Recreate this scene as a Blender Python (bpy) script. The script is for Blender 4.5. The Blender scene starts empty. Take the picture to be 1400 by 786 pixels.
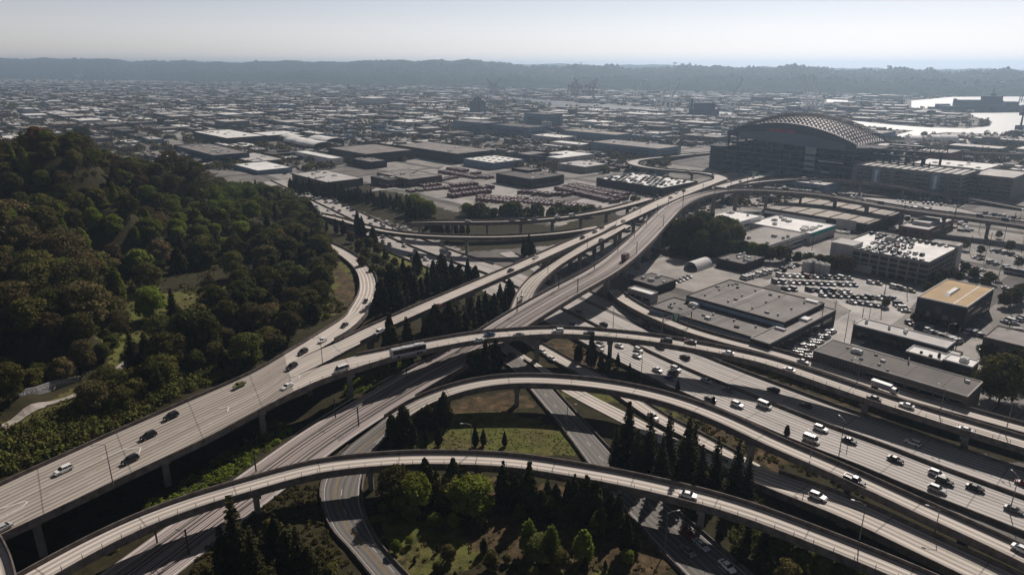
import bpy, math, random
import numpy as np
from mathutils import Vector, Matrix
R = math.radians
S = bpy.context.scene
COL = S.collection
# ------------------------------------------------------------------ camera, sky, sun, exposure
H, F, PITCH = 115.0, 933.0, R(17.9)            # camera height (m), focal length in px of a 1400 wide frame
SP, CP = math.sin(PITCH), math.cos(PITCH)
cd = bpy.data.cameras.new('camera'); cam = bpy.data.objects.new('camera', cd); COL.objects.link(cam)
cd.sensor_fit = 'HORIZONTAL'; cd.sensor_width = 36; cd.lens = 36 * F / 1400
cd.clip_start = 1; cd.clip_end = 60000
cam.location = (0, 0, H); cam.rotation_euler = (R(90) - PITCH, 0, 0)
S.camera = cam
AZ, EL = R(28), R(38)                          # sun ahead of the camera, to its right
W = bpy.data.worlds.new('World'); S.world = W; W.use_nodes = True
nt = W.node_tree; nt.nodes.clear()
sky = nt.nodes.new('ShaderNodeTexSky'); sky.sky_type = 'NISHITA'; sky.sun_disc = False
sky.sun_elevation = EL; sky.sun_rotation = AZ; sky.air_density = 1.0; sky.dust_density = 0.12; sky.ozone_density = 1.0
bg = nt.nodes.new('ShaderNodeBackground'); bg.inputs[1].default_value = 0.075
wo = nt.nodes.new('ShaderNodeOutputWorld')
tint = nt.nodes.new('ShaderNodeMix'); tint.data_type = 'RGBA'; tint.blend_type = 'MULTIPLY'; tint.inputs['Factor'].default_value = 1; tint.inputs['B'].default_value = (1.06, 1.04, 1.24, 1)
tcw = nt.nodes.new('ShaderNodeTexCoord'); sxyz = nt.nodes.new('ShaderNodeSeparateXYZ'); el_ = nt.nodes.new('ShaderNodeValToRGB'); nt.links.new(tcw.outputs['Generated'], sxyz.inputs[0]); nt.links.new(sxyz.outputs['Z'], el_.inputs[0])
for i_, (p_, c_) in enumerate(((0.0, (1.28, 1.18, 1.20)), (.05, (1.22, 1.15, 1.23)), (.10, (1.06, 1.02, 1.12)), (.22, (.50, .47, .50)), (.55, (.30, .27, .27)))):      # pale haze near the horizon, deeper air overhead
    e_ = el_.color_ramp.elements[i_] if i_ < 2 else el_.color_ramp.elements.new(p_); e_.position = p_; e_.color = (*c_, 1)
nt.links.new(el_.outputs[0], tint.inputs['B']); hsv = nt.nodes.new('ShaderNodeHueSaturation'); hsv.inputs['Saturation'].default_value = .45; nt.links.new(sky.outputs[0], hsv.inputs['Color']); nt.links.new(hsv.outputs[0], tint.inputs['A']); nt.links.new(tint.outputs['Result'], bg.inputs[0]); nt.links.new(bg.outputs[0], wo.inputs[0])
sl = bpy.data.lights.new('sun', 'SUN'); sl.energy = 5.0; sl.angle = R(0.53); sl.color = (1, .91, .83)
so = bpy.data.objects.new('sun', sl); COL.objects.link(so)
SUN = Vector((math.sin(AZ) * math.cos(EL), math.cos(AZ) * math.cos(EL), math.sin(EL)))
so.rotation_euler = SUN.to_track_quat('Z', 'Y').to_euler(); so.location = (300, 400, 500)
S.view_settings.view_transform = 'Standard'; S.view_settings.look = 'None'
S.view_settings.exposure = 0.0; S.view_settings.gamma = 1; S.view_settings.use_curve_mapping = False
S.render.engine = 'CYCLES'
S.cycles.max_bounces = 5; S.cycles.diffuse_bounces = 2; S.cycles.glossy_bounces = 2; S.cycles.transmission_bounces = 2
S.cycles.volume_bounces = 0; S.cycles.use_denoising = True; S.cycles.caustics_reflective = False; S.cycles.caustics_refractive = False
rng = np.random.default_rng(11); rnd = random.Random(5)
UX, UY = math.cos(R(-48)), math.sin(R(-48))    # the city's street grid: u runs off to the right and nearer, v away
VX, VY = -UY, UX

def P(px, py, z=0.0):
    """World point at height z that the photograph shows at pixel (px, py) of 1400x786."""
    u, v = (px - 700) / F, (393 - py) / F
    t = (z - H) / (-SP + v * CP)
    return Vector((u * t, (CP + v * SP) * t, z))
def proj(x, y, z):
    fw = y * CP + (H - z) * SP
    up = y * SP - (H - z) * CP
    return (700 + F * x / fw, 393 - F * up / fw) if fw > 1 else (-9999, 9999)

# ------------------------------------------------------------------ terrain heights
def inpoly(x, y, poly):
    x = np.asarray(x, float); y = np.asarray(y, float); c = np.zeros(x.shape, bool); n = len(poly)
    for i in range(n):
        x1, y1 = poly[i]; x2, y2 = poly[i - 1]
        c ^= ((y1 > y) != (y2 > y)) & (x < (x2 - x1) * (y - y1) / ((y2 - y1) or 1e-9) + x1)
    return c
TC = []
def tc(z, *pts):
    for q in pts:
        w = P(q[0], q[1], z); TC.append((w.x, w.y, z))
def tw(*pts): TC.extend(pts)
# ridge of the wooded hill and its slope (world x, y, z)
tw((-420, 330, 75), (-330, 330, 72), (-265, 400, 70), (-300, 440, 62), (-225, 455, 50), (-190, 500, 22), (-160, 545, 6), (-380, 420, 62), (-520, 400, 72), (-600, 300, 66),
   (-250, 300, 48), (-215, 360, 46), (-260, 240, 45), (-330, 200, 50), (-420, 180, 55), (-600, 120, 60), (-175, 440, 20), (-185, 400, 20),
   (-700, 560, 30), (-480, 560, 26), (-380, 560, 22), (-300, 560, 12), (-250, 580, 2), (-420, 680, 0), (-600, 740, 0), (-800, 800, 0), (-900, 500, 40), (-900, 200, 60), (-300, 660, 0))
tc(9, (0, 585), (70, 555), (-120, 640)); tc(10, (150, 520), (60, 535), (190, 490)); tc(13, (235, 455), (150, 440), (180, 390)); tc(12, (300, 418), (345, 370), (250, 370), (320, 345))
tc(26, (60, 440), (100, 380)); tc(20, (20, 520), (-60, 560)); tc(19, (200, 330), (290, 300)); tc(34, (80, 320))
tc(10, (352, 330), (340, 300)); tc(5, (390, 300))
tc(9, (250, 535), (330, 495), (120, 590), (0, 640), (-150, 720), (390, 450)); tc(8, (420, 430), (430, 400))
tc(7, (455, 400), (480, 420), (470, 370)); tc(6, (500, 350), (530, 385), (530, 410)); tc(4, (440, 335), (420, 330))
tc(3, (560, 400), (590, 385), (545, 350), (500, 325)); tc(1, (600, 360), (530, 330))
tc(7, (508, 426), (470, 452), (545, 425)); tc(5, (580, 405))
# ravine under the left freeway, rail bench, ramps
tc(-4, (60, 770), (160, 720), (250, 660), (330, 620), (400, 580), (-80, 840)); tc(-2, (120, 740), (470, 540), (520, 510), (0, 760))
tc(-1, (290, 648), (360, 598), (450, 548), (230, 680), (170, 715)); tc(2.6, (215, 700), (250, 677), (300, 645), (345, 613), (385, 588), (180, 727)); tc(1.5, (480, 535), (530, 508))
tc(0, (150, 790), (280, 712), (380, 640), (450, 590), (520, 555), (600, 505), (640, 480), (680, 470), (240, 740), (330, 690), (420, 640))
tc(0, (480, 700), (500, 760), (470, 650), (540, 790), (600, 700), (700, 700), (800, 720), (700, 600), (760, 560), (650, 590), (850, 620), (900, 700), (1000, 760), (600, 760), (860, 780), (700, 780))
tc(1, (510, 605), (540, 595)); tc(2.2, (545, 575), (530, 575)); tc(3, (556, 560)); tc(0, (610, 560), (570, 600), (640, 548), (620, 540)); tc(1.5, (400, 720), (380, 770), (440, 750), (340, 760))
tc(0, (700, 440), (640, 400), (600, 440), (660, 360), (750, 400), (800, 440), (880, 480), (960, 520), (1060, 570), (1160, 620), (1280, 670), (1400, 720), (1400, 650), (1300, 600), (1200, 570), (1100, 640), (1000, 620), (1200, 720), (1300, 780), (900, 580), (820, 520), (760, 490))
tc(0, (560, 325), (500, 300), (450, 285), (410, 270), (380, 255), (640, 345), (700, 330), (800, 330), (900, 340), (1000, 370), (1100, 400), (1200, 450), (1300, 500), (1400, 560), (600, 280), (500, 255), (700, 260), (850, 280), (1000, 290), (1150, 330), (1300, 380), (1400, 440), (1400, 330), (1200, 290), (1000, 245), (800, 230), (600, 230), (450, 230), (350, 225), (300, 200), (100, 150), (200, 175), (0, 150), (1400, 260), (-100, 140))
tw((0, 60, 2), (-60, 80, 4), (80, 80, 0), (160, 80, 0), (-120, 60, 10), (250, 120, 0), (350, 300, 0), (500, 250, 0), (600, 500, 0), (0, -100, 10), (-300, 50, 40))
TCA = np.array(TC)
def terr(x, y):
    x = np.atleast_1d(np.asarray(x, float)); y = np.atleast_1d(np.asarray(y, float))
    out = np.empty(x.shape)
    for i in range(0, len(x), 4000):
        d2 = (x[i:i+4000, None] - TCA[:, 0]) ** 2 + (y[i:i+4000, None] - TCA[:, 1]) ** 2
        w = 1.0 / (d2 + 60.0) ** 1.7
        out[i:i+4000] = (w * TCA[:, 2]).sum(1) / w.sum(1)
    def ss(v): v = np.clip(v, 0, 1); return v * v * (3 - 2 * v)
    out = np.where(out > 0, out * ss((out - .3) / 2.2), out * ss((-out - .2) / 1.2))
    out = out * np.clip((1000 - np.hypot(x, y)) / 150, 0, 1)
    if len(CLAMP):
        for i in range(0, len(x), 1500):
            sl_ = slice(i, i + 1500); d = np.hypot(x[sl_, None] - CLAMP[:, 0], y[sl_, None] - CLAMP[:, 1]) - CLAMP[:, 3]
            out[sl_] = np.minimum(out[sl_], (CLAMP[:, 2] - .22 + np.maximum(0, d - 3.2) * .6).min(1))
    return out
CLAMP = np.zeros((0, 4))
def tz(x, y): return float(terr(x, y)[0])
def G(px, py):
    """Point where the ray through a pixel meets the terrain."""
    u, v = (px - 700) / F, (393 - py) / F
    t = np.arange(110, 1400, 3.0)
    x, y, z = u * t, (CP + v * SP) * t, H + (-SP + v * CP) * t
    hit = np.nonzero(z <= terr(x, y))[0]
    if len(hit) == 0: return P(px, py, 0)
    i = hit[0]
    return Vector((x[i], y[i], tz(x[i], y[i])))

# ------------------------------------------------------------------ materials
def lin(c): return tuple(((v / 255) / 12.92 if v / 255 <= .04045 else ((v / 255 + .055) / 1.055) ** 2.4) for v in c)
MATS = {}
def M(name, col, rough=.85, var=.25, scale=.6, spec=.25, coord='Object', metal=0.0, stretch=None, col2=None, rand=0.0, transl=0.0):
    if name in MATS: return MATS[name]
    m = bpy.data.materials.new(name); m.use_nodes = True; t = m.node_tree; N = t.nodes; L = t.links
    b = N['Principled BSDF']; b.inputs['Roughness'].default_value = rough; b.inputs['Specular IOR Level'].default_value = spec; b.inputs['Metallic'].default_value = metal
    c2 = col2 or tuple(max(0, v * (1 - var)) for v in col); c1 = col if col2 else tuple(v * (1 + var) for v in col)
    tc_ = N.new('ShaderNodeTexCoord'); no = N.new('ShaderNodeTexNoise'); no.inputs['Scale'].default_value = scale; no.inputs['Detail'].default_value = 5; no.inputs['Roughness'].default_value = .65
    if coord == 'World':
        g = N.new('ShaderNodeNewGeometry'); src = g.outputs['Position']
    else: src = tc_.outputs[coord]
    if stretch:
        mp = N.new('ShaderNodeMapping'); mp.inputs['Scale'].default_value = stretch; L.new(src, mp.inputs[0]); src = mp.outputs[0]
    L.new(src, no.inputs['Vector'])
    rp = N.new('ShaderNodeValToRGB'); rp.color_ramp.elements[0].position = .32; rp.color_ramp.elements[1].position = .68
    rp.color_ramp.elements[0].color = (*c2, 1); rp.color_ramp.elements[1].color = (*c1, 1)
    L.new(no.outputs[0], rp.inputs[0]); out = rp.outputs[0]
    if rand:
        oi = N.new('ShaderNodeObjectInfo'); hs = N.new('ShaderNodeHueSaturation'); mr = N.new('ShaderNodeMapRange'); mr.inputs[3].default_value = 1 - rand; mr.inputs[4].default_value = 1 + rand
        L.new(oi.outputs['Random'], mr.inputs[0]); L.new(mr.outputs[0], hs.inputs['Value'])
        mh = N.new('ShaderNodeMapRange'); mh.inputs[3].default_value = .5 - rand * .07; mh.inputs[4].default_value = .5 + rand * .05
        ml = N.new('ShaderNodeMath'); ml.operation = 'FRACT'; mm = N.new('ShaderNodeMath'); mm.operation = 'MULTIPLY'; mm.inputs[1].default_value = 7.3
        L.new(oi.outputs['Random'], mm.inputs[0]); L.new(mm.outputs[0], ml.inputs[0]); L.new(ml.outputs[0], mh.inputs[0]); L.new(mh.outputs[0], hs.inputs['Hue'])
        L.new(out, hs.inputs['Color']); out = hs.outputs[0]
    L.new(out, b.inputs['Base Color'])
    if transl:
        tr = N.new('ShaderNodeBsdfTranslucent'); mx = N.new('ShaderNodeMixShader'); mx.inputs[0].default_value = transl
        L.new(out, tr.inputs[0]); L.new(b.outputs[0], mx.inputs[1]); L.new(tr.outputs[0], mx.inputs[2]); L.new(mx.outputs[0], N['Material Output'].inputs[0])
    MATS[name] = m; return m
def M_road(name, c_dark, c_light, period=1.83, joints=True, rough=.8):
    """Pavement: u across and v along the road in metres; tyre tracks, long streaks, slab joints, patches."""
    m = bpy.data.materials.new(name); m.use_nodes = True; t = m.node_tree; N = t.nodes; L = t.links
    b = N['Principled BSDF']; b.inputs['Roughness'].default_value = rough; b.inputs['Specular IOR Level'].default_value = .3
    uv = N.new('ShaderNodeUVMap'); uv.uv_map = 'UVMap'
    def noise(sc, det=4):
        mp = N.new('ShaderNodeMapping'); mp.inputs['Scale'].default_value = sc; n = N.new('ShaderNodeTexNoise'); n.inputs['Scale'].default_value = 1; n.inputs['Detail'].default_value = det
        L.new(uv.outputs[0], mp.inputs[0]); L.new(mp.outputs[0], n.inputs['Vector']); return n.outputs[0]
    def math_(op, a, bb=None):
        n = N.new('ShaderNodeMath'); n.operation = op
        for i, v in enumerate((a, bb)):
            if v is None: continue
            if isinstance(v, (int, float)): n.inputs[i].default_value = v
            else: L.new(v, n.inputs[i])
        return n.outputs[0]
    sx = N.new('ShaderNodeSeparateXYZ'); L.new(uv.outputs[0], sx.inputs[0])
    track = math_('SINE', math_('MULTIPLY', sx.outputs[0], 2 * math.pi / period))
    streak = noise((1.6, .006, 1)); patch = noise((.22, .03, 1), 6); fine = noise((3, 3, 1), 3)
    f = math_('ADD', math_('ADD', math_('MULTIPLY', track, .22), math_('MULTIPLY', streak, .85)), math_('ADD', math_('MULTIPLY', patch, .55), math_('MULTIPLY', fine, .12)))
    rp = N.new('ShaderNodeValToRGB'); rp.color_ramp.elements[0].position = .38; rp.color_ramp.elements[1].position = 1.12 if False else 1.0
    rp.color_ramp.elements[0].color = (*c_dark, 1); rp.color_ramp.elements[1].color = (*c_light, 1); L.new(f, rp.inputs[0]); out = rp.outputs[0]
    stain = N.new('ShaderNodeValToRGB'); stain.color_ramp.elements[0].position = .56; stain.color_ramp.elements[1].position = .74; stain.color_ramp.elements[0].color = (1, 1, 1, 1); stain.color_ramp.elements[1].color = (.62, .6, .58, 1); L.new(noise((.35, .012, 1), 7), stain.inputs[0])
    mm_ = N.new('ShaderNodeMix'); mm_.data_type = 'RGBA'; mm_.blend_type = 'MULTIPLY'; mm_.inputs['Factor'].default_value = 1; L.new(out, mm_.inputs['A']); L.new(stain.outputs[0], mm_.inputs['B']); out = mm_.outputs['Result']
    if joints:
        fr = math_('LESS_THAN', math_('FRACT', math_('DIVIDE', sx.outputs[1], 22.0)), .018)
        mx = N.new('ShaderNodeMix'); mx.data_type = 'RGBA'; mx.inputs['Factor'].default_value = 0
        L.new(math_('MULTIPLY', fr, .5), mx.inputs['Factor']); L.new(out, mx.inputs['A']); mx.inputs['B'].default_value = (.05, .045, .04, 1); out = mx.outputs['Result']
    L.new(out, b.inputs['Base Color']); MATS[name] = m; return m
DECKC = M_road('old_deck_concrete', (.13, .112, .095), (.42, .372, .328))
CONC = M_road('freeway_concrete', (.15, .137, .127), (.52, .485, .455))
RAMPC = M_road('ramp_concrete', (.20, .175, .152), (.62, .56, .50), joints=True)
ASPH = M_road('road_asphalt', (.085, .078, .072), (.17, .158, .145), joints=False)
TRACKBED = M_road('track_bed', (.15, .125, .118), (.42, .365, .345), period=.9, joints=False)
FARCON = M_road('far_concrete', (.32, .30, .27), (.46, .43, .4), joints=False)
BARR = M('barrier_concrete', (.125, .105, .095), scale=.45, var=.5)
GIRD = M('girder_concrete', (.19, .175, .16), scale=.2, var=.2)
WHITE = M('road_paint_white', (.62, .6, .56), var=.25, scale=1.5); YEL = M('road_paint_yellow', (.34, .22, .06), var=.2, scale=1.5)
STEEL = M('galvanised_steel', (.16, .155, .15), rough=.55, var=.15); DARKM = M('dark_metal', (.03, .03, .032), rough=.5, var=.2)
RAIL = M('rail_steel', (.07, .05, .045), rough=.6, var=.2); GLASS = M('window_glass', (.012, .014, .017), rough=.15, var=.2, spec=.5); TYRE = M('tyre_rubber', (.015, .015, .015), rough=.9, var=.2)
TRUNK = M('bark', (.06, .042, .03), var=.4, scale=2)
LEAF = {
 'dark': M('leaf_dark_green', (.078, .080, .020), var=.5, scale=.5, rand=.45, transl=.2, rough=.85, spec=.05),
 'brown': M('leaf_brown_green', (.100, .082, .032), var=.5, scale=.45, rand=.4, transl=.2, rough=.85, spec=.05),
 'bright': M('leaf_bright_green', (.135, .165, .024), var=.4, scale=.5, rand=.3, transl=.38, rough=.8, spec=.05),
 'conif': M('needle_green', (.036, .036, .013), var=.45, scale=.6, rand=.3, transl=.08, rough=.9, spec=.04),
 'olive': M('leaf_olive', (.105, .095, .028), var=.45, scale=.5, rand=.25, transl=.22, rough=.85, spec=.05),
 'autumn': M('leaf_autumn', (.11, .060, .018), var=.4, scale=.5, rand=.25, transl=.25, rough=.75, spec=.2)}

# ------------------------------------------------------------------ object helpers
def tag(o, label=None, cat=None, group=None, kind=None):
    if label: o['label'] = label
    if cat: o['category'] = cat
    if group: o['group'] = group
    if kind: o['kind'] = kind
    return o
def empty(name, loc, rz=0):
    o = bpy.data.objects.new(name, None); COL.objects.link(o); o.location = loc; o.rotation_euler.z = rz; o.empty_display_size = .1; return o
class MB:
    def __init__(s): s.v = []; s.f = []; s.m = []; s.uv = []; s.has = False
    def face(s, pts, mi=0, uv=None):
        b = len(s.v); s.v.extend(tuple(p) for p in pts); s.f.append(tuple(range(b, b + len(pts)))); s.m.append(mi)
        if uv: s.has = True
        s.uv.append(uv or [(0, 0)] * len(pts))
    def box(s, c, d, rz=0, mi=0, top=True, bottom=True, taper=1.0):
        cx, cy, cz = c; hx, hy, hz = d[0] / 2, d[1] / 2, d[2] / 2; ca, sa = math.cos(rz), math.sin(rz)
        def q(x, y, z):
            k = taper if z > 0 else 1
            return (cx + x * k * ca - y * k * sa, cy + x * k * sa + y * k * ca, cz + z)
        b = len(s.v); s.v += [q(sx * hx, sy * hy, sz * hz) for sz in (-1, 1) for sx, sy in ((-1, -1), (1, -1), (1, 1), (-1, 1))]
        fs = [(0, 1, 5, 4), (1, 2, 6, 5), (2, 3, 7, 6), (3, 0, 4, 7)]
        if top: fs.append((4, 5, 6, 7))
        if bottom: fs.append((3, 2, 1, 0))
        for f in fs: s.f.append(tuple(b + i for i in f)); s.m.append(mi); s.uv.append([(0, 0)] * 4)
    def bar(s, a, bb, r=.1, n=4, mi=0, r2=None):
        a, bb = Vector(a), Vector(bb); d = bb - a
        if d.length < 1e-6: return
        q = d.to_track_quat('Z', 'Y'); r2 = r if r2 is None else r2; b = len(s.v)
        for P0, rr in ((a, r), (bb, r2)):
            for k in range(n):
                t = 2 * math.pi * (k + .5) / n; s.v.append(tuple(P0 + q @ Vector((rr * math.cos(t), rr * math.sin(t), 0))))
        for k in range(n): s.f.append((b + k, b + (k + 1) % n, b + n + (k + 1) % n, b + n + k)); s.m.append(mi); s.uv.append([(0, 0)] * 4)
        s.f.append(tuple(b + n + k for k in range(n))); s.m.append(mi); s.uv.append([(0, 0)] * n)
        s.f.append(tuple(b + k for k in reversed(range(n)))); s.m.append(mi); s.uv.append([(0, 0)] * n)
    def ring(s, rings, mi=0, close=True, caps=True):
        """Loft over rings of equal length."""
        b = len(s.v); n = len(rings[0])
        for r_ in rings: s.v.extend(tuple(p) for p in r_)
        for i in range(len(rings) - 1):
            for k in range(n if close else n - 1):
                k2 = (k + 1) % n; s.f.append((b + i * n + k, b + i * n + k2, b + (i + 1) * n + k2, b + (i + 1) * n + k)); s.m.append(mi); s.uv.append([(0, 0)] * 4)
        if caps and close:
            s.f.append(tuple(b + k for k in reversed(range(n)))); s.m.append(mi); s.uv.append([(0, 0)] * n)
            e = b + (len(rings) - 1) * n; s.f.append(tuple(e + k for k in range(n))); s.m.append(mi); s.uv.append([(0, 0)] * n)
    def mesh(s, name, mats, smooth=False):
        me = bpy.data.meshes.new(name); me.from_pydata(s.v, [], s.f)
        for m in (mats if isinstance(mats, (list, tuple)) else [mats]): me.materials.append(m)
        me.polygons.foreach_set('material_index', s.m)
        if s.has:
            l = me.uv_layers.new(name='UVMap'); l.data.foreach_set('uv', np.array([c for u in s.uv for c in u], 'f').ravel())
        if smooth: me.polygons.foreach_set('use_smooth', [True] * len(s.f))
        me.update(); return me
    def build(s, name, mats, parent=None, smooth=False):
        return obj(name, s.mesh(name, mats, smooth), parent)
def obj(name, me, parent=None, loc=None, rz=0):
    o = bpy.data.objects.new(name, me); COL.objects.link(o)
    if parent is not None: o.parent = parent
    if loc is not None: o.location = loc; o.rotation_euler.z = rz
    return o
def kids_of(o): return list(o.children)
def copy_tree(o, parent=None):
    c = o.copy(); COL.objects.link(c); c.parent = parent
    for ch in KIDS.get(o.name, []): copy_tree(ch, c)
    return c
KIDS = {}
def remember(o, kids): KIDS[o.name] = kids
def quads_mesh(name, V, mat):
    """V: (n,4,3) array of quads."""
    n = len(V); me = bpy.data.meshes.new(name); me.vertices.add(n * 4); me.vertices.foreach_set('co', V.reshape(-1).astype('f'))
    me.loops.add(n * 4); me.loops.foreach_set('vertex_index', np.arange(n * 4, dtype='i')); me.polygons.add(n)
    me.polygons.foreach_set('loop_start', np.arange(0, n * 4, 4, dtype='i'))
    me.materials.append(mat); me.update(); me.validate(); return me

# ------------------------------------------------------------------ roads data: ((upper edge px), (lower edge px), z)
RD = {}
def edges(st):
    """Resample paired edges with Catmull-Rom; returns arrays L, Rr (n,3)."""
    A = np.array([[*P(u[0], u[1], z), *P(l[0], l[1], z)] for u, l, z in st]); return resamp(A)
def resamp(A, step=3.0):
    n = len(A); out = []
    for i in range(n - 1):
        p0, p1, p2, p3 = A[max(i - 1, 0)], A[i], A[i + 1], A[min(i + 2, n - 1)]
        if i == 0: p0 = 2 * p1 - p2
        if i == n - 2: p3 = 2 * p2 - p1
        d = np.linalg.norm(((p2 - p1)[:3] + (p2 - p1)[-3:]) / 2); k = max(1, int(d / step))
        def tj(a, b): return max(np.linalg.norm(b - a), 1e-6) ** .5
        t0 = 0; t1 = t0 + tj(p0, p1); t2 = t1 + tj(p1, p2); t3 = t2 + tj(p2, p3)
        for j in range(k):
            t = t1 + (t2 - t1) * j / k
            a1 = (t1 - t) / (t1 - t0) * p0 + (t - t0) / (t1 - t0) * p1; a2 = (t2 - t) / (t2 - t1) * p1 + (t - t1) / (t2 - t1) * p2; a3 = (t3 - t) / (t3 - t2) * p2 + (t - t2) / (t3 - t2) * p3
            b1 = (t2 - t) / (t2 - t0) * a1 + (t - t0) / (t2 - t0) * a2; b2 = (t3 - t) / (t3 - t1) * a2 + (t - t1) / (t3 - t1) * a3
            out.append((t2 - t) / (t2 - t1) * b1 + (t - t1) / (t2 - t1) * b2)
    out.append(A[-1]); return np.array(out)
def from_center(st, w):
    """st: [(px, py, z)], constant or per-station width -> edges array."""
    C = np.array([[*P(a, b, z)] for a, b, z in st]); C = resamp(C)
    for _ in range(3): C[1:-1] = (C[:-2] + 2 * C[1:-1] + C[2:]) / 4
    return with_width(C, w)
def with_width(C, w):
    T = np.gradient(C, axis=0); T[:, 2] = 0; T /= np.linalg.norm(T, axis=1)[:, None]
    Nn = np.stack([-T[:, 1], T[:, 0], 0 * T[:, 0]], 1)
    w = np.interp(np.linspace(0, 1, len(C)), np.linspace(0, 1, len(w)), w)[:, None] if isinstance(w, (list, tuple)) else w
    return np.hstack([C + Nn * w / 2, C - Nn * w / 2])
def from_pairs(st, w, keep=0, sm=4):
    """Edge pairs; after the first `keep` stations the width relaxes to w metres."""
    A = np.array([[*P(u[0], u[1], z), *P(l[0], l[1], z)] for u, l, z in st]); E_ = resamp(A)
    C = (E_[:, :3] + E_[:, 3:]) / 2; hw = (E_[:, :3] - E_[:, 3:])
    W0 = np.linalg.norm(hw[:, :2], axis=1)
    C2 = C.copy()
    for _ in range(sm): C2[1:-1] = (C2[:-2] + 2 * C2[1:-1] + C2[2:]) / 4
    X = with_width(C2, w)
    if keep:
        s = np.concatenate([[0], np.cumsum(np.linalg.norm(np.diff(C, axis=0), axis=1))])
        k0 = np.linalg.norm(A[1:keep, :3] / 2 + A[1:keep, 3:] / 2 - A[:keep - 1, :3] / 2 - A[:keep - 1, 3:] / 2, axis=1).sum() if keep > 1 else 0
        f = np.clip((s - k0) / 20, 0, 1)[:, None]; f = f * f * (3 - 2 * f)
        sgn = np.sign((hw * (X[:, :3] - X[:, 3:])).sum(1)).mean()
        if sgn < 0: X = np.hstack([X[:, 3:], X[:, :3]])
        X = E_ * (1 - f) + X * f
    else:
        if np.sign((hw * (X[:, :3] - X[:, 3:])).sum(1)).mean() < 0: X = np.hstack([X[:, 3:], X[:, :3]])
    return X
RD['A'] = edges([((-260, 792), (-260, 850), 10), ((-120, 724), (-120, 792), 10), ((0, 665), (0, 736), 10), ((102, 618), (120, 679), 10), ((173, 586), (195, 643), 10), ((260, 548), (282, 602), 10.5), ((350, 508), (368, 556), 11.5), ((388, 486), (401, 539), 12)])
RD['A'][:, [2, 5]] += 0
RD['B'] = from_pairs([((388, 486), (391, 499), 12), ((434, 458), (445, 472), 11.5), ((472, 433), (485, 447), 10.4), ((486, 412), (506, 420), 9.5), ((493, 396), (515, 398), 8.5), ((490, 376), (511, 374), 8), ((475, 358), (493, 355), 7), ((448, 341), (462, 336), 5.5), ((415, 328), (428, 323), 4)], 8.6, keep=3)
RD['A2'] = from_pairs([((391, 499), (396, 518), 12), ((435, 479), (440, 497), 13), ((477, 461), (487, 472), 13.7), ((515, 442), (525, 453), 14), ((543, 430), (555, 440), 14.5), ((571, 418), (583, 427), 15), ((612, 400), (626, 409), 15), ((655, 381), (668, 391), 15), ((700, 363), (712, 371), 15), ((764, 335), (775, 342), 15), ((800, 320), (810, 326), 15), ((833, 305), (850, 309), 15), ((870, 288), (882, 293), 15), ((905, 273), (922, 273), 15), ((952, 254), (972, 254), 15), ((975, 245), (990, 248), 14)], [8.4] * 6 + [9, 10, 12, 13, 12.5, 12], keep=2)
RD['C'] = from_pairs([((396, 518), (401, 539), 12), ((432, 503), (440, 522), 12.6), ((477, 489), (487, 506), 13), ((538, 475), (546, 489), 13), ((584, 467), (590, 479), 13), ((643, 456), (648, 469), 12.5), ((700, 450), (700, 464), 12), ((764, 448), (764, 459.5), 12), ((827, 452), (825, 463), 11.5), ((891, 459), (888, 469), 11.2), ((954, 469), (950, 480), 10.4), ((1050, 489), (1045, 500), 9.0), ((1126, 514), (1120, 526), 7.8), ((1185, 534), (1178, 546), 7.0), ((1253, 555), (1245, 569), 6.6), ((1330, 577), (1320, 594), 6.4), ((1400, 598), (1390, 615), 6.2), ((1540, 640), (1528, 662), 6)], [9, 9, 8.6, 8.4, 8.4, 8.6], keep=3)
RD['D'] = from_pairs([((530, 571), (541, 583), 2.5), ((559, 551), (567, 564), 4.4), ((604, 531), (612, 545), 7), ((655, 518), (656, 533), 8.8), ((700, 513), (700, 528), 9.5), ((776, 516), (775, 529), 9.5), ((853, 526), (850, 538), 9.5), ((929, 544), (925, 557), 9.5), ((1005, 573), (999, 587), 8.6), ((1050, 595), (1043, 609), 8), ((1152, 637), (1143, 654), 7), ((1253, 681), (1243, 703), 6.6), ((1400, 747), (1390, 772), 6.4), ((1520, 805), (1508, 832), 6.4)], [8, 7.8, 7.5, 7.2, 7.2, 7.4])
RD['E'] = from_pairs([((-120, 860), (-100, 900), 8), ((25, 786), (45, 812), 8.5), ((102, 745), (118, 768), 8.5), ((178, 708), (192, 731), 8.5), ((254, 680), (264, 701), 8.5), ((350, 653), (356, 672), 8.5), ((426, 632), (430, 652), 8.5), ((503, 623), (505, 642), 8.5), ((579, 619), (579, 638), 8.5), ((700, 624), (698, 641), 8.5), ((776, 636), (772, 651), 8.5), ((853, 648), (848, 666), 8.5), ((929, 665), (922, 683), 8.5), ((1005, 684), (996, 704), 8.5), ((1050, 699), (1040, 720), 8.5), ((1152, 737), (1140, 760), 8), ((1279, 788), (1264, 814), 8), ((1380, 834), (1362, 862), 8)], 7.0)
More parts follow.
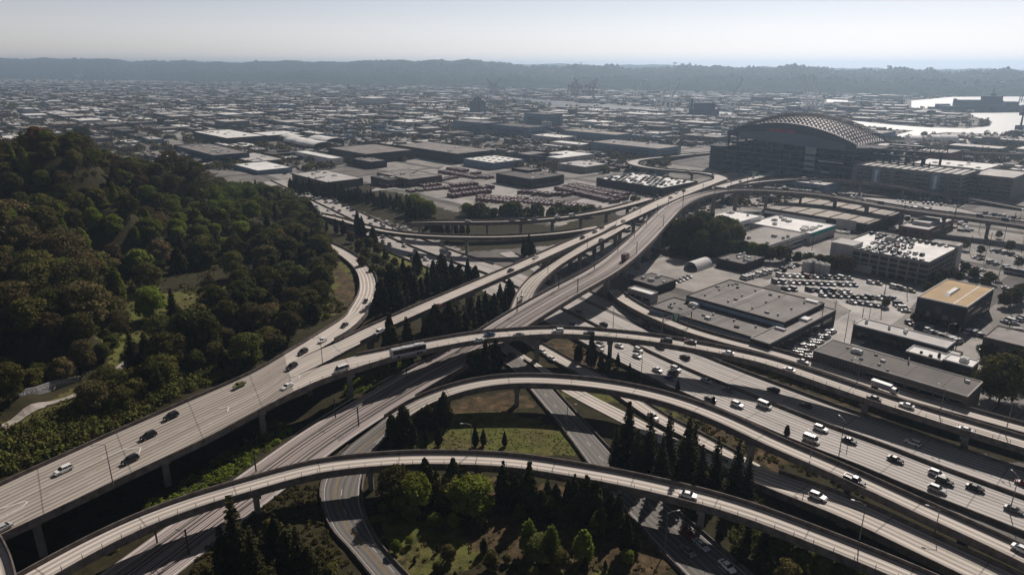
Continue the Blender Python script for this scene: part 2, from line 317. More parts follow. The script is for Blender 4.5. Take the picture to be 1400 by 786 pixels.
RD['G'] = from_pairs([((40, 860), (105, 875), 0), ((150, 785), (222, 790), .2), ((250, 712), (308, 722), .4), ((350, 641), (400, 652), .8), ((414, 596), (460, 606), 1.4), ((472, 560), (515, 570), 2.2), ((566, 508), (590, 522), 4.2), ((643, 470), (656, 482), 7), ((700, 431), (714, 446), 10), ((758, 397), (775, 409), 12.5), ((822, 362), (838, 373), 15), ((863, 327), (880, 340), 17), ((893, 299), (910, 306), 18), ((916, 280), (932, 284.5), 18), ((954, 264), (966, 269.5), 18), ((1000, 257), (1003, 264), 17), ((1050, 257.5), (1050, 264.5), 16), ((1126, 263.6), (1124, 270.5), 15), ((1228, 281), (1224, 288), 14), ((1400, 304), (1396, 312), 12), ((1560, 332), (1555, 341), 12)], [17, 17, 16, 15, 14, 13.5, 14, 16, 17, 17])
RD['H'] = from_pairs([((688, 458), (708, 460), 1), ((697, 425), (722, 426), 3.5), ((706, 400), (731, 402), 7), ((720, 383), (742, 387), 9), ((751, 359), (765, 366), 11), ((789, 337), (802, 344), 13.5), ((822, 320), (836, 325), 14.6), ((848, 306), (862, 309), 14.9)], 8.2)
RD['J'] = from_center([(560, 305, 10), (600, 304, 12), (650, 304, 12), (700, 303, 12), (740, 300.5, 12), (776, 297, 12), (827, 288.5, 13), (862, 280, 14), (892, 271.5, 14.8)], 8)
RD['I'] = from_center([(425, 291.5, .4), (455, 298, 2), (487, 307, 4), (518, 315, 7), (550, 320, 9), (579, 322.5, 10), (640, 324.5, 11), (700, 324, 11.5), (764, 319.5, 12.5), (800, 314.5, 13.5), (818, 311, 14.6)], 8)
RD['S'] = from_center([(980, 248.5, 14), (986, 244.5, 13.5), (980, 240.5, 13), (962, 237, 12.5), (935, 234.5, 12), (905, 232, 11), (880, 228.5, 10), (866, 224.5, 9), (868, 220.5, 8), (885, 217.5, 7), (916, 214.5, 5), (950, 211, 3), (990, 208, 2)], 12)
RD['N'] = from_center([(985, 262, 12), (1012, 253, 11), (1050, 248, 10), (1095, 245.5, 10), (1140, 247.5, 10), (1185, 251, 10), (1228, 256, 9), (1270, 263, 7), (1330, 273, 3), (1400, 286, 1)], 9)
RD['T'] = from_center([(985, 256, 14), (1010, 249, 12), (1035, 243, 9), (1062, 235.5, 5)], 11)
RD['Q'] = from_center([(838, 396, 1), (845, 404, 1.6), (866, 418, 2.6), (900, 435, 3.6), (945, 453, 4.6), (1000, 469, 4.8), (1050, 481.5, 4.8), (1110, 499.5, 4.8), (1180, 523, 4.8), (1240, 543.5, 4.8), (1304, 561, 5), (1400, 588, 5), (1540, 626, 5)], 8)
def md(z): return [(a, b, z) for a, b in ((370, 247), (400, 261), (447, 284), (533, 325), (604, 353.5), (673, 378), (742, 410), (812, 444), (870, 473), (944, 507), (1050, 550), (1134, 583), (1213, 611), (1271, 634), (1400, 681), (1600, 757))]
C0 = from_center(md(.06), 1.0); C0 = (C0[:, :3] + C0[:, 3:]) / 2
def offset(C, d0, d1):
    X = with_width(C, 2.0); n = (X[:, :3] - X[:, 3:]) / 2
    return np.hstack([C + n * d1, C + n * d0])
RD['F'] = offset(C0, -18.8, -.9); RD['SB'] = offset(C0, .9, 16.2)
RD['RR'] = from_center([(690, 345, .03), (720, 360, .03), (760, 381, .03), (812, 408, .03), (850, 425, .03), (880, 438.5, .03), (930, 462, .03), (985, 492, .03)], 9)
RD['L'] = from_pairs([((530, 815), (585, 815), .05), ((477, 751), (525.5, 751), .05), ((452, 722), (508, 722), .05), ((438, 680), (496, 688), .05), ((443, 652), (497, 655), .2), ((466, 620), (510, 622), .8), ((500, 592), (528, 597), 1.6), ((530, 571), (541, 583), 2.5)], 10, keep=7)
RD['M1'] = from_center([(705, 458, .1), (734, 473, .1), (783, 501, .1), (840, 531, .1), (903, 573, .1), (960, 603, .1), (1030, 641, .15)], 7)
RD['M2'] = from_center([(672, 462, .04), (700, 482, .04), (740, 508, .04), (795, 541, .04), (850, 569, .04), (930, 611, .06), (1020, 650, .12)], 6.5)
RD['MM'] = from_center([(1000, 634, .3), (1050, 656, 1.5), (1110, 678, 3), (1172, 703, 3.8), (1276, 752, 4.2), (1420, 820, 4.2)], [9, 11, 11, 10.5, 10.5])
RD['K'] = from_center([(690, 488, .08), (711, 500, .08), (731, 521, .08), (757, 551, .08), (785, 583, .08), (806, 608, .08), (845, 655, .08), (885, 695, .08), (930, 738, .08), (985, 790, .08), (1040, 845, .08)], [9, 9, 9, 10.5, 14, 15])
RD['Z'] = from_center([(-60, 700, 15), (-32, 728, 15), (-20, 750, 15), (-9, 772, 15), (-3, 805, 15)], 6)

CLAMP = np.concatenate([np.column_stack([(RD[k][:, :3] + RD[k][:, 3:])[::2] / 2, np.linalg.norm(RD[k][::2, :2] - RD[k][::2, 3:5], axis=1) / 2]) for k in ('F', 'SB', 'RR', 'L', 'M1', 'M2', 'K')] + [np.column_stack([((RD['G'][:, :3] + RD['G'][:, 3:])[:60:2]) / 2, np.full(30, 8.0)])])
CLAMP = CLAMP[(CLAMP[:, 1] < 700) & (CLAMP[:, 1] > 20)]
BW, BH = 84.0, 60.0      # street grid of the flats: block length along u and along v
# ------------------------------------------------------------------ ground, water, far hills
NAT = [[(-900, 1500), (-900, 300), (330, 250), (470, 281), (600, 345), (700, 392), (830, 452), (1000, 536), (1200, 655), (1450, 775), (1500, 1500)],
       [(395, 256), (500, 252), (640, 296), (760, 311), (840, 288), (856, 302), (760, 335), (640, 345), (520, 300)],
       [(905, 330), (985, 300), (1010, 335), (1060, 350), (1000, 352), (920, 352)],
       [(960, 484), (1060, 503), (1270, 568), (1400, 610), (1400, 640), (1230, 590), (1100, 545)]]
GREEN = [[(600, 560), (690, 556), (790, 600), (800, 628), (560, 622), (540, 600)], [(590, 520), (640, 500), (640, 515), (600, 540)], [(510, 700), (620, 690), (700, 720), (640, 790), (560, 790)], [(760, 740), (840, 730), (860, 790), (740, 800)], [(455, 345), (480, 370), (475, 425), (430, 440), (445, 400)],
         [(130, 400), (240, 400), (345, 385), (300, 425), (200, 470), (170, 520), (130, 545), (110, 600), (0, 610), (0, 580), (150, 510)], [(520, 345), (560, 350), (590, 375), (565, 385), (540, 370)],
         [(720, 520), (860, 540), (1080, 620), (1060, 640), (900, 560), (730, 532)], [(780, 465), (870, 475), (880, 500), (800, 500)]]
DRY = [[(605, 552), (690, 535), (745, 552), (700, 562), (610, 566)], [(450, 350), (475, 372), (490, 400), (470, 430), (448, 425), (462, 390)], [(730, 455), (800, 470), (860, 500), (800, 505)],
       [(930, 560), (1070, 612), (1080, 650), (960, 590)], [(560, 650), (900, 670), (960, 720), (900, 790), (740, 790), (560, 700)], [(960, 484), (1060, 503), (1230, 560), (1210, 572), (1090, 530)]]
def axis(lo, hi, step, far0, far1, k=1.22):
    a = list(np.arange(lo, hi + .1, step)); s = step; x = hi
    while x < far1: s *= k; x += s; a.append(x)
    s = step; x = lo; b = []
    while x > far0: s *= k; x -= s; b.append(x)
    return np.array(b[::-1] + a)
gx = axis(-460, 420, 4.0, -30000, 30000); gy = axis(20, 660, 4.0, -1500, 40000)
GX, GY = np.meshgrid(gx, gy); fx, fy = GX.ravel(), GY.ravel(); fz = terr(fx, fy)
fw = fy * CP + H * SP; ok_ = fw > 30
px_ = np.where(ok_, 700 + F * fx / np.where(ok_, fw, 1), -5000); py_ = np.where(ok_, 393 - F * (fy * SP - H * CP) / np.where(ok_, fw, 1), 5000)
def fr_(z0):   # pixel of the actual ground point
    w = fy * CP + (H - z0) * SP; w = np.where(w > 5, w, 5); return 700 + F * fx / w, 393 - F * (fy * SP - (H - z0) * CP) / w
hx, hy = fr_(fz)
nat = np.zeros(len(fx)); 
for p_ in NAT: nat[inpoly(px_, py_, p_)] = 1
nat[(fz > 3)] = 1; nat[fy < 60] = 1
gre = np.zeros(len(fx)); dry = np.zeros(len(fx))
for p_ in GREEN: gre[inpoly(hx, hy, p_)] = 1
for p_ in DRY: dry[inpoly(hx, hy, p_)] = 1
nx_, ny_ = len(gx), len(gy); idx = np.arange(nx_ * ny_).reshape(ny_, nx_)
qd = np.stack([idx[:-1, :-1], idx[:-1, 1:], idx[1:, 1:], idx[1:, :-1]], -1).reshape(-1, 4)
me = bpy.data.meshes.new('ground'); me.from_pydata(np.stack([fx, fy, fz], 1).tolist(), [], qd.tolist())
ca = me.color_attributes.new('cover', 'FLOAT_COLOR', 'POINT'); ca.data.foreach_set('color', np.stack([nat, gre, dry, np.ones(len(fx))], 1).ravel().astype('f'))
me.polygons.foreach_set('use_smooth', [True] * len(me.polygons))
gm = bpy.data.materials.new('ground_cover'); gm.use_nodes = True; t = gm.node_tree; N = t.nodes; L_ = t.links; b = N['Principled BSDF']; b.inputs['Roughness'].default_value = .95; b.inputs['Specular IOR Level'].default_value = .1
att = N.new('ShaderNodeAttribute'); att.attribute_name = 'cover'; geo = N.new('ShaderNodeNewGeometry'); sep = N.new('ShaderNodeSeparateColor'); L_.new(att.outputs['Color'], sep.inputs[0])
def nz(scale, det=6, rough=.65):
    n = N.new('ShaderNodeTexNoise'); n.inputs['Scale'].default_value = scale; n.inputs['Detail'].default_value = det; n.inputs['Roughness'].default_value = rough; L_.new(geo.outputs['Position'], n.inputs['Vector']); return n.outputs[0]
def ramp(fac, stops):
    r = N.new('ShaderNodeValToRGB'); cr = r.color_ramp
    while len(cr.elements) < len(stops): cr.elements.new(.5)
    for e, (p0, c) in zip(cr.elements, stops): e.position = p0; e.color = (*c, 1)
    L_.new(fac, r.inputs[0]); return r.outputs[0]
def mixc(f, a, bb):
    x = N.new('ShaderNodeMix'); x.data_type = 'RGBA'; L_.new(f, x.inputs['Factor']); L_.new(a, x.inputs['A']); L_.new(bb, x.inputs['B']); return x.outputs['Result']
def edge(ch, nscale):
    a = N.new('ShaderNodeMath'); a.operation = 'ADD'; L_.new(ch, a.inputs[0]); n = N.new('ShaderNodeMapRange'); n.inputs[1].default_value = .3; n.inputs[2].default_value = .7; n.inputs[3].default_value = -.45; n.inputs[4].default_value = .45
    L_.new(nz(nscale), n.inputs[0]); L_.new(n.outputs[0], a.inputs[1]); r = N.new('ShaderNodeMapRange'); r.inputs[1].default_value = .4; r.inputs[2].default_value = .6; L_.new(a.outputs[0], r.inputs[0]); return r.outputs[0]
bk = N.new('ShaderNodeTexBrick'); bk.offset = 0; bk.squash = 1; bk.inputs['Scale'].default_value = 1; bk.inputs['Brick Width'].default_value = BW; bk.inputs['Row Height'].default_value = BH; bk.inputs['Mortar Size'].default_value = 5.0; bk.inputs['Mortar Smooth'].default_value = .05
bk.inputs['Color1'].default_value = (.15, .14, .13, 1); bk.inputs['Color2'].default_value = (.36, .34, .32, 1); bk.inputs['Mortar'].default_value = (.13, .122, .116, 1)
mpg = N.new('ShaderNodeMapping'); mpg.inputs['Rotation'].default_value = (0, 0, R(48)); L_.new(geo.outputs['Position'], mpg.inputs[0]); L_.new(mpg.outputs[0], bk.inputs['Vector'])
mot = N.new('ShaderNodeMix'); mot.data_type = 'RGBA'; mot.blend_type = 'MULTIPLY'; mot.inputs['Factor'].default_value = 1; L_.new(bk.outputs['Color'], mot.inputs['A']); L_.new(ramp(nz(.06), [(.3, (.62, .62, .62)), (.5, (.95, .95, .94)), (.72, (1.25, 1.22, 1.2))]), mot.inputs['B']); urban = mot.outputs['Result']
soil = ramp(nz(.3), [(.3, (.016, .014, .008)), (.5, (.034, .030, .014)), (.7, (.04, .034, .016))])
green = ramp(nz(.3), [(.3, (.038, .042, .012)), (.45, (.082, .092, .022)), (.6, (.112, .122, .03)), (.75, (.145, .13, .055))])
dryc = ramp(nz(.3), [(.3, (.03, .025, .012)), (.45, (.075, .052, .028)), (.6, (.125, .085, .05)), (.75, (.17, .13, .08))])
patch = ramp(nz(.07, 4), [(.42, (0, 0, 0)), (.66, (.6, .6, .6))]); green = mixc(patch, green, dryc); worn = ramp(nz(.11, 5), [(.44, (0, 0, 0)), (.62, (.7, .7, .7))]); dryc = mixc(worn, dryc, soil)
natc = mixc(edge(sep.outputs[2], .25), mixc(edge(sep.outputs[1], .25), soil, green), dryc)
L_.new(mixc(edge(sep.outputs[0], .3), urban, natc), b.inputs['Base Color'])
bp = N.new('ShaderNodeBump'); bp.inputs['Strength'].default_value = .5; bp.inputs['Distance'].default_value = .5; L_.new(nz(1.2), bp.inputs['Height']); L_.new(bp.outputs[0], b.inputs['Normal'])
me.materials.append(gm); tag(obj('ground', me), kind='structure')

WATM = bpy.data.materials.new('harbour_water'); WATM.use_nodes = True; t = WATM.node_tree; N = t.nodes; L_ = t.links; b = N['Principled BSDF']
b.inputs['Base Color'].default_value = (.02, .035, .04, 1); b.inputs['Roughness'].default_value = .5; geo = N.new('ShaderNodeNewGeometry')
n = N.new('ShaderNodeTexNoise'); n.inputs['Scale'].default_value = .05; n.inputs['Detail'].default_value = 6; L_.new(geo.outputs['Position'], n.inputs['Vector'])
bp = N.new('ShaderNodeBump'); bp.inputs['Strength'].default_value = .15; bp.inputs['Distance'].default_value = 1.5; L_.new(n.outputs[0], bp.inputs['Height']); L_.new(bp.outputs[0], b.inputs['Normal'])
WATER = [[(1150, 163.5), (1190, 168), (1226, 171.5), (1270, 174.5), (1320, 176), (1353, 173), (1357, 167), (1330, 159), (1326, 155), (1420, 154), (1600, 153), (1600, 186), (1400, 185), (1370, 184), (1295, 181), (1240, 187), (1221, 190), (1228, 184), (1250, 178.5), (1215, 177), (1160, 170)],
         [(1246, 138), (1300, 133), (1420, 132.2), (1600, 132), (1600, 154), (1330, 153), (1290, 152), (1246, 147)], [(694, 133.5), (730, 136), (780, 141), (865, 146.5), (935, 149), (935, 152.5), (850, 150), (770, 146), (694, 137)], [(574, 123.5), (628, 125), (628, 127.5), (574, 127)],
         [(1130, 136), (1190, 139), (1190, 141.5), (1130, 140)], [(965, 152), (1000, 154), (1000, 157), (965, 155.5)]]
WORLDW = []
for pl in WATER:
    m_ = MB(); pts = [P(x, y, .35) for x, y in pl]; m_.face(pts); tag(m_.build('water', WATM), kind='structure'); WORLDW.append([(p.x, p.y) for p in pts])
# far low hills: a fan of real slopes, 3 to 9 km away
def hills(name, base, ridge, kd, mat, xs=(-260, 1700), rough=9, seed=1, nr=26, nc=760):
    r0 = np.random.default_rng(seed); X = np.linspace(*xs, nc)
    yb = np.interp(X, *zip(*base)); yr = np.interp(X, *zip(*ridge)); V = np.zeros((nr, nc, 3))
    lump = np.zeros((nr, nc)); 
    for k, a in ((6, 1.), (14, .8), (40, .55), (110, .35)):
        g = r0.normal(size=(max(3, nr * k // 60 + 2), k + 3)); gi = np.linspace(0, g.shape[0] - 1.001, nr); gj = np.linspace(0, g.shape[1] - 1.001, nc); i0 = gi.astype(int); j0 = gj.astype(int); fi = (gi - i0)[:, None]; fj = (gj - j0)[None]
        lump += a * (g[i0][:, j0] * (1 - fi) * (1 - fj) + g[i0 + 1][:, j0] * fi * (1 - fj) + g[i0][:, j0 + 1] * (1 - fi) * fj + g[i0 + 1][:, j0 + 1] * fi * fj)
    for j in range(nc):
        p0 = P(X[j], yb[j]); d0 = math.hypot(p0.x, p0.y); dx, dy = p0.x / d0, p0.y / d0; d1 = d0 * kd
        w = d1 * dy * CP + H * SP; zr = 0
        for _ in range(3):
            w = d1 * dy * CP + (H - zr) * SP; up = (393 - yr[j]) / F * w; zr = H - (d1 * dy * SP - up) / CP
        s = np.linspace(0, 1.25, nr); prof = np.where(s < 1, np.sin(np.clip(s, 0, 1) * math.pi / 2) ** 1.15, 1 - (s - 1) * 1.2)
        dd = d0 + (d1 - d0) * s
        V[:, j, 0] = dx * dd; V[:, j, 1] = dy * dd; V[:, j, 2] = zr * prof * (1 + .05 * lump[:, j] * np.clip(s * 2, 0, 1) * np.clip((1.1 - s) * 4, .12, 1)) + r0.normal(size=nr) * rough * np.where((s > .86) & (s < 1.1), .85, .25) * np.clip(s * 3, 0, 1) + (math.sin(X[j] * .045 + seed) + .6 * math.sin(X[j] * .13 + seed * 2)) * 9 * np.clip(s, 0, 1) - 3
    idx = np.arange(nr * nc).reshape(nr, nc); q = np.stack([idx[:-1, :-1], idx[:-1, 1:], idx[1:, 1:], idx[1:, :-1]], -1).reshape(-1, 4)
    me = bpy.data.meshes.new(name); me.from_pydata(V.reshape(-1, 3).tolist(), [], q.tolist()); me.materials.append(mat); return tag(obj(name, me), kind='structure'), V
HM = M('far_forest', (.075, .085, .055), col2=(.03, .04, .025), scale=.012, coord='World', rough=1, spec=0)
HB = [(-300, 107), (0, 108), (200, 110), (467, 116), (700, 121), (1000, 127), (1310, 132), (1420, 132), (1700, 132)]
HR = [(-300, 79), (0, 80), (60, 81), (120, 83), (135, 81.5), (165, 81.5), (180, 84), (300, 85.5), (450, 86), (560, 84.5), (590, 83), (640, 84), (690, 88), (760, 90), (860, 92.5), (1000, 91), (1090, 91.5), (1180, 95), (1260, 96), (1340, 98), (1420, 98), (1700, 96)]
_, HV = hills('hills', HB, HR, 1.45, HM, seed=3)
hills('hills', [(x, y - 6) for x, y in HB], [(-300, 88), (500, 90), (640, 88.5), (700, 88), (800, 88.5), (930, 89.5), (1000, 92), (1200, 94), (1400, 95.5), (1700, 95.5)], 2.2, HM, seed=5, rough=4, nr=14, nc=300)
hills('hills', [(x, y + .5) for x, y in HB], [(-300, 98), (0, 99), (100, 97), (250, 99), (420, 98), (560, 101), (700, 103), (760, 106), (900, 107), (1050, 106), (1200, 110), (1420, 113), (1700, 113)], 1.16, HM, seed=8, rough=7)
m_ = MB(); hr = random.Random(3)
for k in range(70):
    j = hr.randrange(380, 700); i = hr.randrange(6, 20); x, y, z = HV[i, j]; m_.box((x, y, z + 7), (hr.uniform(10, 26), hr.uniform(9, 16), hr.uniform(9, 14)), hr.uniform(0, 3))
tag(m_.build('hillside_houses', M('pale_siding', (.6, .58, .55))), 'pale houses scattered among the trees of the far hills', 'houses', kind='stuff')
# the air: one closed box of thin haze round everything below the sky
m_ = MB(); m_.box((0, 8000, 110), (36000, 20000, 260)); hz = m_.build('haze', [])
hm = bpy.data.materials.new('haze'); hm.use_nodes = True; t = hm.node_tree; t.nodes.clear(); pv = t.nodes.new('ShaderNodeVolumePrincipled'); mo = t.nodes.new('ShaderNodeOutputMaterial')
pv.inputs['Color'].default_value = (.58, .77, 1.0, 1); pv.inputs['Density'].default_value = .00012; pv.inputs['Anisotropy'].default_value = .52
t.links.new(pv.outputs[0], mo.inputs['Volume']); hz.data.materials.append(hm); tag(hz, kind='stuff'); hz['label'] = 'thin pale haze in the air over the whole valley'; hz['category'] = 'haze'
hz.display_type = 'WIRE'

# ------------------------------------------------------------------ roads
def alen(X):
    C = (X[:, :3] + X[:, 3:]) / 2; return C, np.concatenate([[0], np.cumsum(np.linalg.norm(np.diff(C, axis=0), axis=1))])
def sheet(X, dz=0.0, f0=0.0, f1=1.0, mb=None, mi=0):
    """Strip between fractions f0..f1 of the width, lifted dz, with metre UVs."""
    mb = mb or MB(); C, s = alen(X); A = X[:, :3] * (1 - f0) + X[:, 3:] * f0; B = X[:, :3] * (1 - f1) + X[:, 3:] * f1
    w = np.linalg.norm(X[:, :3] - X[:, 3:], axis=1)
    for i in range(len(X) - 1):
        u0, u1 = w[i] * f0, w[i] * f1; v0, v1 = w[i + 1] * f0, w[i + 1] * f1
        q = [B[i], B[i + 1], A[i + 1], A[i]]; uv = [(u1, s[i]), (v1, s[i + 1]), (v0, s[i + 1]), (u0, s[i])]
        nz_ = np.cross(q[1] - q[0], q[2] - q[0])[2]
        if nz_ < 0: q = q[::-1]; uv = uv[::-1]
        mb.face([(p[0], p[1], p[2] + dz) for p in q], mi, uv)
    return mb
def line(X, d, width=.16, dz=.03, dash=None, mb=None, skip=(0, 0)):
    """Painted line d metres from the upper edge (negative: from the lower edge)."""
    mb = mb or MB(); C, s = alen(X); w = np.linalg.norm(X[:, :3] - X[:, 3:], axis=1)[:, None]; D = (X[:, 3:] - X[:, :3]) / w
    base = X[:, :3] + D * d if d >= 0 else X[:, 3:] + D * d
    A, B = base - D * width / 2, base + D * width / 2; T = s[-1]
    segs = [(skip[0], T - skip[1])] if not dash else [(a, min(a + dash[0], T)) for a in np.arange(1, T - 1, dash[0] + dash[1])]
    def at(Q, v): return np.array([np.interp(v, s, Q[:, k]) for k in range(3)])
    for a, e in segs:
        n = max(1, int((e - a) / 3.0)); vs = np.linspace(a, e, n + 1)
        for v0, v1 in zip(vs[:-1], vs[1:]):
            q = [at(B, v0), at(B, v1), at(A, v1), at(A, v0)]
            if np.cross(q[1] - q[0], q[2] - q[0])[2] < 0: q = q[::-1]
            mb.face([(p[0], p[1], p[2] + dz) for p in q])
    return mb
def markings(X, parent, lanes, edge_in=.9, yellow=None, i0=0, zoff=.03, dash=(3, 6)):
    w = np.linalg.norm(X[len(X) // 2, :3] - X[len(X) // 2, 3:]); mb = MB()
    for d in (edge_in, -edge_in): o = line(X, d, .14, zoff).build('edge_line', WHITE, parent)
    for k in range(1, lanes): o = line(X, edge_in + (w - 2 * edge_in) * k / lanes, .14, zoff, dash).build('lane_marking', WHITE, parent)
    if yellow is not None:
        line(X, yellow - .2, .13, zoff + .004).build('centre_line', YEL, parent); line(X, yellow + .2, .13, zoff + .004).build('centre_line', YEL, parent)
    return o
ROADC = []      # (name, centreline) of everything traffic or track runs on, for pier placement and cars
def sweep(name, Q, prof, mat, parent=None, smooth=False):
    """Sweep a closed profile [(sideways, up)] along the polyline Q; sideways is measured along the outward normal in Q[:,3:]."""
    mb = MB(); rings = [[(q[0] + q[3] * a, q[1] + q[4] * a, q[2] + c) for a, c in prof] for q in Q]; mb.ring(rings); return mb.build(name, mat, parent, smooth)
PIERM = M('pier_concrete', (.2, .185, .17), scale=.3, var=.25)
def viaduct(key, label, lanes=2, thick=1.9, mat=None, para=(0, 0), pend=(0, 0), piers=26, pier_w=None, para_h=1.15, mark=True, cat='viaduct', name='elevated_ramp', edge_in=.9, twin=False, rail=False, psk=0, girder=.62):
    X = RD[key]; mat = mat or RAMPC; C, s = alen(X)
    mb = sheet(X); root = mb.build(name, mat); tag(root, label, cat)
    W_ = np.linalg.norm(X[:, :3] - X[:, 3:], axis=1)[:, None]; D = (X[:, :3] - X[:, 3:]) / W_    # towards the upper edge
    # girder under the deck
    mb = MB(); rings = []
    for i in range(len(X)):
        c, d, w = C[i], D[i], W_[i, 0] / 2
        def q(a, z): return (c[0] + d[0] * a, c[1] + d[1] * a, c[2] + z)
        rings.append([q(w + .02, -.012), q(w + .02, -.35), q(w * girder + .3, -.75), q(w * girder, -thick), q(-w * girder, -thick), q(-w * girder - .3, -.75), q(-w - .02, -.35), q(-w - .02, -.012)])
    mb.ring(rings); mb.build('girder', GIRD, root)
    for side, sgn in ((0, 1), (1, -1)):
        a = int(np.searchsorted(s, para[side])); e = int(np.searchsorted(s, s[-1] - pend[side]))
        E_ = X[:, :3] if side == 0 else X[:, 3:]; Q = np.hstack([E_, D * sgn])[a:e + 1]
        if len(Q) > 2: sweep('parapet', Q, [(.05, para_h), (.05, .012), (.05, -1.0), (.36, -1.0), (.36, para_h)], BARR, root)
        if rail and side == 1:
            mb = MB(); vs = np.arange(s[a] + 2, s[e - 1], 4.5)
            for v in vs:
                p0 = [np.interp(v, s, E_[:, k]) for k in range(3)]; mb.bar((p0[0], p0[1], p0[2] + para_h), (p0[0], p0[1], p0[2] + 2.2), .07)
            mb.build('railing_post', DARKM, root); mb = MB()
            for v0, v1 in zip(vs[:-1], vs[1:]):
                p0 = [np.interp(v0, s, E_[:, k]) for k in range(3)]; p1 = [np.interp(v1, s, E_[:, k]) for k in range(3)]
                mb.bar((p0[0], p0[1], p0[2] + 1.6), (p1[0], p1[1], p1[2] + 1.6), .022, 3)
            mb.build('railing_cable', DARKM, root)
    if mark: markings(X, root, lanes, edge_in)
    # piers on the ground, kept off the carriageways below
    v = 8.0 + psk
    while v < s[-1] - 4:
        c = np.array([np.interp(v, s, C[:, k]) for k in range(3)]); d = np.array([np.interp(v, s, D[:, k]) for k in range(3)]); w = np.interp(v, s, W_[:, 0]); gz = tz(c[0], c[1])
        bad = any(abs(c[2] - rc[:, 2][k]) > 1.5 and rc[k, 2] < c[2] and (np.hypot(rc[:, 0] - c[0], rc[:, 1] - c[1]) < rw / 2 + 1.2).any() for nm, rc, rw in ROADC if nm != key for k in [int(np.argmin(np.hypot(rc[:, 0] - c[0], rc[:, 1] - c[1])))])
        if bad: v += 3; continue
        if c[2] - thick - gz > 1.2:
            pw = pier_w or min(2.2, w * .25); ang = math.atan2(d[1], d[0])
            offs = (-w * .3, w * .3) if twin else (0,)
            for o_ in offs: mb = MB(); mb.box((c[0] + d[0] * o_, c[1] + d[1] * o_, (gz - 1.5 + c[2] - thick - .9) / 2), (pw, pw * .8, c[2] - thick - .9 - gz + 1.5), ang); pr = mb.build('pier', PIERM, root)
            mb = MB(); mb.box((c[0], c[1], c[2] - thick - .45), (w * .8, pw * 1.1, .9), ang); mb.build('pier_cap', PIERM, pr)
        v += piers
    return root
for k, w in (('F', 18), ('SB', 15.5), ('RR', 9), ('L', 10), ('M1', 7), ('M2', 6.5), ('MM', 10.5), ('K', 11), ('Q', 8), ('G', 14)):
    ROADC.append((k, alen(RD[k])[0], w))
for k, w in (('A', 25), ('A2', 9), ('B', 8), ('C', 9), ('D', 8), ('E', 7), ('H', 8), ('J', 8), ('I', 8)): ROADC.append((k, alen(RD[k])[0], w))
def ground_road(key, label, lanes, mat, dz, edge_in=.9, name='road', dash=(3, 6), yellow=None):
    X = RD[key].copy(); X[:, [2, 5]] += dz; o = sheet(X).build(name, mat); tag(o, kind='structure'); o['label'] = label
    markings(X, o, lanes, edge_in, yellow, dash=dash); return o
ground_road('F', 'five lane concrete freeway carriageway with fine lane streaks', 5, CONC, 0, 1.2)
ground_road('SB', 'far freeway carriageway on the city side of the median', 4, CONC, .008, 1.2)
ground_road('RR', 'slip road joining the far carriageway under the tall viaduct', 2, CONC, .02, 1)
ground_road('L', 'two way loop road with yellow centre lines beneath the lowest ramp', 2, ASPH, .02, 1.2, yellow=4.6)
ground_road('M1', 'single lane slip road past dry grass', 1, RAMPC, .03)
ground_road('M2', 'lower slip lane beside the dark conifers', 1, RAMPC, .02)
ground_road('K', 'asphalt road running under both curved ramps beside the grassy infield', 2, ASPH, .05, 1.1)
viaduct('A', 'wide elevated concrete freeway deck with arrow-like gore marks', 5, 2.2, DECKC, piers=34, pier_w=2.2, twin=True, edge_in=1.6, name='freeway_viaduct')
viaduct('B', 'curved loop ramp swinging round a dry grass bank', 2, 1.2, RAMPC, para=(0, 26), piers=30, edge_in=1.2)
viaduct('A2', 'long straight viaduct climbing towards the stadium', 2, 2.2, RAMPC, para=(26, 30), piers=32, name='freeway_viaduct')
viaduct('C', 'long curved ramp carrying a white coach bus', 2, 1.9, RAMPC, para=(26, 0), piers=30, rail=True, psk=14)
viaduct('D', 'middle curved ramp with a black pickup near its lower end', 1, 1.9, RAMPC, piers=29, psk=10)
viaduct('MM', 'low three lane viaduct between the two long curved ramps', 2, 1.6, RAMPC, para=(12, 0), piers=28, edge_in=1.6)
viaduct('E', 'lowest curved ramp crossing the whole view with posts along its near edge', 1, 1.8, RAMPC, piers=31, rail=True, psk=5)
gv = viaduct('G', 'tall viaduct with two rail tracks on a pinkish deck', 2, 2.2, TRACKBED, para=(120, 120), piers=27, mark=False, pier_w=2.6, name='rail_viaduct', girder=.45)
viaduct('H', 'slim curved ramp climbing between the long viaduct and the rail viaduct', 1, 1.9, RAMPC, piers=30, pend=(8, 14), psk=6)
viaduct('J', 'far ramp over the freeway carrying a queue of cars', 1, 1.7, RAMPC, piers=24, pend=(30, 6))
viaduct('I', 'thin ramp crossing straight over the freeway lanes', 1, 1.7, RAMPC, piers=40, pend=(10, 4), psk=18)
viaduct('S', 'hairpin ramp of pale concrete beyond the long viaduct', 2, 1.6, FARCON, piers=36)
viaduct('N', 'arched far ramp in front of the stadium', 1, 1.6, FARCON, piers=36)
viaduct('T', 'straight far ramp with a green sign running up to the stadium', 2, 1.6, FARCON, piers=36)
viaduct('Q', 'low ramp carrying a white truck beside the long dark warehouse', 1, 1.3, RAMPC, piers=30)
viaduct('Z', 'curved ramp end with a greenish kerb at the lower corner', 1, 1.4, RAMPC, piers=30)
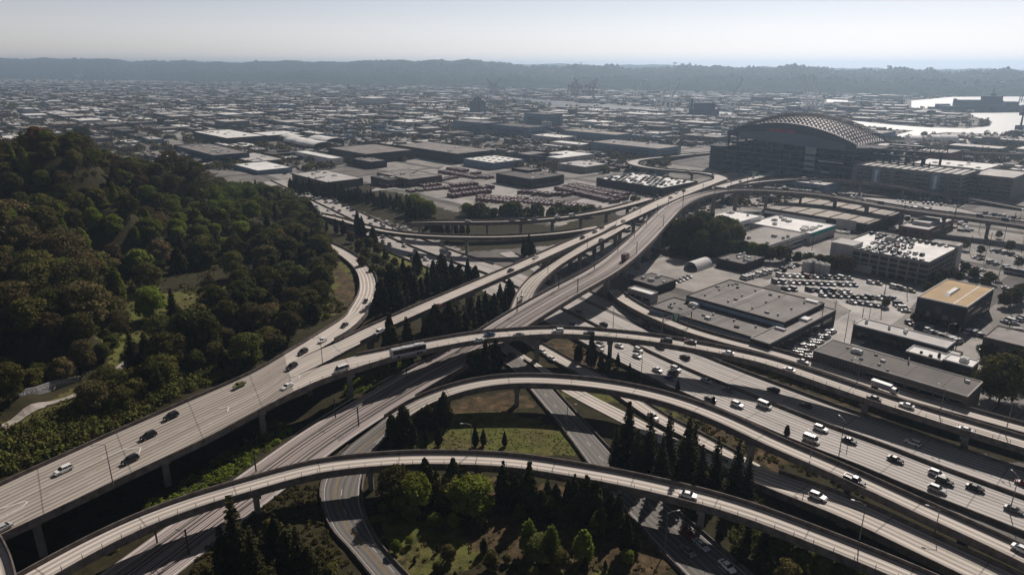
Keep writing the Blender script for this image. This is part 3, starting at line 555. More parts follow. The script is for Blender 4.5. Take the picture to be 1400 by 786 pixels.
# rails
XG = RD['G']; wG = np.linalg.norm(XG[:, :3] - XG[:, 3:], axis=1); DG = (XG[:, 3:] - XG[:, :3]) / wG[:, None]; CG = (XG[:, :3] + XG[:, 3:]) / 2
for off in (-2.72, -1.28, 1.28, 2.72):
    Q = np.hstack([CG + DG * off, DG]); sweep('rail', Q, [(-.09, .03), (-.09, .19), (.09, .19), (.09, .03)], RAIL, gv)
for off in (-4.2, 4.2): Q = np.hstack([CG + DG * off, DG]); sweep('cable_trough', Q, [(-.35, .02), (-.35, .35), (.35, .35), (.35, .02)], GIRD, gv)
mb = line(XG, .7, .3, .03); line(XG, -.7, .3, .03, None, mb); mb.build('deck_edge_line', WHITE, gv)
# gore marks painted on the wide deck
mb = MB()
for st in ([(0, 695), (34, 685), (38, 685.5), (30, 693), (0, 708)], [(172, 614), (189, 611.3), (192.5, 611.5), (190, 620)], [(396, 514.5), (407, 512.8), (410, 513), (408.5, 518)], [(299, 558.5), (310, 556), (313, 556), (311, 563)], [(140, 626), (173, 613)]):
    pts = [P(a, b_, 10.05 if a < 250 else (11.0 if a < 320 else 12.25)) for a, b_ in st]
    for a, b_ in zip(pts[:-1], pts[1:]):
        d = (b_ - a).normalized(); n = Vector((-d.y, d.x, 0)) * .17; mb.face([a - n, b_ - n, b_ + n, a + n])
go = mb.build('gore_marking', WHITE, bpy.data.objects['freeway_viaduct'])
# barriers on the ground
def barrier(label, Q, h=.9, t=.5, mat=BARR, name='concrete_barrier', f=None):
    Q = np.array(Q); T = np.gradient(Q, axis=0); T[:, 2] = 0; T /= np.linalg.norm(T, axis=1)[:, None]; n = np.stack([-T[:, 1], T[:, 0], 0 * T[:, 0]], 1)
    o = sweep(name, np.hstack([Q, n]), [(t / 2, -.3), (t * .3, h), (-t * .3, h), (-t / 2, -.3)], mat); return tag(o, label, 'barrier')
barrier('long concrete median barrier between the two freeway carriageways', C0, 1.05, .7)
def cut(A, y0, y1, x0=-1e9, x1=1e9): return A[(A[:, 1] > y0) & (A[:, 1] < y1) & (A[:, 0] > x0) & (A[:, 0] < x1)]
XF = RD['F']; XS = RD['SB']
eF = XF[:, :3] if XF[200, 0] < C0[200, 0] else XF[:, 3:]
lo = XF[:, 3:] if np.linalg.norm(XF[60, 3:] - C0[60]) > np.linalg.norm(XF[60, :3] - C0[60]) else XF[:, :3]
hi = XS[:, 3:] if np.linalg.norm(XS[60, 3:] - C0[60]) > np.linalg.norm(XS[60, :3] - C0[60]) else XS[:, :3]
barrier('tall concrete edge barrier along the near side of the freeway', cut(lo, 60, 330), 1.2, .6)
barrier('edge barrier along the near lanes far up the freeway', cut(lo, 390, 640), .9, .5)
barrier('concrete edge barrier along the city side of the freeway', cut(hi, 60, 290), 1.0, .6)
barrier('far edge barrier along the city side of the freeway beneath the conifer belt', cut(hi, 400, 640), .9, .5)
for k, lab in (('M1', 'slip road'), ('K', 'infield road'), ('L', 'loop road'), ('RR', 'far slip road')):
    X = RD[k]
    for j, (nm, E_) in enumerate((('upper', X[:, :3]), ('lower', X[:, 3:]))):
        if k == 'RR' and nm == 'lower': continue
        E2 = E_[2:-2] + np.array([0, 0, .02])
        if k == 'L': E2 = E2[:int(len(E2) * .93)]
        barrier(f'low concrete barrier along the {nm} edge of the {lab}', E2, .8, .45)
fe = empty('verge_fence', P(1165, 552, 0)); tag(fe, 'dark picket fence along the dry verge below the coach ramp', 'fence'); o_ = fe.location.copy()
fp = resamp(np.array([[*P(x, y, 0)] for x, y in ((1062, 512), (1110, 529), (1165, 548), (1232, 571))]), 3.2); m_ = MB()
for p in fp: m_.box((p[0] - o_.x, p[1] - o_.y, .8), (.16, .16, 1.8))
m_.build('fence_post', DARKM, fe); m_ = MB()
for p, q in zip(fp[:-1], fp[1:]):
    for z in (.5, 1.5): m_.bar((p[0] - o_.x, p[1] - o_.y, z), (q[0] - o_.x, q[1] - o_.y, z), .05, 4)
m_.build('fence_rail', DARKM, fe)
# ------------------------------------------------------------------ labels that single a thing out
MARKS = [('the white coach bus', 558, 478), ('the stadium', 1080, 215), ('the tan roofed building', 1315, 420), ('the rooftop car park', 1225, 345), ('the big grey warehouse', 1030, 425), ('the long dark warehouse', 1230, 525),
 ('the black pickup', 1168, 657), ('the graffiti wall', 70, 540), ('the park path bend', 235, 450), ('the loop ramp bend', 505, 385), ('the grassy infield', 690, 595), ('the loop road under the lowest ramp', 468, 690), ('the fabric shed', 950, 365),
 ('the white curved front building', 1050, 335), ('the bus depot', 630, 250), ('the far garage with banners', 1300, 245), ('the dark hollow in the park', 250, 370), ('the hilltop', 95, 185), ('the start of the coach ramp', 425, 508), ('the slim ramp bend', 740, 375),
 ('the green gantry sign', 922, 438), ('the row of small conifers', 820, 500), ('the tall firs beside the lowest ramp', 920, 640), ('the white cargo truck', 1208, 536), ('the hairpin ramp', 930, 240), ('the conifer belt', 470, 265), ('the thin ramp', 640, 324), ('the bare gantry', 608, 365),
 ('the teal edged roof', 1100, 315), ('the stepped white trimmed building', 1250, 465), ('the big leafy tree', 1365, 520), ('the wide deck with gore marks', 200, 610), ('the brick building', 1270, 310), ('the lowest ramp at its crest', 620, 625), ('the lowest ramp near its far end', 1120, 735),
 ('the middle ramp at its crest', 720, 518), ('the shaded road with stopped cars', 950, 740), ('the dry grass bank', 470, 395), ('the truck yard', 1140, 385), ('the lower corner shrubs', 380, 735), ('the rail viaduct bend', 985, 262), ('the far ramp queue', 740, 300), ('the freeway median', 944, 507), ('the harbour', 1300, 170),
 ('the silos', 652, 145), ('the roof lot by the hairpin ramp', 890, 248), ('the white long shed', 425, 215), ('the tents on the pier', 1290, 192), ('the lit poplars', 285, 310), ('the bright hillside trees', 290, 340), ('the hill foot by the freeway', 420, 300), ('the middle of the wooded slope', 130, 290), ('the lower wooded slope', 40, 430), ('the right shoulder of the hill', 310, 255), ('the steep left slope', 30, 320),
 ('the dark trees under the path', 330, 480), ('the bushes below the path', 150, 560), ('the car lot below the grey warehouse', 1085, 470), ('the red cranes', 795, 130), ('the white harbour cranes', 1100, 135), ('the grey warship', 1330, 145), ('the blue sided shed', 770, 212), ('the round hill crest trees', 170, 200)]
ASK = []
def ask(o, desc, cat, group=None): tag(o, None, cat, group); ASK.append((o, desc))
ORD = ['closest', 'second', 'third', 'fourth', 'fifth', 'sixth', 'seventh', 'eighth', 'ninth', 'tenth', 'eleventh', 'twelfth', 'thirteenth', 'fourteenth', 'fifteenth', 'sixteenth', 'seventeenth', 'eighteenth', 'nineteenth', 'twentieth']
def settle_labels():
    from collections import defaultdict
    B_ = defaultdict(list)
    for o, desc in ASK:
        x, y = proj(*o.location); best = min(MARKS, key=lambda m: math.hypot(m[1] - x, (m[2] - y) * 1.5)); dx, dy = x - best[1], (y - best[2]) * 1.5
        rel = ('right of' if dx > 0 else 'left of') if abs(dx) > abs(dy) else ('before' if dy > 0 else 'beyond')
        B_[(desc, rel, best[0])].append((math.hypot(dx, dy), o))
    for (desc, rel, nm), L2 in B_.items():
        L2.sort(key=lambda q: q[0])
        for i, (_, o) in enumerate(L2):
            if len(L2) == 1: o['label'] = f'{desc} {rel} {nm}'
            elif i < len(ORD): o['label'] = f'{desc}, {ORD[i]} {rel} {nm}'
            else: o['label'] = f'{desc}, far {rel} {nm}'
# ------------------------------------------------------------------ lamps, poles, gantries
def lamp_mesh(h, arm, double=False):
    a = MB(); a.bar((0, 0, 0), (0, 0, h), .16, 6, r2=.09); b_ = MB(); b_.bar((0, 0, h - .2), (arm * .5, 0, h + .35), .07); b_.bar((arm * .5, 0, h + .35), (arm, 0, h + .4), .06)
    c = MB(); c.box((arm + .35, 0, h + .38), (.95, .4, .18), 0, taper=.7)
    if double: b_.bar((0, 0, h - .2), (-arm, 0, h + .35), .07); c.box((-arm - .35, 0, h + .38), (.95, .4, .18), 0, taper=.7)
    return a.mesh('lamp_pole', STEEL), b_.mesh('lamp_arm', STEEL), c.mesh('lamp_head', M('lamp_head_grey', (.4, .4, .4), rough=.4))
LM = {}
def street_lamp(loc, rz, h=12, arm=2.2, label='', double=False):
    k = (h, arm, double)
    if k not in LM: LM[k] = lamp_mesh(h, arm, double)
    e = empty('street_lamp', loc, rz); tag(e, label, 'street lamp', 'lamp posts along the ramps and roads')
    for nm, me in zip(('pole', 'arm', 'lamp_head'), LM[k]): obj(nm, me, e)
LAMPS = [(155, 663, 11, 12, 200, 'tall lamp post on the wide deck beside a black hatchback'), (441, 496, 13.6, 9.5, 200, 'lamp post at the nose where the coach ramp splits off'),
 (1175, 737, 9, 9.5, 150, 'lamp post between the lowest ramp and the three lane road'), (1276, 736, 2, 8.5, 150, 'lamp post on the barrier of the three lane road'),
 (645, 618, 8.5, 9, 180, 'lamp post with a pale head on the upper edge of the lowest ramp'), (909, 752, 0, 11, 10, 'curved lamp post beside the shaded road with stopped cars'), (775, 592, 0, 10, 10, 'lamp post beside the asphalt road at the end of the infield'),
 (1108, 625, 8, 7, 100, 'slim lamp post on the middle ramp near the small dark bush'), (1147, 622, 0, 12, 100, 'tall lamp post on the freeway barrier beside a white van'), (876, 524, 0, 11, 100, 'lamp post at the freeway edge behind the row of small conifers'),
 (838, 450, 12, 9, 180, 'lamp post on the coach ramp above the freeway'), (1170, 532, 11, 10, 100, 'lamp post on the coach ramp beside the long dark warehouse'), (1285, 565, 7, 9, 100, 'lamp post on the truck ramp near the warehouse end'), (1375, 590, 7, 10, 100, 'lamp post on the truck ramp beside the big leafy tree'), 
 (842, 314, 15, 9, 200, 'lamp post where the slim ramp meets the long viaduct'), (803, 341, 14, 8, 200, 'lamp post on the slim ramp half way up'), (749, 374, 11, 8, 200, 'lamp post on the slim curved ramp at its bend'), (713, 418, 5, 8, 160, 'lamp post at the foot of the slim ramp'), (875, 292, 15, 8, 200, 'lamp post on the long viaduct before the merge'),
 (730, 358, 15, 8, 20, 'lamp post on the long viaduct next to a white car'), (1022, 330, 0, 10, 0, 'lamp post beside the fabric shed'), (1105, 480, 0, 11, 0, 'utility lamp post at the corner of the long dark warehouse'), (1156, 458, 0, 12, 0, 'lamp post at the edge of the truck yard'), (1186, 448, 0, 11, 0, 'lamp post in front of the white trimmed building'), (1292, 470, 0, 9, 0, 'lamp post in front of the tan roofed building'),
 (995, 268, 17, 8, 90, 'lamp post on the bend of the rail viaduct'), (1380, 700, 0, 11, 90, 'lamp post beside the last freeway cars')]
for x, y, z, h, dr, lb in LAMPS: street_lamp(P(x, y, z), R(dr), h, 2.4, lb)
UPM = MB(); UPM.bar((0, 0, -.5), (0, 0, 11), .19, 6, r2=.13); UCM = MB(); UCM.box((0, 0, 10.2), (2.6, .14, .16)); UCM.box((0, 0, 9.4), (1.8, .14, .14))
UPM, UCM = UPM.mesh('pole', M('pole_timber', (.07, .055, .045))), UCM.mesh('crossarm', M('pole_timber', (.07, .055, .045)))
for x, y in ((1114, 482), (1121, 452), (1139, 440), (1070, 378), (1163, 470), (1205, 425), (1240, 402), (1300, 395), (1345, 360), (1365, 380), (1325, 345), (1380, 425), (1352, 340), (1306, 480), (1375, 470), (1075, 352), (1110, 342), (1210, 398), (1338, 318), (1372, 330), (1396, 345), (1178, 440), (1030, 372), (1392, 312), (1262, 305), (1010, 305)):
    e = empty('utility_pole', P(x, y, 0), R(-48 if (x + y) % 2 else 42)); ask(e, 'dark timber utility pole', 'pole', 'utility poles along the town streets'); obj('pole', UPM, e); obj('crossarm', UCM, e)
# overhead line masts along the tracks
cm = MB(); cm.box((0, 0, 3.6), (.3, .3, 7.2)); cma = MB(); cma.bar((0, 0, 6.6), (3.4, 0, 6.3), .06); cma.bar((0, 0, 5.4), (3.2, 0, 6.3), .05); CMM = (cm.mesh('mast', DARKM), cma.mesh('bracket', DARKM))
sG = alen(XG)[1]; k = 0
pm = None
for v in np.arange(30, sG[-1] - 60, 34):
    c = [np.interp(v, sG, CG[:, q]) for q in range(3)]; d = [np.interp(v, sG, DG[:, q]) for q in range(2)]; ang = math.atan2(d[1], d[0])
    for sg in (-1, 1):
        if sg == 1 and k % 2: continue
        e = empty('catenary_mast', (c[0] + d[0] * 5.4 * sg, c[1] + d[1] * 5.4 * sg, c[2]), ang + (math.pi if sg > 0 else 0))
        ask(e, 'dark overhead line mast by the tracks', 'mast', 'masts along the rail tracks')
        obj('mast', CMM[0], e); obj('bracket', CMM[1], e)
    k += 1
mb = MB()
for off in (-2, 2):
    Q = CG + DG * off
    for i in range(0, len(Q) - 8, 8): mb.bar(Q[i] + [0, 0, 5.9], Q[i + 8] + [0, 0, 5.9], .03, 3)
tag(mb.build('overhead_wire', DARKM), 'thin overhead wires strung above the two rail tracks', 'wire')
def gantry(label, a, bb, h, signs=()):
    e = empty('sign_gantry', a); tag(e, label, 'sign gantry'); d = bb - a; Ln = d.length; dn = d.normalized()
    for q in (Vector((0, 0, 0)), d): m1 = MB(); m1.bar(q, q + Vector((0, 0, h)), .25, 6); m1.build('post', STEEL, e)
    m1 = MB(); nb = max(4, int(Ln / 2))
    for k_ in (0, 1.4):
        for w in (-.5, .5):
            n = Vector((-dn.y, dn.x, 0)) * w; m1.bar(n + Vector((0, 0, h - 1.4 + k_)), n + d + Vector((0, 0, h - 1.4 + k_)), .09)
    for i in range(nb):
        for w in (-.5, .5):
            n = Vector((-dn.y, dn.x, 0)) * w; m1.bar(n + d * (i / nb) + Vector((0, 0, h - 1.4)), n + d * ((i + 1) / nb) + Vector((0, 0, h)), .06, 3)
    m1.build('truss', STEEL, e)
    for f0, wd, ht in signs:
        m1 = MB(); n = Vector((-dn.y, dn.x, 0)); n = n if n.y < 0 else -n; c = d * f0 + n * .75 + Vector((0, 0, h - .7)); ang = math.atan2(dn.y, dn.x)
        m1.box(c, (wd, .12, ht), ang); s_ = m1.build('sign_panel', M('sign_green', (.012, .12, .075), var=.1), e)
        m1 = MB()
        for i, (ww, zz) in enumerate(((.7, .3), (.55, 0), (.4, -.3))):
            m1.box(c + n * .08 + Vector((0, 0, zz * ht)), (wd * ww, .03, ht * .12), ang)
        m1.build('sign_lettering', WHITE, s_)
gantry('sign gantry with one green panel over the slip road by the grey warehouse', P(905, 457, 1.5), P(944, 446, 3.5), 7.5, [(.42, 3.0, 3.4)])
gantry('bare dark gantry across the freeway lanes below the thin ramp', P(585, 382, 0), P(632, 391, 0), 9)
gantry('far gantry with a small green sign on the ramp to the stadium', P(1022, 247, 12), P(1038, 249, 11), 8, [(.5, 8, 5)])

# ------------------------------------------------------------------ vehicles
PAINT = {n: M('paint_' + n, c, rough=.28, var=.04, spec=.5) for n, c in dict(white=(.72, .72, .71), black=(.012, .012, .013), silver=(.42, .42, .43), grey=(.13, .135, .14), blue=(.03, .07, .18), red=(.16, .02, .02), green=(.16, .16, .05), maroon=(.10, .028, .03), tan=(.3, .25, .18), yellow=(.5, .33, .06)).items()}
LAMPW = M('headlight_lens', (.75, .75, .72), rough=.2, var=.05); LAMPR = M('taillight_lens', (.25, .01, .008), rough=.25, var=.05)
CARS = {  # length, width, belt profile (x, z), cabin (rear base, rear top, front top, front base), roof height, wheels x, radius
 'sedan': (4.7, 1.84, [(-2.35, .62), (-2.3, .95), (-1.5, 1.02), (.75, .98), (1.9, .82), (2.35, .6)], (-1.75, -.95, .35, 1.15), 1.45, (-1.38, 1.42), .33),
 'suv': (4.75, 1.92, [(-2.37, .7), (-2.33, 1.08), (-1.5, 1.1), (.9, 1.08), (2.0, .98), (2.37, .7)], (-2.25, -1.95, .35, 1.1), 1.74, (-1.4, 1.45), .37),
 'pickup': (5.7, 2.0, [(-2.85, .75), (-2.84, 1.08), (-.7, 1.1), (1.3, 1.12), (2.6, 1.0), (2.85, .75)], (-.65, -.5, .85, 1.55), 1.85, (-1.75, 1.85), .4),
 'van': (5.3, 2.05, [(-2.65, .8), (-2.64, 1.15), (-1.5, 1.2), (1.5, 1.18), (2.3, 1.0), (2.65, .7)], (-2.6, -2.5, 1.2, 2.05), 2.2, (-1.65, 1.65), .38)}
def car_body(kind):
    L, w, belt, (b0, t0, t1, f0), h, wx, wr = CARS[kind]; w /= 2
    body = MB(); rings = []
    for i, (x, z) in enumerate(belt):
        k = .86 if i in (0, len(belt) - 1) else (.95 if i in (1, len(belt) - 2) else 1)
        zb = .38 if i in (0, len(belt) - 1) else .26
        rings.append([(x, -w * k * .92, zb), (x, w * k * .92, zb), (x, w * k, zb + .16), (x, w * k, z - .12), (x, w * k * .88, z), (x, -w * k * .88, z), (x, -w * k, z - .12), (x, -w * k, zb + .16)])
    body.ring(rings)
    def bz(x): return float(np.interp(x, [q[0] for q in belt], [q[1] for q in belt]))
    zr = h - .07; wt = w * (.74 if kind != 'van' else .86); wb = w * .9
    body.ring([[(t0 - .04, -wt, zr), (t0 - .04, wt, zr), (t1 + .04, wt, zr), (t1 + .04, -wt, zr)], [(t0 + .1, -wt * .9, h), (t0 + .1, wt * .9, h), (t1 - .12, wt * .9, h), (t1 - .12, -wt * .9, h)]])
    gl = MB()
    gl.ring([[(b0, -wb, bz(b0) - .02), (b0, wb, bz(b0) - .02), (f0, wb, bz(f0) - .02), (f0, -wb, bz(f0) - .02)], [(t0, -wt, zr), (t0, wt, zr), (t1, wt, zr), (t1, -wt, zr)]])
    for xx in ((b0 + t0) / 2 + .3, (t0 + t1) / 2 - .05, (t1 + f0) / 2 - .2):      # pillars
        for sg in (-1, 1): body.bar((xx, sg * (wb + .01), bz(xx)), (min(max(xx, t0), t1), sg * (wt + .012), zr), .045)
    if kind == 'pickup':
        bed = (-2.75, -.72)
        gl.face([(bed[0], -w * .78, 1.1), (bed[1], -w * .78, 1.11), (bed[1], w * .78, 1.11), (bed[0], w * .78, 1.1)])
        for sg in (-1, 1): body.box(((bed[0] + bed[1]) / 2, sg * w * .86, 1.2), (bed[1] - bed[0], .14, .3))
        body.box((bed[0], 0, 1.2), (.12, w * 1.7, .3))
    for sg in (-1, 1): body.box((f0 - .15, sg * (w + .1), bz(f0) + .08), (.16, .2, .13))
    return body, gl
CM = {}
def car_meshes(kind, col):
    if ('b', kind) not in CM:
        L, w, belt, cab, h, wx, wr = CARS[kind]; CM[('b', kind)] = car_body(kind)
        wh = MB(); n = 12
        rg = [[(wr * r_ * math.cos(2 * math.pi * k / n), y, wr * r_ * math.sin(2 * math.pi * k / n)) for k in range(n)] for r_, y in ((.6, -.12), (1, -.12), (1, .12), (.6, .12))]
        wh.ring(rg); CM[('w', kind)] = wh.mesh('wheel', TYRE)
        rm = MB(); rm.ring([[(wr * .6 * math.cos(2 * math.pi * k / 8), y, wr * .6 * math.sin(2 * math.pi * k / 8)) for k in range(8)] for y in (-.125, .125)]); CM[('r', kind)] = rm.mesh('rim', M('alloy_rim', (.35, .35, .36), rough=.35, metal=.6))
        a = MB(); a.box((0, 0, 0), (.14, .42, .16)); CM[('h', kind)] = a.mesh('headlight', LAMPW); CM[('t', kind)] = a.mesh('taillight', LAMPR)
        CM[('g', kind)] = CM[('b', kind)][1].mesh('windows', GLASS)
    if (kind, col) not in CM: CM[(kind, col)] = CM[('b', kind)][0].mesh('car_body', PAINT[col])
    return CM
def car(kind, col, loc, heading, desc=None, group='moving traffic', pitch=0.0, label=None, nm=None):
    L, w, belt, cab, h, wx, wr = CARS[kind]; K = car_meshes(kind, col)
    e = empty(nm or {'sedan': 'car', 'suv': 'suv', 'pickup': 'pickup_truck', 'van': 'van'}[kind], loc, heading); e.rotation_euler.y = -pitch
    cat = {'sedan': 'car', 'suv': 'car', 'pickup': 'pickup truck', 'van': 'van'}[kind]
    if label: tag(e, label, cat, group)
    else: ask(e, desc or f'{col} {kind}', cat, group)
    obj('body', K[(kind, col)], e); obj('windows', K[('g', kind)], e)
    for x in wx:
        for sg in (-1, 1):
            o = obj('wheel', K[('w', kind)], e); o.location = (x, sg * (w / 2 - .1), wr); r_ = obj('rim', K[('r', kind)], o)
    for sg in (-1, 1):
        o = obj('headlight', K[('h', kind)], e); o.location = (L / 2 - .09, sg * w * .34, belt[-2][1] - .22)
        o = obj('taillight', K[('t', kind)], e); o.location = (-L / 2 + .04, sg * w * .36, belt[1][1] - .16)
    return e
FM = {}
def far_car(kind, col, loc, heading, desc, group):
    if (kind, col) not in FM:
        b_, g_ = CM.setdefault(('b', kind), None) or car_body(kind)
        CM[('b', kind)] = (b_, g_)
        m1 = MB(); m1.v = b_.v + g_.v; nb = len(b_.v); m1.f = b_.f + [tuple(i + nb for i in f) for f in g_.f]; m1.m = [0] * len(b_.f) + [1] * len(g_.f); m1.uv = b_.uv + g_.uv
        L, w, belt, cab, h, wx, wr = CARS[kind]
        for x in wx:
            for sg in (-1, 1): m1.box((x, sg * (w / 2 - .1), wr), (wr * 1.8, .22, wr * 2), 0, 2)
        FM[(kind, col)] = m1.mesh('parked_car', [PAINT[col], GLASS, TYRE])
        if ('g', kind) not in CM: CM.pop(('b', kind))
    o = obj({'sedan': 'car', 'suv': 'suv', 'pickup': 'pickup_truck', 'van': 'van'}[kind], FM[(kind, col)], None, loc, heading)
    ask(o, desc, {'sedan': 'car', 'suv': 'car', 'pickup': 'pickup truck', 'van': 'van'}[kind], group); return o
DIRS = {}
def on_road(key, px, py):
    """Point, heading and slope on road `key` under a pixel (the middle of the vehicle's footprint)."""
    C, s = alen(RD[key]); z = C[:, 2].mean()
    for _ in range(4):
        p = P(px, py, z); i = int(np.argmin(np.hypot(C[:, 0] - p.x, C[:, 1] - p.y))); z = C[i, 2]
    j, k_ = max(i - 1, 0), min(i + 1, len(C) - 1); T = C[k_] - C[j]
    # interpolate z along the segment
    tt = np.dot([p.x - C[i, 0], p.y - C[i, 1]], T[:2]) / max(np.dot(T[:2], T[:2]), 1e-6); z = C[i, 2] + T[2] * tt + .06
    return P(px, py, z), math.atan2(T[1], T[0]), math.atan2(T[2], math.hypot(T[0], T[1]))
def road_car(key, px, py, kind, col, desc, rev=False, far=False):
    p, a, sl_ = on_road(key, px, py)
    if rev: a += math.pi; sl_ = -sl_
    if far: return far_car(kind, col, p, a, desc, 'moving traffic')
    return car(kind, col, p, a, desc, pitch=sl_)
NEAR = [('A', 87, 645, 'suv', 'white', 'white SUV on the wide deck', 1), ('A', 203, 598, 'suv', 'black', 'black hatchback on the wide deck', 1), ('A', 178, 631, 'suv', 'black', 'large black SUV on the wide deck', 1), ('A', 234, 571, 'suv', 'black', 'black SUV on the wide deck', 1), ('A', 2, 725, 'sedan', 'silver', 'silver sedan cut by the frame', 1),
 ('A', 327, 528, 'sedan', 'green', 'olive green sedan on the wide deck', 1), ('A', 393, 530, 'sedan', 'white', 'white sedan by a gore mark', 1), ('A', 399, 503, 'suv', 'black', 'black SUV near the split', 1), ('B', 414, 483, 'suv', 'black', 'black SUV entering the loop ramp', 1), ('B', 441, 467, 'sedan', 'white', 'white sedan at the foot of the loop ramp', 1), ('B', 471, 446, 'sedan', 'black', 'dark sedan on the loop ramp', 1), ('B', 500, 413, 'sedan', 'black', 'black sedan high on the loop ramp', 1),
 ('A2', 518, 456, 'suv', 'white', 'white SUV on the long viaduct', 1), ('A2', 599, 420, 'sedan', 'red', 'dark red sedan on the long viaduct', 1), ('C', 467, 507, 'van', 'white', 'white minivan on the coach ramp', 1),
 ('C', 654, 467, 'sedan', 'white', 'white sedan on the coach ramp', 1), ('C', 669, 459, 'sedan', 'blue', 'blue sedan on the coach ramp', 1), ('C', 709, 460, 'sedan', 'black', 'dark sedan on the coach ramp', 1), ('C', 763, 454, 'suv', 'white', 'white SUV on the coach ramp', 1), ('C', 805, 458, 'suv', 'black', 'black SUV behind the tree tip', 1), ('C', 911, 467, 'suv', 'black', 'dark SUV on the coach ramp', 1), ('C', 944, 469, 'sedan', 'maroon', 'maroon sedan on the coach ramp', 1), ('C', 995, 484, 'sedan', 'white', 'white sedan on the coach ramp', 1), ('C', 1078, 507, 'sedan', 'white', 'white hatchback on the coach ramp', 1), ('C', 1194, 546, 'sedan', 'black', 'black sedan on the coach ramp', 1), ('C', 1239, 556, 'sedan', 'white', 'white sedan with dark roof', 1), ('C', 1318, 589, 'sedan', 'white', 'white sedan low on the coach ramp', 1),
 ('A2', 732, 353, 'sedan', 'white', 'white sedan on the long viaduct', 1), ('A2', 698, 371, 'sedan', 'black', 'black sedan on the long viaduct', 1), ('A2', 796, 326, 'sedan', 'black', 'black sedan on the long viaduct', 1), ('A2', 813, 318, 'sedan', 'grey', 'grey sedan on the long viaduct', 1), ('A2', 823, 312, 'sedan', 'grey', 'grey sedan on the long viaduct', 0), ('A2', 852, 303, 'sedan', 'silver', 'silver sedan on the long viaduct', 0), ('A2', 899, 269, 'suv', 'black', 'black SUV on the long viaduct', 0), ('A2', 917, 271, 'sedan', 'silver', 'silver sedan on the long viaduct', 0), ('A2', 935, 262, 'suv', 'black', 'black SUV on the long viaduct', 0), ('A2', 925, 265, 'sedan', 'white', 'white sedan on the long viaduct', 0),
 ('H', 714, 407, 'sedan', 'white', 'white sedan on the slim ramp', 0), ('H', 709, 421, 'sedan', 'grey', 'grey sedan on the slim ramp', 0), ('H', 822, 329, 'sedan', 'grey', 'grey sedan on the slim ramp', 0),
 ('F', 1008, 555, 'suv', 'white', 'white SUV on the freeway', 0), ('F', 1045, 556, 'van', 'white', 'white van on the freeway', 0), ('F', 1109, 603, 'van', 'white', 'white minivan on the freeway', 0), ('F', 971, 548, 'sedan', 'black', 'black sedan on the freeway', 0), ('F', 1122, 588, 'suv', 'white', 'white SUV on the freeway', 0), ('F', 1161, 604, 'sedan', 'black', 'black sedan on the freeway', 0), ('F', 1224, 630, 'sedan', 'black', 'black sedan on the freeway', 0), ('F', 1281, 650, 'suv', 'white', 'white SUV on the freeway', 0), ('F', 1291, 660, 'suv', 'black', 'black SUV on the freeway', 0), ('F', 1281, 671, 'suv', 'silver', 'silver SUV on the freeway', 0), ('F', 1333, 669, 'sedan', 'black', 'dark sedan on the freeway', 0), ('F', 1386, 699, 'sedan', 'grey', 'grey sedan on the freeway', 0), ('F', 996, 535, 'sedan', 'grey', 'grey sedan in the ramp shadow', 0), ('F', 966, 522, 'sedan', 'silver', 'silver sedan in the ramp shadow', 0), ('F', 899, 507, 'sedan', 'white', 'white sedan on the freeway', 0), ('F', 924, 506, 'suv', 'white', 'white SUV on the freeway', 0), ('F', 920, 512, 'sedan', 'black', 'black sedan on the freeway', 0), ('F', 873, 480, 'suv', 'white', 'white SUV on the freeway', 0), ('F', 871, 488, 'sedan', 'white', 'white sedan on the freeway', 0), ('F', 847, 474, 'sedan', 'white', 'white sedan on the freeway', 0), ('F', 820, 478, 'suv', 'white', 'white SUV on the freeway', 0), ('F', 821, 472, 'sedan', 'black', 'black sedan on the freeway', 0), ('F', 784, 445, 'sedan', 'blue', 'blue sedan on the freeway', 0), ('F', 792, 427, 'sedan', 'grey', 'grey sedan on the freeway', 0), ('F', 916, 519, 'sedan', 'blue', 'blue sedan on the freeway', 0),
 ('SB', 1247, 607, 'suv', 'white', 'white SUV on the far carriageway', 1), ('SB', 1101, 556, 'sedan', 'black', 'dark sedan on the far carriageway', 1), ('SB', 1057, 535, 'suv', 'black', 'black SUV on the far carriageway', 1), ('SB', 1400, 663, 'sedan', 'red', 'red sedan on the far carriageway', 1), ('SB', 936, 490, 'suv', 'black', 'black SUV on the far carriageway', 1), ('SB', 902, 476, 'sedan', 'grey', 'grey sedan on the far carriageway', 1), ('SB', 825, 445, 'suv', 'black', 'black SUV on the far carriageway', 1),
 ('RR', 876, 439, 'sedan', 'silver', 'silver sedan on the slip road', 1), ('RR', 882, 447, 'sedan', 'black', 'black sedan on the slip road', 1), ('D', 1168, 659, 'pickup', 'black', 'black pickup with an open bed', 0), ('D', 1398, 754, 'sedan', 'white', 'white sedan cut by the frame', 0), ('MM', 1118, 681, 'suv', 'white', 'white hatchback on the three lane road', 0),
 ('M1', 742, 482, 'sedan', 'white', 'white sedan on the slip lane', 0), ('M1', 755, 492, 'sedan', 'white', 'white sedan on the slip lane', 0), ('M1', 893, 572, 'suv', 'white', 'white SUV on the slip lane', 0), ('K', 701, 487, 'sedan', 'black', 'black sedan on the asphalt road', 0), ('K', 959, 747, 'sedan', 'silver', 'silver sedan in the shaded queue', 0), ('K', 994, 776, 'sedan', 'white', 'white sedan in the shaded queue', 0), ('K', 940, 755, 'sedan', 'grey', 'grey sedan in the shaded queue', 0), ('K', 941, 731, 'sedan', 'red', 'dark red sedan in the shaded queue', 0), ('E', 941, 679, 'sedan', 'white', 'white sedan in dappled shade', 0), ('Q', 1098, 496, 'sedan', 'silver', 'silver sedan on the truck ramp', 0)]
for key, x, y, kd, cl, ds, rv in NEAR: road_car(key, x, y, kd, cl, ds, bool(rv))
COLS = ['white'] * 7 + ['black'] * 7 + ['silver'] * 5 + ['grey'] * 4 + ['blue', 'red', 'tan']
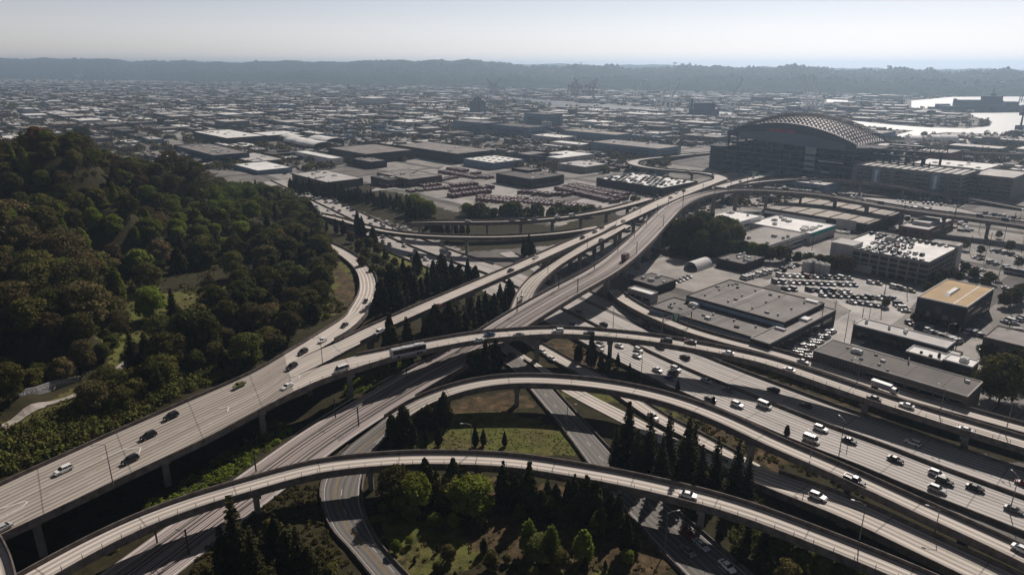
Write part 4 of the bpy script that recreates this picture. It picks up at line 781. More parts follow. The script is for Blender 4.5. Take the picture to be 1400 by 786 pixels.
def rc(): return rnd.choice(COLS)
# far freeway traffic and the ramps' queues
for key, lanes, w, t0, t1, n, rv in (('F', 5, 17, 372, 660, 72, 0), ('SB', 4, 14, 372, 560, 40, 1)):
    C, s = alen(RD[key]); D = (RD[key][:, 3:] - RD[key][:, :3]); sel = [i for i in range(len(C)) if C[i, 1] > 300]
    used = []
    for k in range(n * 4):
        i = rnd.choice(sel); f = (rnd.randrange(lanes) + .5) / lanes * .86 + .07; p = RD[key][i, :3] + D[i] * f; x, y = proj(*p)
        if not 395 < x < t1 or len(used) >= n or any(math.hypot(p[0] - q[0], p[1] - q[1]) < 7.5 for q in used): continue
        used.append(p); T = C[min(i + 1, len(C) - 1)] - C[i - 1]; a = math.atan2(T[1], T[0]) + (math.pi if rv else 0); cl = rc(); kd = rnd.choice(['sedan', 'sedan', 'suv', 'suv', 'van'])
        far_car(kd, cl, (p[0], p[1], p[2] + .03), a, f'{cl} {"SUV" if kd == "suv" else kd} in far traffic', 'moving traffic')
for key, xs, rv in (('J', [(700, 303), (716, 302), (730, 301), (762, 298), (782, 296), (640, 304)], 0), ('N', [(1100, 245.5), (1200, 252)], 0), ('S', [(940, 235), (975, 239.5), (916, 214.5), (950, 211)], 0), ('T', [(1012, 249), (1030, 243.6), (1042, 240)], 0)):
    for x, y in xs: cl = rc(); road_car(key, x, y, rnd.choice(['sedan', 'suv', 'van']), cl, f'{cl} vehicle on a far ramp', bool(rv), True)
CG_, sg_ = alen(RD['G'])
for x, y in ((1075, 260), (1095, 261.5), (1118, 264), (1140, 268), (1165, 271), (1180, 274), (1205, 279), (1240, 284), (1262, 286), (1300, 291), (1340, 297), (1375, 302)):
    cl = rc(); road_car('G', x, y, rnd.choice(['sedan', 'suv', 'van']), cl, f'{cl} vehicle on the rail deck', False, True)
# a coach, a cargo truck, a work truck, a city bus
def coach(loc, a, label, L=13.6, body='silver', name='coach_bus', group=None, pitch=0):
    e = empty(name, loc, a); e.rotation_euler.y = -pitch; tag(e, label, 'bus', group); w, h = 2.6, 3.5; m1 = MB()
    def rg(x, k=1, zt=h): return [(x, -w / 2 * k, .45), (x, w / 2 * k, .45), (x, w / 2 * k, zt - .35), (x, w / 2 * k - .25, zt), (x, -w / 2 * k + .25, zt), (x, -w / 2 * k, zt - .35)]
    m1.ring([rg(-L / 2, .97, h - .08), rg(-L / 2 + .25), rg(L / 2 - .5), rg(L / 2 - .05, .97, h - .3)]); m1.build('body', PAINT[body], e)
    m1 = MB()
    for sg in (-1, 1): m1.box((-.2, sg * (w / 2 + .004), 2.35), (L - .8, .03, 1.7))
    m1.build('side_windows', GLASS, e); m1 = MB(); m1.box((L / 2 - .02, 0, 2.1), (.12, w * .9, 1.7)); m1.build('windscreen', GLASS, e)
    m1 = MB(); m1.box((-L * .28, 0, h + .1), (2.4, 1.5, .22)); m1.box((L * .12, 0, h + .08), (1.6, 1.4, .18)); m1.build('roof_unit', M('bus_unit_and_sparkle', (.5, .5, .5)), e)
    for x in (L / 2 - 2.6, -L / 2 + 3.4, -L / 2 + 2.1):
        for sg in (-1, 1):
            m1 = MB(); m1.ring([[(x + .5 * math.cos(k * math.pi / 6), sg * (w / 2 - .12) + y, .5 + .5 * math.sin(k * math.pi / 6)) for k in range(12)] for y in (-.15, .15)]); m1.build('wheel', TYRE, e)
    for sg in (-1, 1): m1 = MB(); m1.box((L / 2 - .03, sg * .95, .85), (.1, .4, .2)); m1.build('headlight', LAMPW, e); m1 = MB(); m1.box((-L / 2 - .02, sg * 1.05, 1.3), (.08, .25, .5)); m1.build('taillight', LAMPR, e)
    m1 = MB(); m1.box((0, 0, .8), (L - .6, w + .02, .25)); m1.build('lower_stripe', PAINT['blue'], e); return e
p, a, sl_ = on_road('C', 558, 485); coach(p, a + math.pi, 'white coach bus with dark windows on the curved ramp', pitch=-sl_)
p, a, sl_ = on_road('Q', 1208, 534)
def cargo(loc, a, label, L=11.5, col='white', cab='white'):
    e = empty('cargo_truck', loc, a); tag(e, label, 'truck'); m1 = MB(); m1.box((-1.2, 0, 2.45), (L - 3, 2.5, 2.6)); m1.build('cargo_box', PAINT[col], e)
    m1 = MB(); m1.ring([[(L / 2 - 2.6, -1.2, .6), (L / 2 - 2.6, 1.2, .6), (L / 2, 1.15, .6), (L / 2, -1.15, .6)], [(L / 2 - 2.6, -1.2, 1.9), (L / 2 - 2.6, 1.2, 1.9), (L / 2 - .1, 1.15, 1.7), (L / 2 - .1, -1.15, 1.7)], [(L / 2 - 2.5, -1.1, 2.9), (L / 2 - 2.5, 1.1, 2.9), (L / 2 - .9, 1.05, 2.85), (L / 2 - .9, -1.05, 2.85)]]); c_ = m1.build('cab', PAINT[cab], e)
    m1 = MB(); m1.ring([[(L / 2 - .1, -1.05, 1.75), (L / 2 - .1, 1.05, 1.75), (L / 2 - .02, 1.05, 1.75), (L / 2 - .02, -1.05, 1.75)], [(L / 2 - .85, -.95, 2.75), (L / 2 - .85, .95, 2.75), (L / 2 - .77, .95, 2.75), (L / 2 - .77, -.95, 2.75)]]); m1.build('windscreen', GLASS, c_)
    m1 = MB(); m1.box((-1, 0, .85), (L - 2.4, 1.0, .35)); m1.build('chassis', DARKM, e)
    for x in (L / 2 - 1.3, -L / 2 + 1.2, -L / 2 + 2.4):
        for sg in (-1, 1):
            m1 = MB(); m1.ring([[(x + .5 * math.cos(k * math.pi / 6), sg * 1.05 + y, .5 + .5 * math.sin(k * math.pi / 6)) for k in range(12)] for y in (-.16, .16)]); m1.build('wheel', TYRE, e)
    return e
cargo(p, a, 'pale cargo truck on the low ramp beside the dark warehouse', 11, 'silver').scale = (.85, .85, .8)
p, a, sl_ = on_road('G', 855, 355); cargo(p, a, 'small dark work truck standing on the rail viaduct', 8, 'maroon', 'tan')
coach(P(1388, 375), R(-48), 'white city bus waiting in the street beyond the tan roofed building', 11.5, name='city_bus')
cargo(P(609, 349), R(-40), 'bluish white truck under the thin ramp on the freeway', 9, 'silver', 'white')
# rows of parked vehicles: (px start, px end, count, facing offset)
def row(a, bb, n, z, kinds, cols, desc, group, rz=None, jit=.25, skip=.0, flip=0):
    A, B = P(*a, z), P(*bb, z); d = (B - A); ang = math.atan2(d.y, d.x) + math.pi / 2 + flip if rz is None else rz
    for i in range(n):
        if rnd.random() < skip: continue
        p = A + d * ((i + .5) / n); kd = rnd.choice(kinds); cl = rnd.choice(cols)
        far_car(kd, cl, (p.x + rnd.uniform(-jit, jit), p.y + rnd.uniform(-jit, jit), z + .02), ang + rnd.gauss(0, .03), desc.format(cl, {'suv': 'SUV'}.get(kd, kd)), group)
g1 = 'vehicles parked in the truck yard'; tk = ['van', 'pickup', 'pickup', 'suv']; tcl = ['white'] * 5 + ['black', 'black', 'silver', 'grey', 'grey', 'tan', 'blue', 'red']
for a, bb, n in (((1062, 378), (1165, 382), 11), ((1056, 386.5), (1172, 391), 12), ((1070, 396), (1165, 401), 9), ((1120, 405), (1238, 411), 11), ((1175, 386), (1205, 389), 3), ((1218, 393), (1250, 400), 4), ((1160, 414), (1212, 421), 5)):
    row(a, bb, n, .03, tk, tcl, '{} {} in the truck yard', g1, rz=R(-62), skip=.08)
g2 = 'cars parked beside the grey warehouse'
for k in range(6): row((1067 + 10 * k, 484 - 6 * k), (1098 + 8.5 * k, 490 - 7 * k), 7, .03, ['sedan', 'suv', 'sedan'], ['white'] * 5 + ['silver'] * 3 + ['black'], '{} {} in the packed lot', g2, rz=R(40))
row((1100, 487), (1115, 488), 3, .03, ['sedan'], ['white', 'silver'], '{} {} in the packed lot', g2, rz=R(40))
row((895, 398), (945, 378), 9, .03, ['sedan'], ['white', 'silver', 'grey'], '{} {} behind the low flat roof', 'cars parked along the grey warehouse back', rz=R(-48))
row((1014, 382), (1052, 372), 8, .03, ['van', 'pickup'], ['white'], '{} {} by the warehouse corner', 'white work vans by the grey warehouse')
g3 = 'cars parked in the yards on the city side'
for a, bb, n in (((1268, 452), (1312, 470), 8), ((1325, 455), (1352, 462), 5), ((1372, 442), (1398, 436), 5), ((1340, 475), (1370, 500), 6), ((1225, 415), (1240, 428), 4), ((1330, 385), (1360, 378), 4), ((1375, 400), (1399, 392), 5), ((1330, 352), (1380, 368), 7), ((1345, 340), (1395, 352), 6)):
    row(a, bb, n, .03, ['sedan', 'suv', 'van'], COLS, '{} {} in a yard', g3, skip=.1)

for a, bb, n in (((1105, 266), (1190, 276), 16), ((1110, 262), (1180, 270), 12), ((1225, 275), (1320, 284), 16), ((1235, 270), (1330, 278), 14), ((1345, 292), (1395, 300), 8), ((1245, 366), (1262, 378), 4), ((1060, 372), (1090, 362), 6), ((1075, 357), (1110, 348), 7), ((1300, 352), (1345, 372), 7), ((1350, 378), (1385, 400), 6), ((1388, 350), (1399, 356), 3), ((1270, 432), (1330, 458), 8), ((1240, 440), (1262, 452), 4), ((1385, 440), (1399, 470), 5), ((1340, 520), (1352, 530), 2)):
    row(a, bb, n, .03, ['sedan', 'suv', 'sedan', 'van'], COLS, '{} {} in a side lot', g3, skip=.12, jit=.6)
# ------------------------------------------------------------------ trees
def leaf_quads(C, Nrm, size, r0):
    n = len(C); a = r0.normal(size=(n, 3)); t1 = np.cross(Nrm, a); t1 /= np.linalg.norm(t1, axis=1)[:, None] + 1e-9; t2 = np.cross(Nrm, t1)
    s = size * r0.uniform(.55, 1.35, (n, 1)); k = r0.uniform(.6, 1.1, (n, 1)); j = lambda: r0.uniform(.75, 1.25, (n, 1))
    return np.stack([C - t1 * s * j(), C - t2 * s * k * j(), C + t1 * s * j(), C + t2 * s * k * j()], 1) * 1.0
def lobes_crown(lobes, n, size, r0, inner=.74, droop=0.0, rag=.19):
    lobes = np.array(lobes); c, r = lobes[:, :3], lobes[:, 3:]; area = (r[:, 0] * r[:, 1] + r[:, 0] * r[:, 2] + r[:, 1] * r[:, 2]); k = r0.choice(len(lobes), n, p=area / area.sum())
    d = r0.normal(size=(n, 3)); d /= np.linalg.norm(d, axis=1)[:, None]; d[:, 2] = np.where(d[:, 2] < -.5, -d[:, 2], d[:, 2])
    p = c[k] + d * r[k] * (1 + r0.normal(size=(n, 1)) * rag)
    keep = np.ones(n, bool)
    for i in range(len(lobes)):
        q = (p - c[i]) / r[i]; keep &= ~(((q ** 2).sum(1) < inner ** 2) & (k != i))
    p, d = p[keep], d[keep]; nn = d + r0.normal(size=d.shape) * .55; nn[:, 2] += .25; nn /= np.linalg.norm(nn, axis=1)[:, None]
    return leaf_quads(p, nn, size, r0)
def broadleaf(h, rad, nl, n, size, r0, base=.22, flat=.8):
    lobes = []; top = h
    for i in range(nl):
        f = r0.uniform(0, 1); z = h * (base + (1 - base) * f); rr = rad * math.sin(math.pi * min(1, .18 + .80 * f)) ** .75
        a = r0.uniform(0, 6.28); q = rr * math.sqrt(r0.uniform(.1, .75)); s = rad * r0.uniform(.2, .4)
        lobes.append((q * math.cos(a), q * math.sin(a), min(z, h - s * flat), s, s * r0.uniform(.8, 1.2), s * flat))
    lobes.append((0, 0, h * .62, rad * .6, rad * .6, h * .28))
    return lobes_crown(lobes, n, size, r0)
def column_crown(h, rad, n, size, r0, tip=.75, base=.06):
    nl = 26; lobes = []
    for i in range(nl):
        f = (i + r0.uniform(0, 1)) / nl; z = h * (base + (1 - base) * f * .94); rr = rad * (1 - f ** 1.6) ** tip * (.55 + .45 * min(1, f * 5)); a = i * 2.4 + r0.uniform(-.4, .4); s = max(.25, rr * .55)
        lobes.append((rr * .5 * math.cos(a), rr * .5 * math.sin(a), z, s, s, s * 1.7))
    return lobes_crown(lobes, n, size, r0, inner=.7)
def fir_crown(h, rad, r0, size=.42, whorls=22):
    Q = []
    for i in range(whorls):
        f = i / whorls; z = h * (.12 + .86 * f); R_ = rad * (1 - f) ** .85 * r0.uniform(.85, 1.1) + .25; nb = max(5, int(9 * (1 - f) + 4))
        for k in range(nb):
            a = 6.283 * (k + r0.uniform(-.3, .3)) / nb + i; L2 = R_ * r0.uniform(.75, 1.12); m = max(3, int(L2 / size * 2.2)); t = np.linspace(.12, 1, m) * L2
            side = r0.uniform(-1, 1, m) * (L2 - t * .75) * .28; x = t * math.cos(a) - side * math.sin(a); y = t * math.sin(a) + side * math.cos(a); zz = z - t * (.28 - .1 * f) + t * t / max(L2, .1) * .1 + r0.normal(size=m) * .1
            Q.append(np.stack([x, y, zz], 1))
    C = np.concatenate(Q); n = r0.normal(size=C.shape) * .45 + np.array([0, 0, 1]); n /= np.linalg.norm(n, axis=1)[:, None]
    return leaf_quads(C, n, size * 1.15, r0)
def trunk_mesh(h, r, limbs, r0, spread=1.0):
    m_ = MB(); m_.bar((0, 0, -.8), (0, 0, h * .55), r, 6, r2=r * .6); m_.bar((0, 0, h * .55), (0, 0, h * .92), r * .6, 5, r2=r * .15)
    for i in range(limbs):
        z = h * r0.uniform(.3, .65); a = r0.uniform(0, 6.28); L2 = spread * r0.uniform(.5, .8); m_.bar((0, 0, z), (L2 * math.cos(a), L2 * math.sin(a), z + L2 * .7), r * .4, 4, r2=r * .12)
    return m_.mesh('trunk', TRUNK)
r0 = np.random.default_rng(7); TV = {}
for kind, lf, hs in (('dark', 'dark', (13, 16, 12)), ('brown', 'brown', (14, 17, 12)), ('bright', 'bright', (11, 14, 9)), ('olive', 'olive', (7, 9, 6)), ('autumn', 'autumn', (8, 10))):
    TV[kind] = []
    for h in hs:
        rad = h * r0.uniform(.36, .46); TV[kind].append((h, quads_mesh('crown', broadleaf(h, rad, 46, 10500, .32 if h > 10 else .27, r0), LEAF[lf]), trunk_mesh(h * .8, h * .022, 5, r0, rad)))
TV['conif'] = [(h, quads_mesh('crown', column_crown(h, rd, 3200, .34, r0, tp), LEAF['conif']), trunk_mesh(h * .8, .2, 0, r0)) for h, rd, tp in ((12, 2.0, .8), (10, 2.2, .7), (14, 2.2, .8), (11, 1.7, .9), (9, 2.0, .6))]
TV['fir'] = [(h, quads_mesh('crown', fir_crown(h, rd, r0), LEAF['conif']), trunk_mesh(h * .95, .35, 0, r0)) for h, rd in ((20, 4.6), (17, 4.2), (22, 4.4))]
TV['poplar'] = [(h, quads_mesh('crown', column_crown(h, rd, 3200, .36, r0, .55, .1), LEAF['bright']), trunk_mesh(h * .8, .22, 3, r0)) for h, rd in ((13, 2.3), (11, 2.4), (15, 2.6))]
KN = {'dark': ('broadleaf_tree', 'tree'), 'brown': ('broadleaf_tree', 'tree'), 'bright': ('broadleaf_tree', 'tree'), 'olive': ('small_tree', 'tree'), 'autumn': ('small_tree', 'tree'), 'conif': ('conifer_tree', 'conifer'), 'fir': ('fir_tree', 'conifer'), 'poplar': ('poplar_tree', 'tree')}
def tree(kind, loc, h, desc, group, wide=1.0):
    v = rnd.choice(TV[kind]); s = h / v[0]; nm, cat = KN[kind]; e = empty(nm, loc, rnd.uniform(0, 6.28)); e.scale = (s * wide, s * wide, s); ask(e, desc, cat, group)
    obj('crown', v[1], e); obj('trunk', v[2], e); return e
def px_tree(kind, x, ytop, ybase, desc, group, z=None, wide=1.0):
    p = G(x, ybase) if z is None else P(x, ybase, z); w = p.y * CP + (H - p.z) * SP; h = 4.0
    for _ in range(12):
        ty = proj(p.x, p.y, p.z + h)[1]; h *= 1 + (ty - ytop) / max(4, ybase - ty) * .7; h = min(max(h, 2), 34)
    return tree(kind, p, h, desc, group, wide)
gA = 'conifers between the ramps'; gB = 'leafy trees inside the lowest loop'; MORE = [(530, 372, 418), (538, 360, 416), (546, 366, 413), (553, 352, 406), (560, 362, 408), (568, 372, 412), (545, 385, 426), (528, 392, 430), (576, 378, 406), (585, 366, 402), (593, 354, 398), (618, 352, 396), (628, 360, 398), (640, 352, 394), (650, 362, 394), (605, 346, 392), (598, 372, 402), (522, 380, 424), (555, 378, 420), (664, 396, 440), (676, 400, 446), (655, 402, 446), (684, 386, 428), (690, 398, 432), (645, 404, 456), (697, 380, 420)]; gC = 'trees of the wooded hillside'; gD = 'trees along the far freeway belt'
CON = [(536, 424, 506), (559, 431, 503), (597, 414, 492), (616, 410, 488), (627, 416, 486), (637, 425, 482), (606, 428, 490), (587, 436, 496), (646, 478, 520), (664, 463, 520), (678, 463, 510), (655, 477, 518), (608, 534, 584), (586, 552, 594), (595, 556, 590), (578, 556, 588), (554, 552, 606), (537, 565, 606), (548, 570, 611), (566, 575, 610), (650, 580, 614), (661, 584, 613), (690, 588, 616), (583, 585, 613), (600, 580, 612),
 (583, 624, 688), (598, 638, 690), (621, 624, 690), (635, 638, 694), (688, 628, 692), (723, 628, 704), (748, 652, 702), (759, 660, 706), (784, 646, 706), (776, 652, 708), (800, 648, 714), (811, 656, 718), (844, 671, 728), (832, 674, 726), (855, 700, 756), (705, 650, 700), (740, 668, 712), (820, 690, 740),
 (793, 468, 495), (808, 455, 503), (821, 479, 508), (831, 480, 510), (844, 481, 506), (860, 495, 521), (926, 517, 537), (1075, 580, 597), (790, 470, 497), (975, 541, 553),
 (490, 286, 324), (496, 294, 325), (511, 309, 337), (426, 284, 312), (571, 342, 377), (552, 360, 402), (561, 372, 404), (533, 380, 412), (541, 384, 410), (594, 355, 395), (612, 365, 398), (622, 366, 396), (586, 378, 402), (604, 372, 400), (723, 319, 353), (716, 326, 352), (728, 330, 354), (460, 298, 320), (447, 300, 318), (470, 300, 322), (436, 296, 316)]
for x, a, b_ in CON + MORE: px_tree('conif', x, a, b_, 'slim dark conifer', gA)
for i in range(34):
    f = i / 33; x = 398 + f * 145; yb = 262 + f * 24 + rnd.uniform(-3, 3); px_tree('conif', x, yb - rnd.uniform(16, 24), yb, 'dark conifer in the belt', gD, 0, 1.1)
for x, a, b_ in ((552, 276, 292), (560, 270, 300), (568, 276, 304), (575, 285, 308), (584, 290, 314), (594, 296, 320), (603, 300, 321), (612, 300, 322), (622, 303, 323), (632, 306, 322), (640, 305, 320)): px_tree('conif', x, a, b_, 'dark conifer in the belt', gD, 0, 1.2)
for x, a, b_ in ((548, 266, 288), (557, 264, 288), (566, 266, 294), (577, 272, 300), (587, 276, 304)): px_tree(rnd.choice(['bright', 'poplar', 'dark']), x, a, b_, 'leafy tree in the belt', gD, 0)
for i in range(24):
    x = 640 + i * 7.2 + rnd.uniform(-2, 2); yb = 300 - (x - 640) * .01 + rnd.uniform(-2, 3); px_tree(rnd.choice(['bright', 'dark', 'poplar', 'dark']), x, yb - rnd.uniform(14, 23), yb, 'leafy tree beside the far ramp', gD, 0)
for x, a, b_, k in ((546, 641, 698, 'dark'), (569, 654, 704, 'bright'), (556, 664, 709, 'dark'), (620, 652, 697, 'dark'), (646, 655, 705, 'bright'), (632, 672, 704, 'dark'), (705, 640, 678, 'olive'), (748, 674, 710, 'dark'), (788, 678, 702, 'dark'), (817, 697, 733, 'bright'), (723, 708, 766, 'bright'), (753, 716, 771, 'bright'), (797, 723, 771, 'bright'), (839, 695, 725, 'dark'), (690, 652, 680, 'dark'), (770, 690, 712, 'dark'), (735, 735, 775, 'dark')):
    px_tree('poplar' if k == 'bright' and b_ - a > 34 and x > 700 else k, x, a, b_, 'leafy green tree' if k == 'bright' else 'dull green tree', gB, wide=1.25 if x > 600 else 1.0)
for x, a, b_ in ((856, 541, 640), (885, 556, 655), (911, 556, 648), (935, 562, 672), (945, 568, 655), (975, 588, 680), (1003, 598, 684), (868, 580, 662), (955, 600, 682), (902, 590, 668), (840, 575, 640), (1020, 618, 682)): px_tree('fir', x, a + 4, b_, 'dark layered fir', 'firs beside the lowest ramp', wide=.72)
for x, a, b_ in ((331, 671, 800), (312, 716, 806), (352, 714, 808), (412, 716, 800)): px_tree('fir', x, a, b_, 'tall layered fir at the lower corner', 'trees at the lower corner', wide=.8)
for x, a, b_ in ((380, 700, 760), (396, 722, 778), (340, 735, 800), (425, 745, 800)): px_tree('conif', x, a, b_, 'slim dark tree at the lower corner', 'trees at the lower corner', wide=1.2)
for x, a, b_ in ((372, 712, 742), (398, 738, 768), (430, 762, 788), (310, 772, 800), (455, 772, 798), (285, 772, 800), (366, 775, 808)): px_tree('olive', x, a, b_, 'small olive green tree', 'trees at the lower corner')
for x, a, b_, k in ((930, 300, 338, 'dark'), (945, 296, 345, 'dark'), (960, 290, 340, 'dark'), (972, 300, 345, 'dark'), (985, 296, 334, 'dark'), (998, 300, 330, 'bright'), (915, 308, 330, 'dark'), (955, 315, 350, 'dark'), (938, 320, 348, 'dark'), (980, 312, 348, 'dark'), (922, 318, 342, 'olive'), (1002, 308, 340, 'olive')): px_tree(k, x, a, b_, 'dense tree below the rail viaduct', 'trees below the rail viaduct', 0)
for x, a, b_, k in ((978, 330, 350, 'olive'), (990, 328, 350, 'olive'), (1003, 330, 352, 'dark'), (1015, 330, 352, 'dark'), (1028, 332, 354, 'bright'), (1042, 334, 356, 'dark'), (1052, 338, 358, 'dark'), (1065, 336, 358, 'dark'), (1118, 348, 368, 'dark'), (1130, 350, 370, 'olive'), (1142, 350, 371, 'autumn'), (1152, 350, 372, 'autumn'), (1160, 352, 372, 'autumn'), (1365, 488, 552, 'dark'), (1383, 500, 548, 'dark'), (1353, 500, 545, 'dark'), (1363, 448, 470, 'olive'), (1372, 452, 475, 'olive'), (1395, 388, 412, 'dark'), (1385, 394, 418, 'dark'), (1374, 400, 420, 'olive'), (1330, 366, 382, 'olive'), (1318, 360, 376, 'dark'), (1300, 366, 380, 'olive'), (1340, 336, 348, 'dark'), (1075, 340, 356, 'dark'), (1090, 345, 360, 'olive'), (1105, 346, 362, 'dark'), (1345, 380, 396, 'dark'), (1352, 372, 388, 'dark'), (1310, 372, 386, 'dark'), (1280, 372, 388, 'olive'), (1268, 386, 400, 'dark'), (1392, 352, 366, 'dark'), (1380, 330, 344, 'olive'), (1240, 296, 304, 'dark'), (1220, 300, 309, 'olive'), (1365, 316, 326, 'dark'), (1345, 470, 490, 'dark'), (1385, 476, 500, 'dark'), (1398, 480, 505, 'olive'), (1250, 428, 440, 'olive'), (1210, 408, 420, 'olive'), (1318, 328, 342, 'dark'), (1290, 368, 384, 'autumn')):
    px_tree(k, x, a, b_, {'dark': 'dense green tree', 'olive': 'pale olive tree', 'autumn': 'autumn coloured tree', 'bright': 'bright green tree'}[k] + ' in the town', 'trees between the town buildings', 0)
for i in range(22): x = 1195 + i * 6 + rnd.uniform(-2, 2); yb = 262 + i * .6 + rnd.uniform(-3, 3); px_tree('conif' if i > 10 else 'dark', x, yb - rnd.uniform(7, 11), yb, 'dark street tree before the far garage', 'street trees before the far garage', 0)
for x, y in ((480, 330), (492, 340), (505, 338), (518, 345), (500, 352), (515, 360), (528, 355), (540, 362), (533, 372), (522, 378), (545, 378), (510, 372), (496, 362)): px_tree('olive', x, y - rnd.uniform(9, 13), y + 4, 'small dull tree on the bank', 'small trees on the bank by the loop ramp')
# the wooded hill
HILL = [(-60, 235), (0, 196), (40, 184), (95, 176), (150, 186), (200, 202), (250, 218), (300, 240), (360, 262), (410, 275), (430, 300), (440, 320), (452, 345), (455, 385), (447, 425), (420, 460), (385, 478), (330, 500), (285, 512), (240, 530), (190, 560), (150, 575), (128, 560), (130, 520), (60, 530), (-60, 575)]
CLEAR = [(118, 400), (160, 372), (195, 378), (240, 378), (300, 364), (326, 350), (343, 345), (356, 345), (352, 388), (300, 424), (250, 446), (216, 464), (190, 500), (165, 530), (120, 560), (118, 520), (160, 480), (140, 440)]
pts = []; cand = []
xs = rng.uniform(-420, 20, 40000); ys = rng.uniform(140, 640, 40000); zs = terr(xs, ys)
w_ = ys * CP + (H - zs) * SP; hx = 700 + F * xs / w_; hy = 393 - F * (ys * SP - (H - zs) * CP) / w_
okh = inpoly(hx, hy, HILL) & ~inpoly(hx, hy, CLEAR) & (zs > 1.2)
roadpts = np.concatenate([alen(RD[k])[0] for k in ('A', 'B', 'A2')])
cell = {}
for x, y, z, a, b_ in zip(xs[okh], ys[okh], zs[okh], hx[okh], hy[okh]):
    d = math.hypot(x, y); gap = 7.3 if d < 330 else 8.2
    if (np.hypot(roadpts[:, 0] - x, roadpts[:, 1] - y) < 9.5).any(): continue
    k = (int(x // 10), int(y // 10))
    if any(math.hypot(x - q[0], y - q[1]) < gap for i in (-1, 0, 1) for j in (-1, 0, 1) for q in cell.get((k[0] + i, k[1] + j), ())): continue
    cell.setdefault(k, []).append((x, y)); pts.append((x, y, z, a, b_))
def hill_kind(a, b_):
    if inpoly([a], [b_], [(225, 265), (350, 262), (350, 352), (225, 345)])[0]: return rnd.choice(['bright', 'bright', 'bright', 'poplar', 'poplar', 'dark'])
    if inpoly([a], [b_], [(120, 290), (230, 280), (230, 380), (130, 400)])[0]: return rnd.choice(['dark', 'bright', 'poplar', 'brown'])
    if inpoly([a], [b_], [(185, 345), (320, 345), (335, 392), (190, 400)])[0]: return rnd.choice(['dark', 'dark', 'conif', 'fir'])  # dark kinds put here to stand in for the shadow over the hollow
    if a > 310 and b_ > 320: return rnd.choice(['dark', 'dark', 'conif', 'brown'])
    if a > 330: return rnd.choice(['dark', 'dark', 'conif', 'dark'])
    if b_ > 440 and a > 150: return rnd.choice(['dark', 'dark', 'fir', 'olive'])
    if b_ > 420: return rnd.choice(['dark', 'dark', 'brown'])
    return rnd.choice(['brown'] * 5 + ['dark'] * 4 + ['olive', 'olive', 'bright', 'poplar', 'conif'])
pts.sort(key=lambda q: q[0] ** 2 + q[1] ** 2)
HD = {'brown': 'brown green broadleaf tree', 'dark': 'dark green broadleaf tree', 'bright': 'bright green broadleaf tree', 'poplar': 'light green upright tree', 'conif': 'slim dark conifer', 'olive': 'small olive tree', 'fir': 'dark layered fir'}
far_leaf = {}
for i, (x, y, z, a, b_) in enumerate(pts):
    k = hill_kind(a, b_); h = {'brown': rnd.uniform(8, 17), 'dark': rnd.uniform(7, 16), 'bright': rnd.uniform(9, 14), 'poplar': rnd.uniform(10, 15), 'conif': rnd.uniform(10, 15), 'olive': rnd.uniform(7, 10), 'fir': rnd.uniform(14, 19)}[k]
    if b_ > 455: h *= .72
    if k in ('brown', 'dark') and a < 180 and b_ > 300: h *= 1.2
    if i < 285: tree(k, (x, y, z - .3), h, HD[k] + ' on the hill', gC, rnd.uniform(.85, 1.3))
    else:
        v = rnd.choice(TV[k]); me = v[1]; n = len(me.vertices); co = np.empty(n * 3, 'f'); me.vertices.foreach_get('co', co); co = co.reshape(-1, 4, 3)[::2]; s = h / v[0]; t = rnd.uniform(0, 6.28); ct, st = math.cos(t), math.sin(t)
        c2 = co * s; c2 = np.stack([c2[..., 0] * ct - c2[..., 1] * st, c2[..., 0] * st + c2[..., 1] * ct, c2[..., 2]], -1) * np.array([1.15, 1.15, 1]) + np.array([x, y, z - .3]); far_leaf.setdefault(LEAF[{'conif': 'conif', 'fir': 'conif', 'poplar': 'bright'}.get(k, k)].name, []).append(c2)
for lfn, L2 in far_leaf.items():
    o = obj('hillside_forest', quads_mesh('hillside_forest', np.concatenate(L2).astype('f'), MATS[lfn])); tag(o, 'massed crowns of the wooded hillside further up the slope', 'forest', kind='stuff')
print('hill trees', len(pts))
px_tree('fir', 94, 157, 204, 'lone pointed evergreen on the hilltop', gC); px_tree('autumn', 52, 174, 206, 'yellowing tree on the hilltop', gC); px_tree('dark', 116, 174, 206, 'dark round tree on the hilltop', gC)
for x, a, b_, k in ((165, 362, 425, 'poplar'), (152, 358, 420, 'poplar'), (210, 395, 440, 'bright'), (165, 425, 458, 'brown'), (205, 360, 400, 'dark'), (300, 395, 425, 'olive'), (330, 385, 425, 'dark'), (185, 450, 510, 'fir'), (205, 452, 512, 'fir'), (235, 455, 508, 'dark'), (262, 425, 486, 'dark'), (280, 430, 490, 'dark'), (355, 395, 430, 'dark'), (365, 365, 410, 'dark'), (345, 415, 455, 'dark'), (320, 345, 382, 'dark')): px_tree(k, x, a, b_, HD[k] + ' by the park path', 'trees around the park clearing')
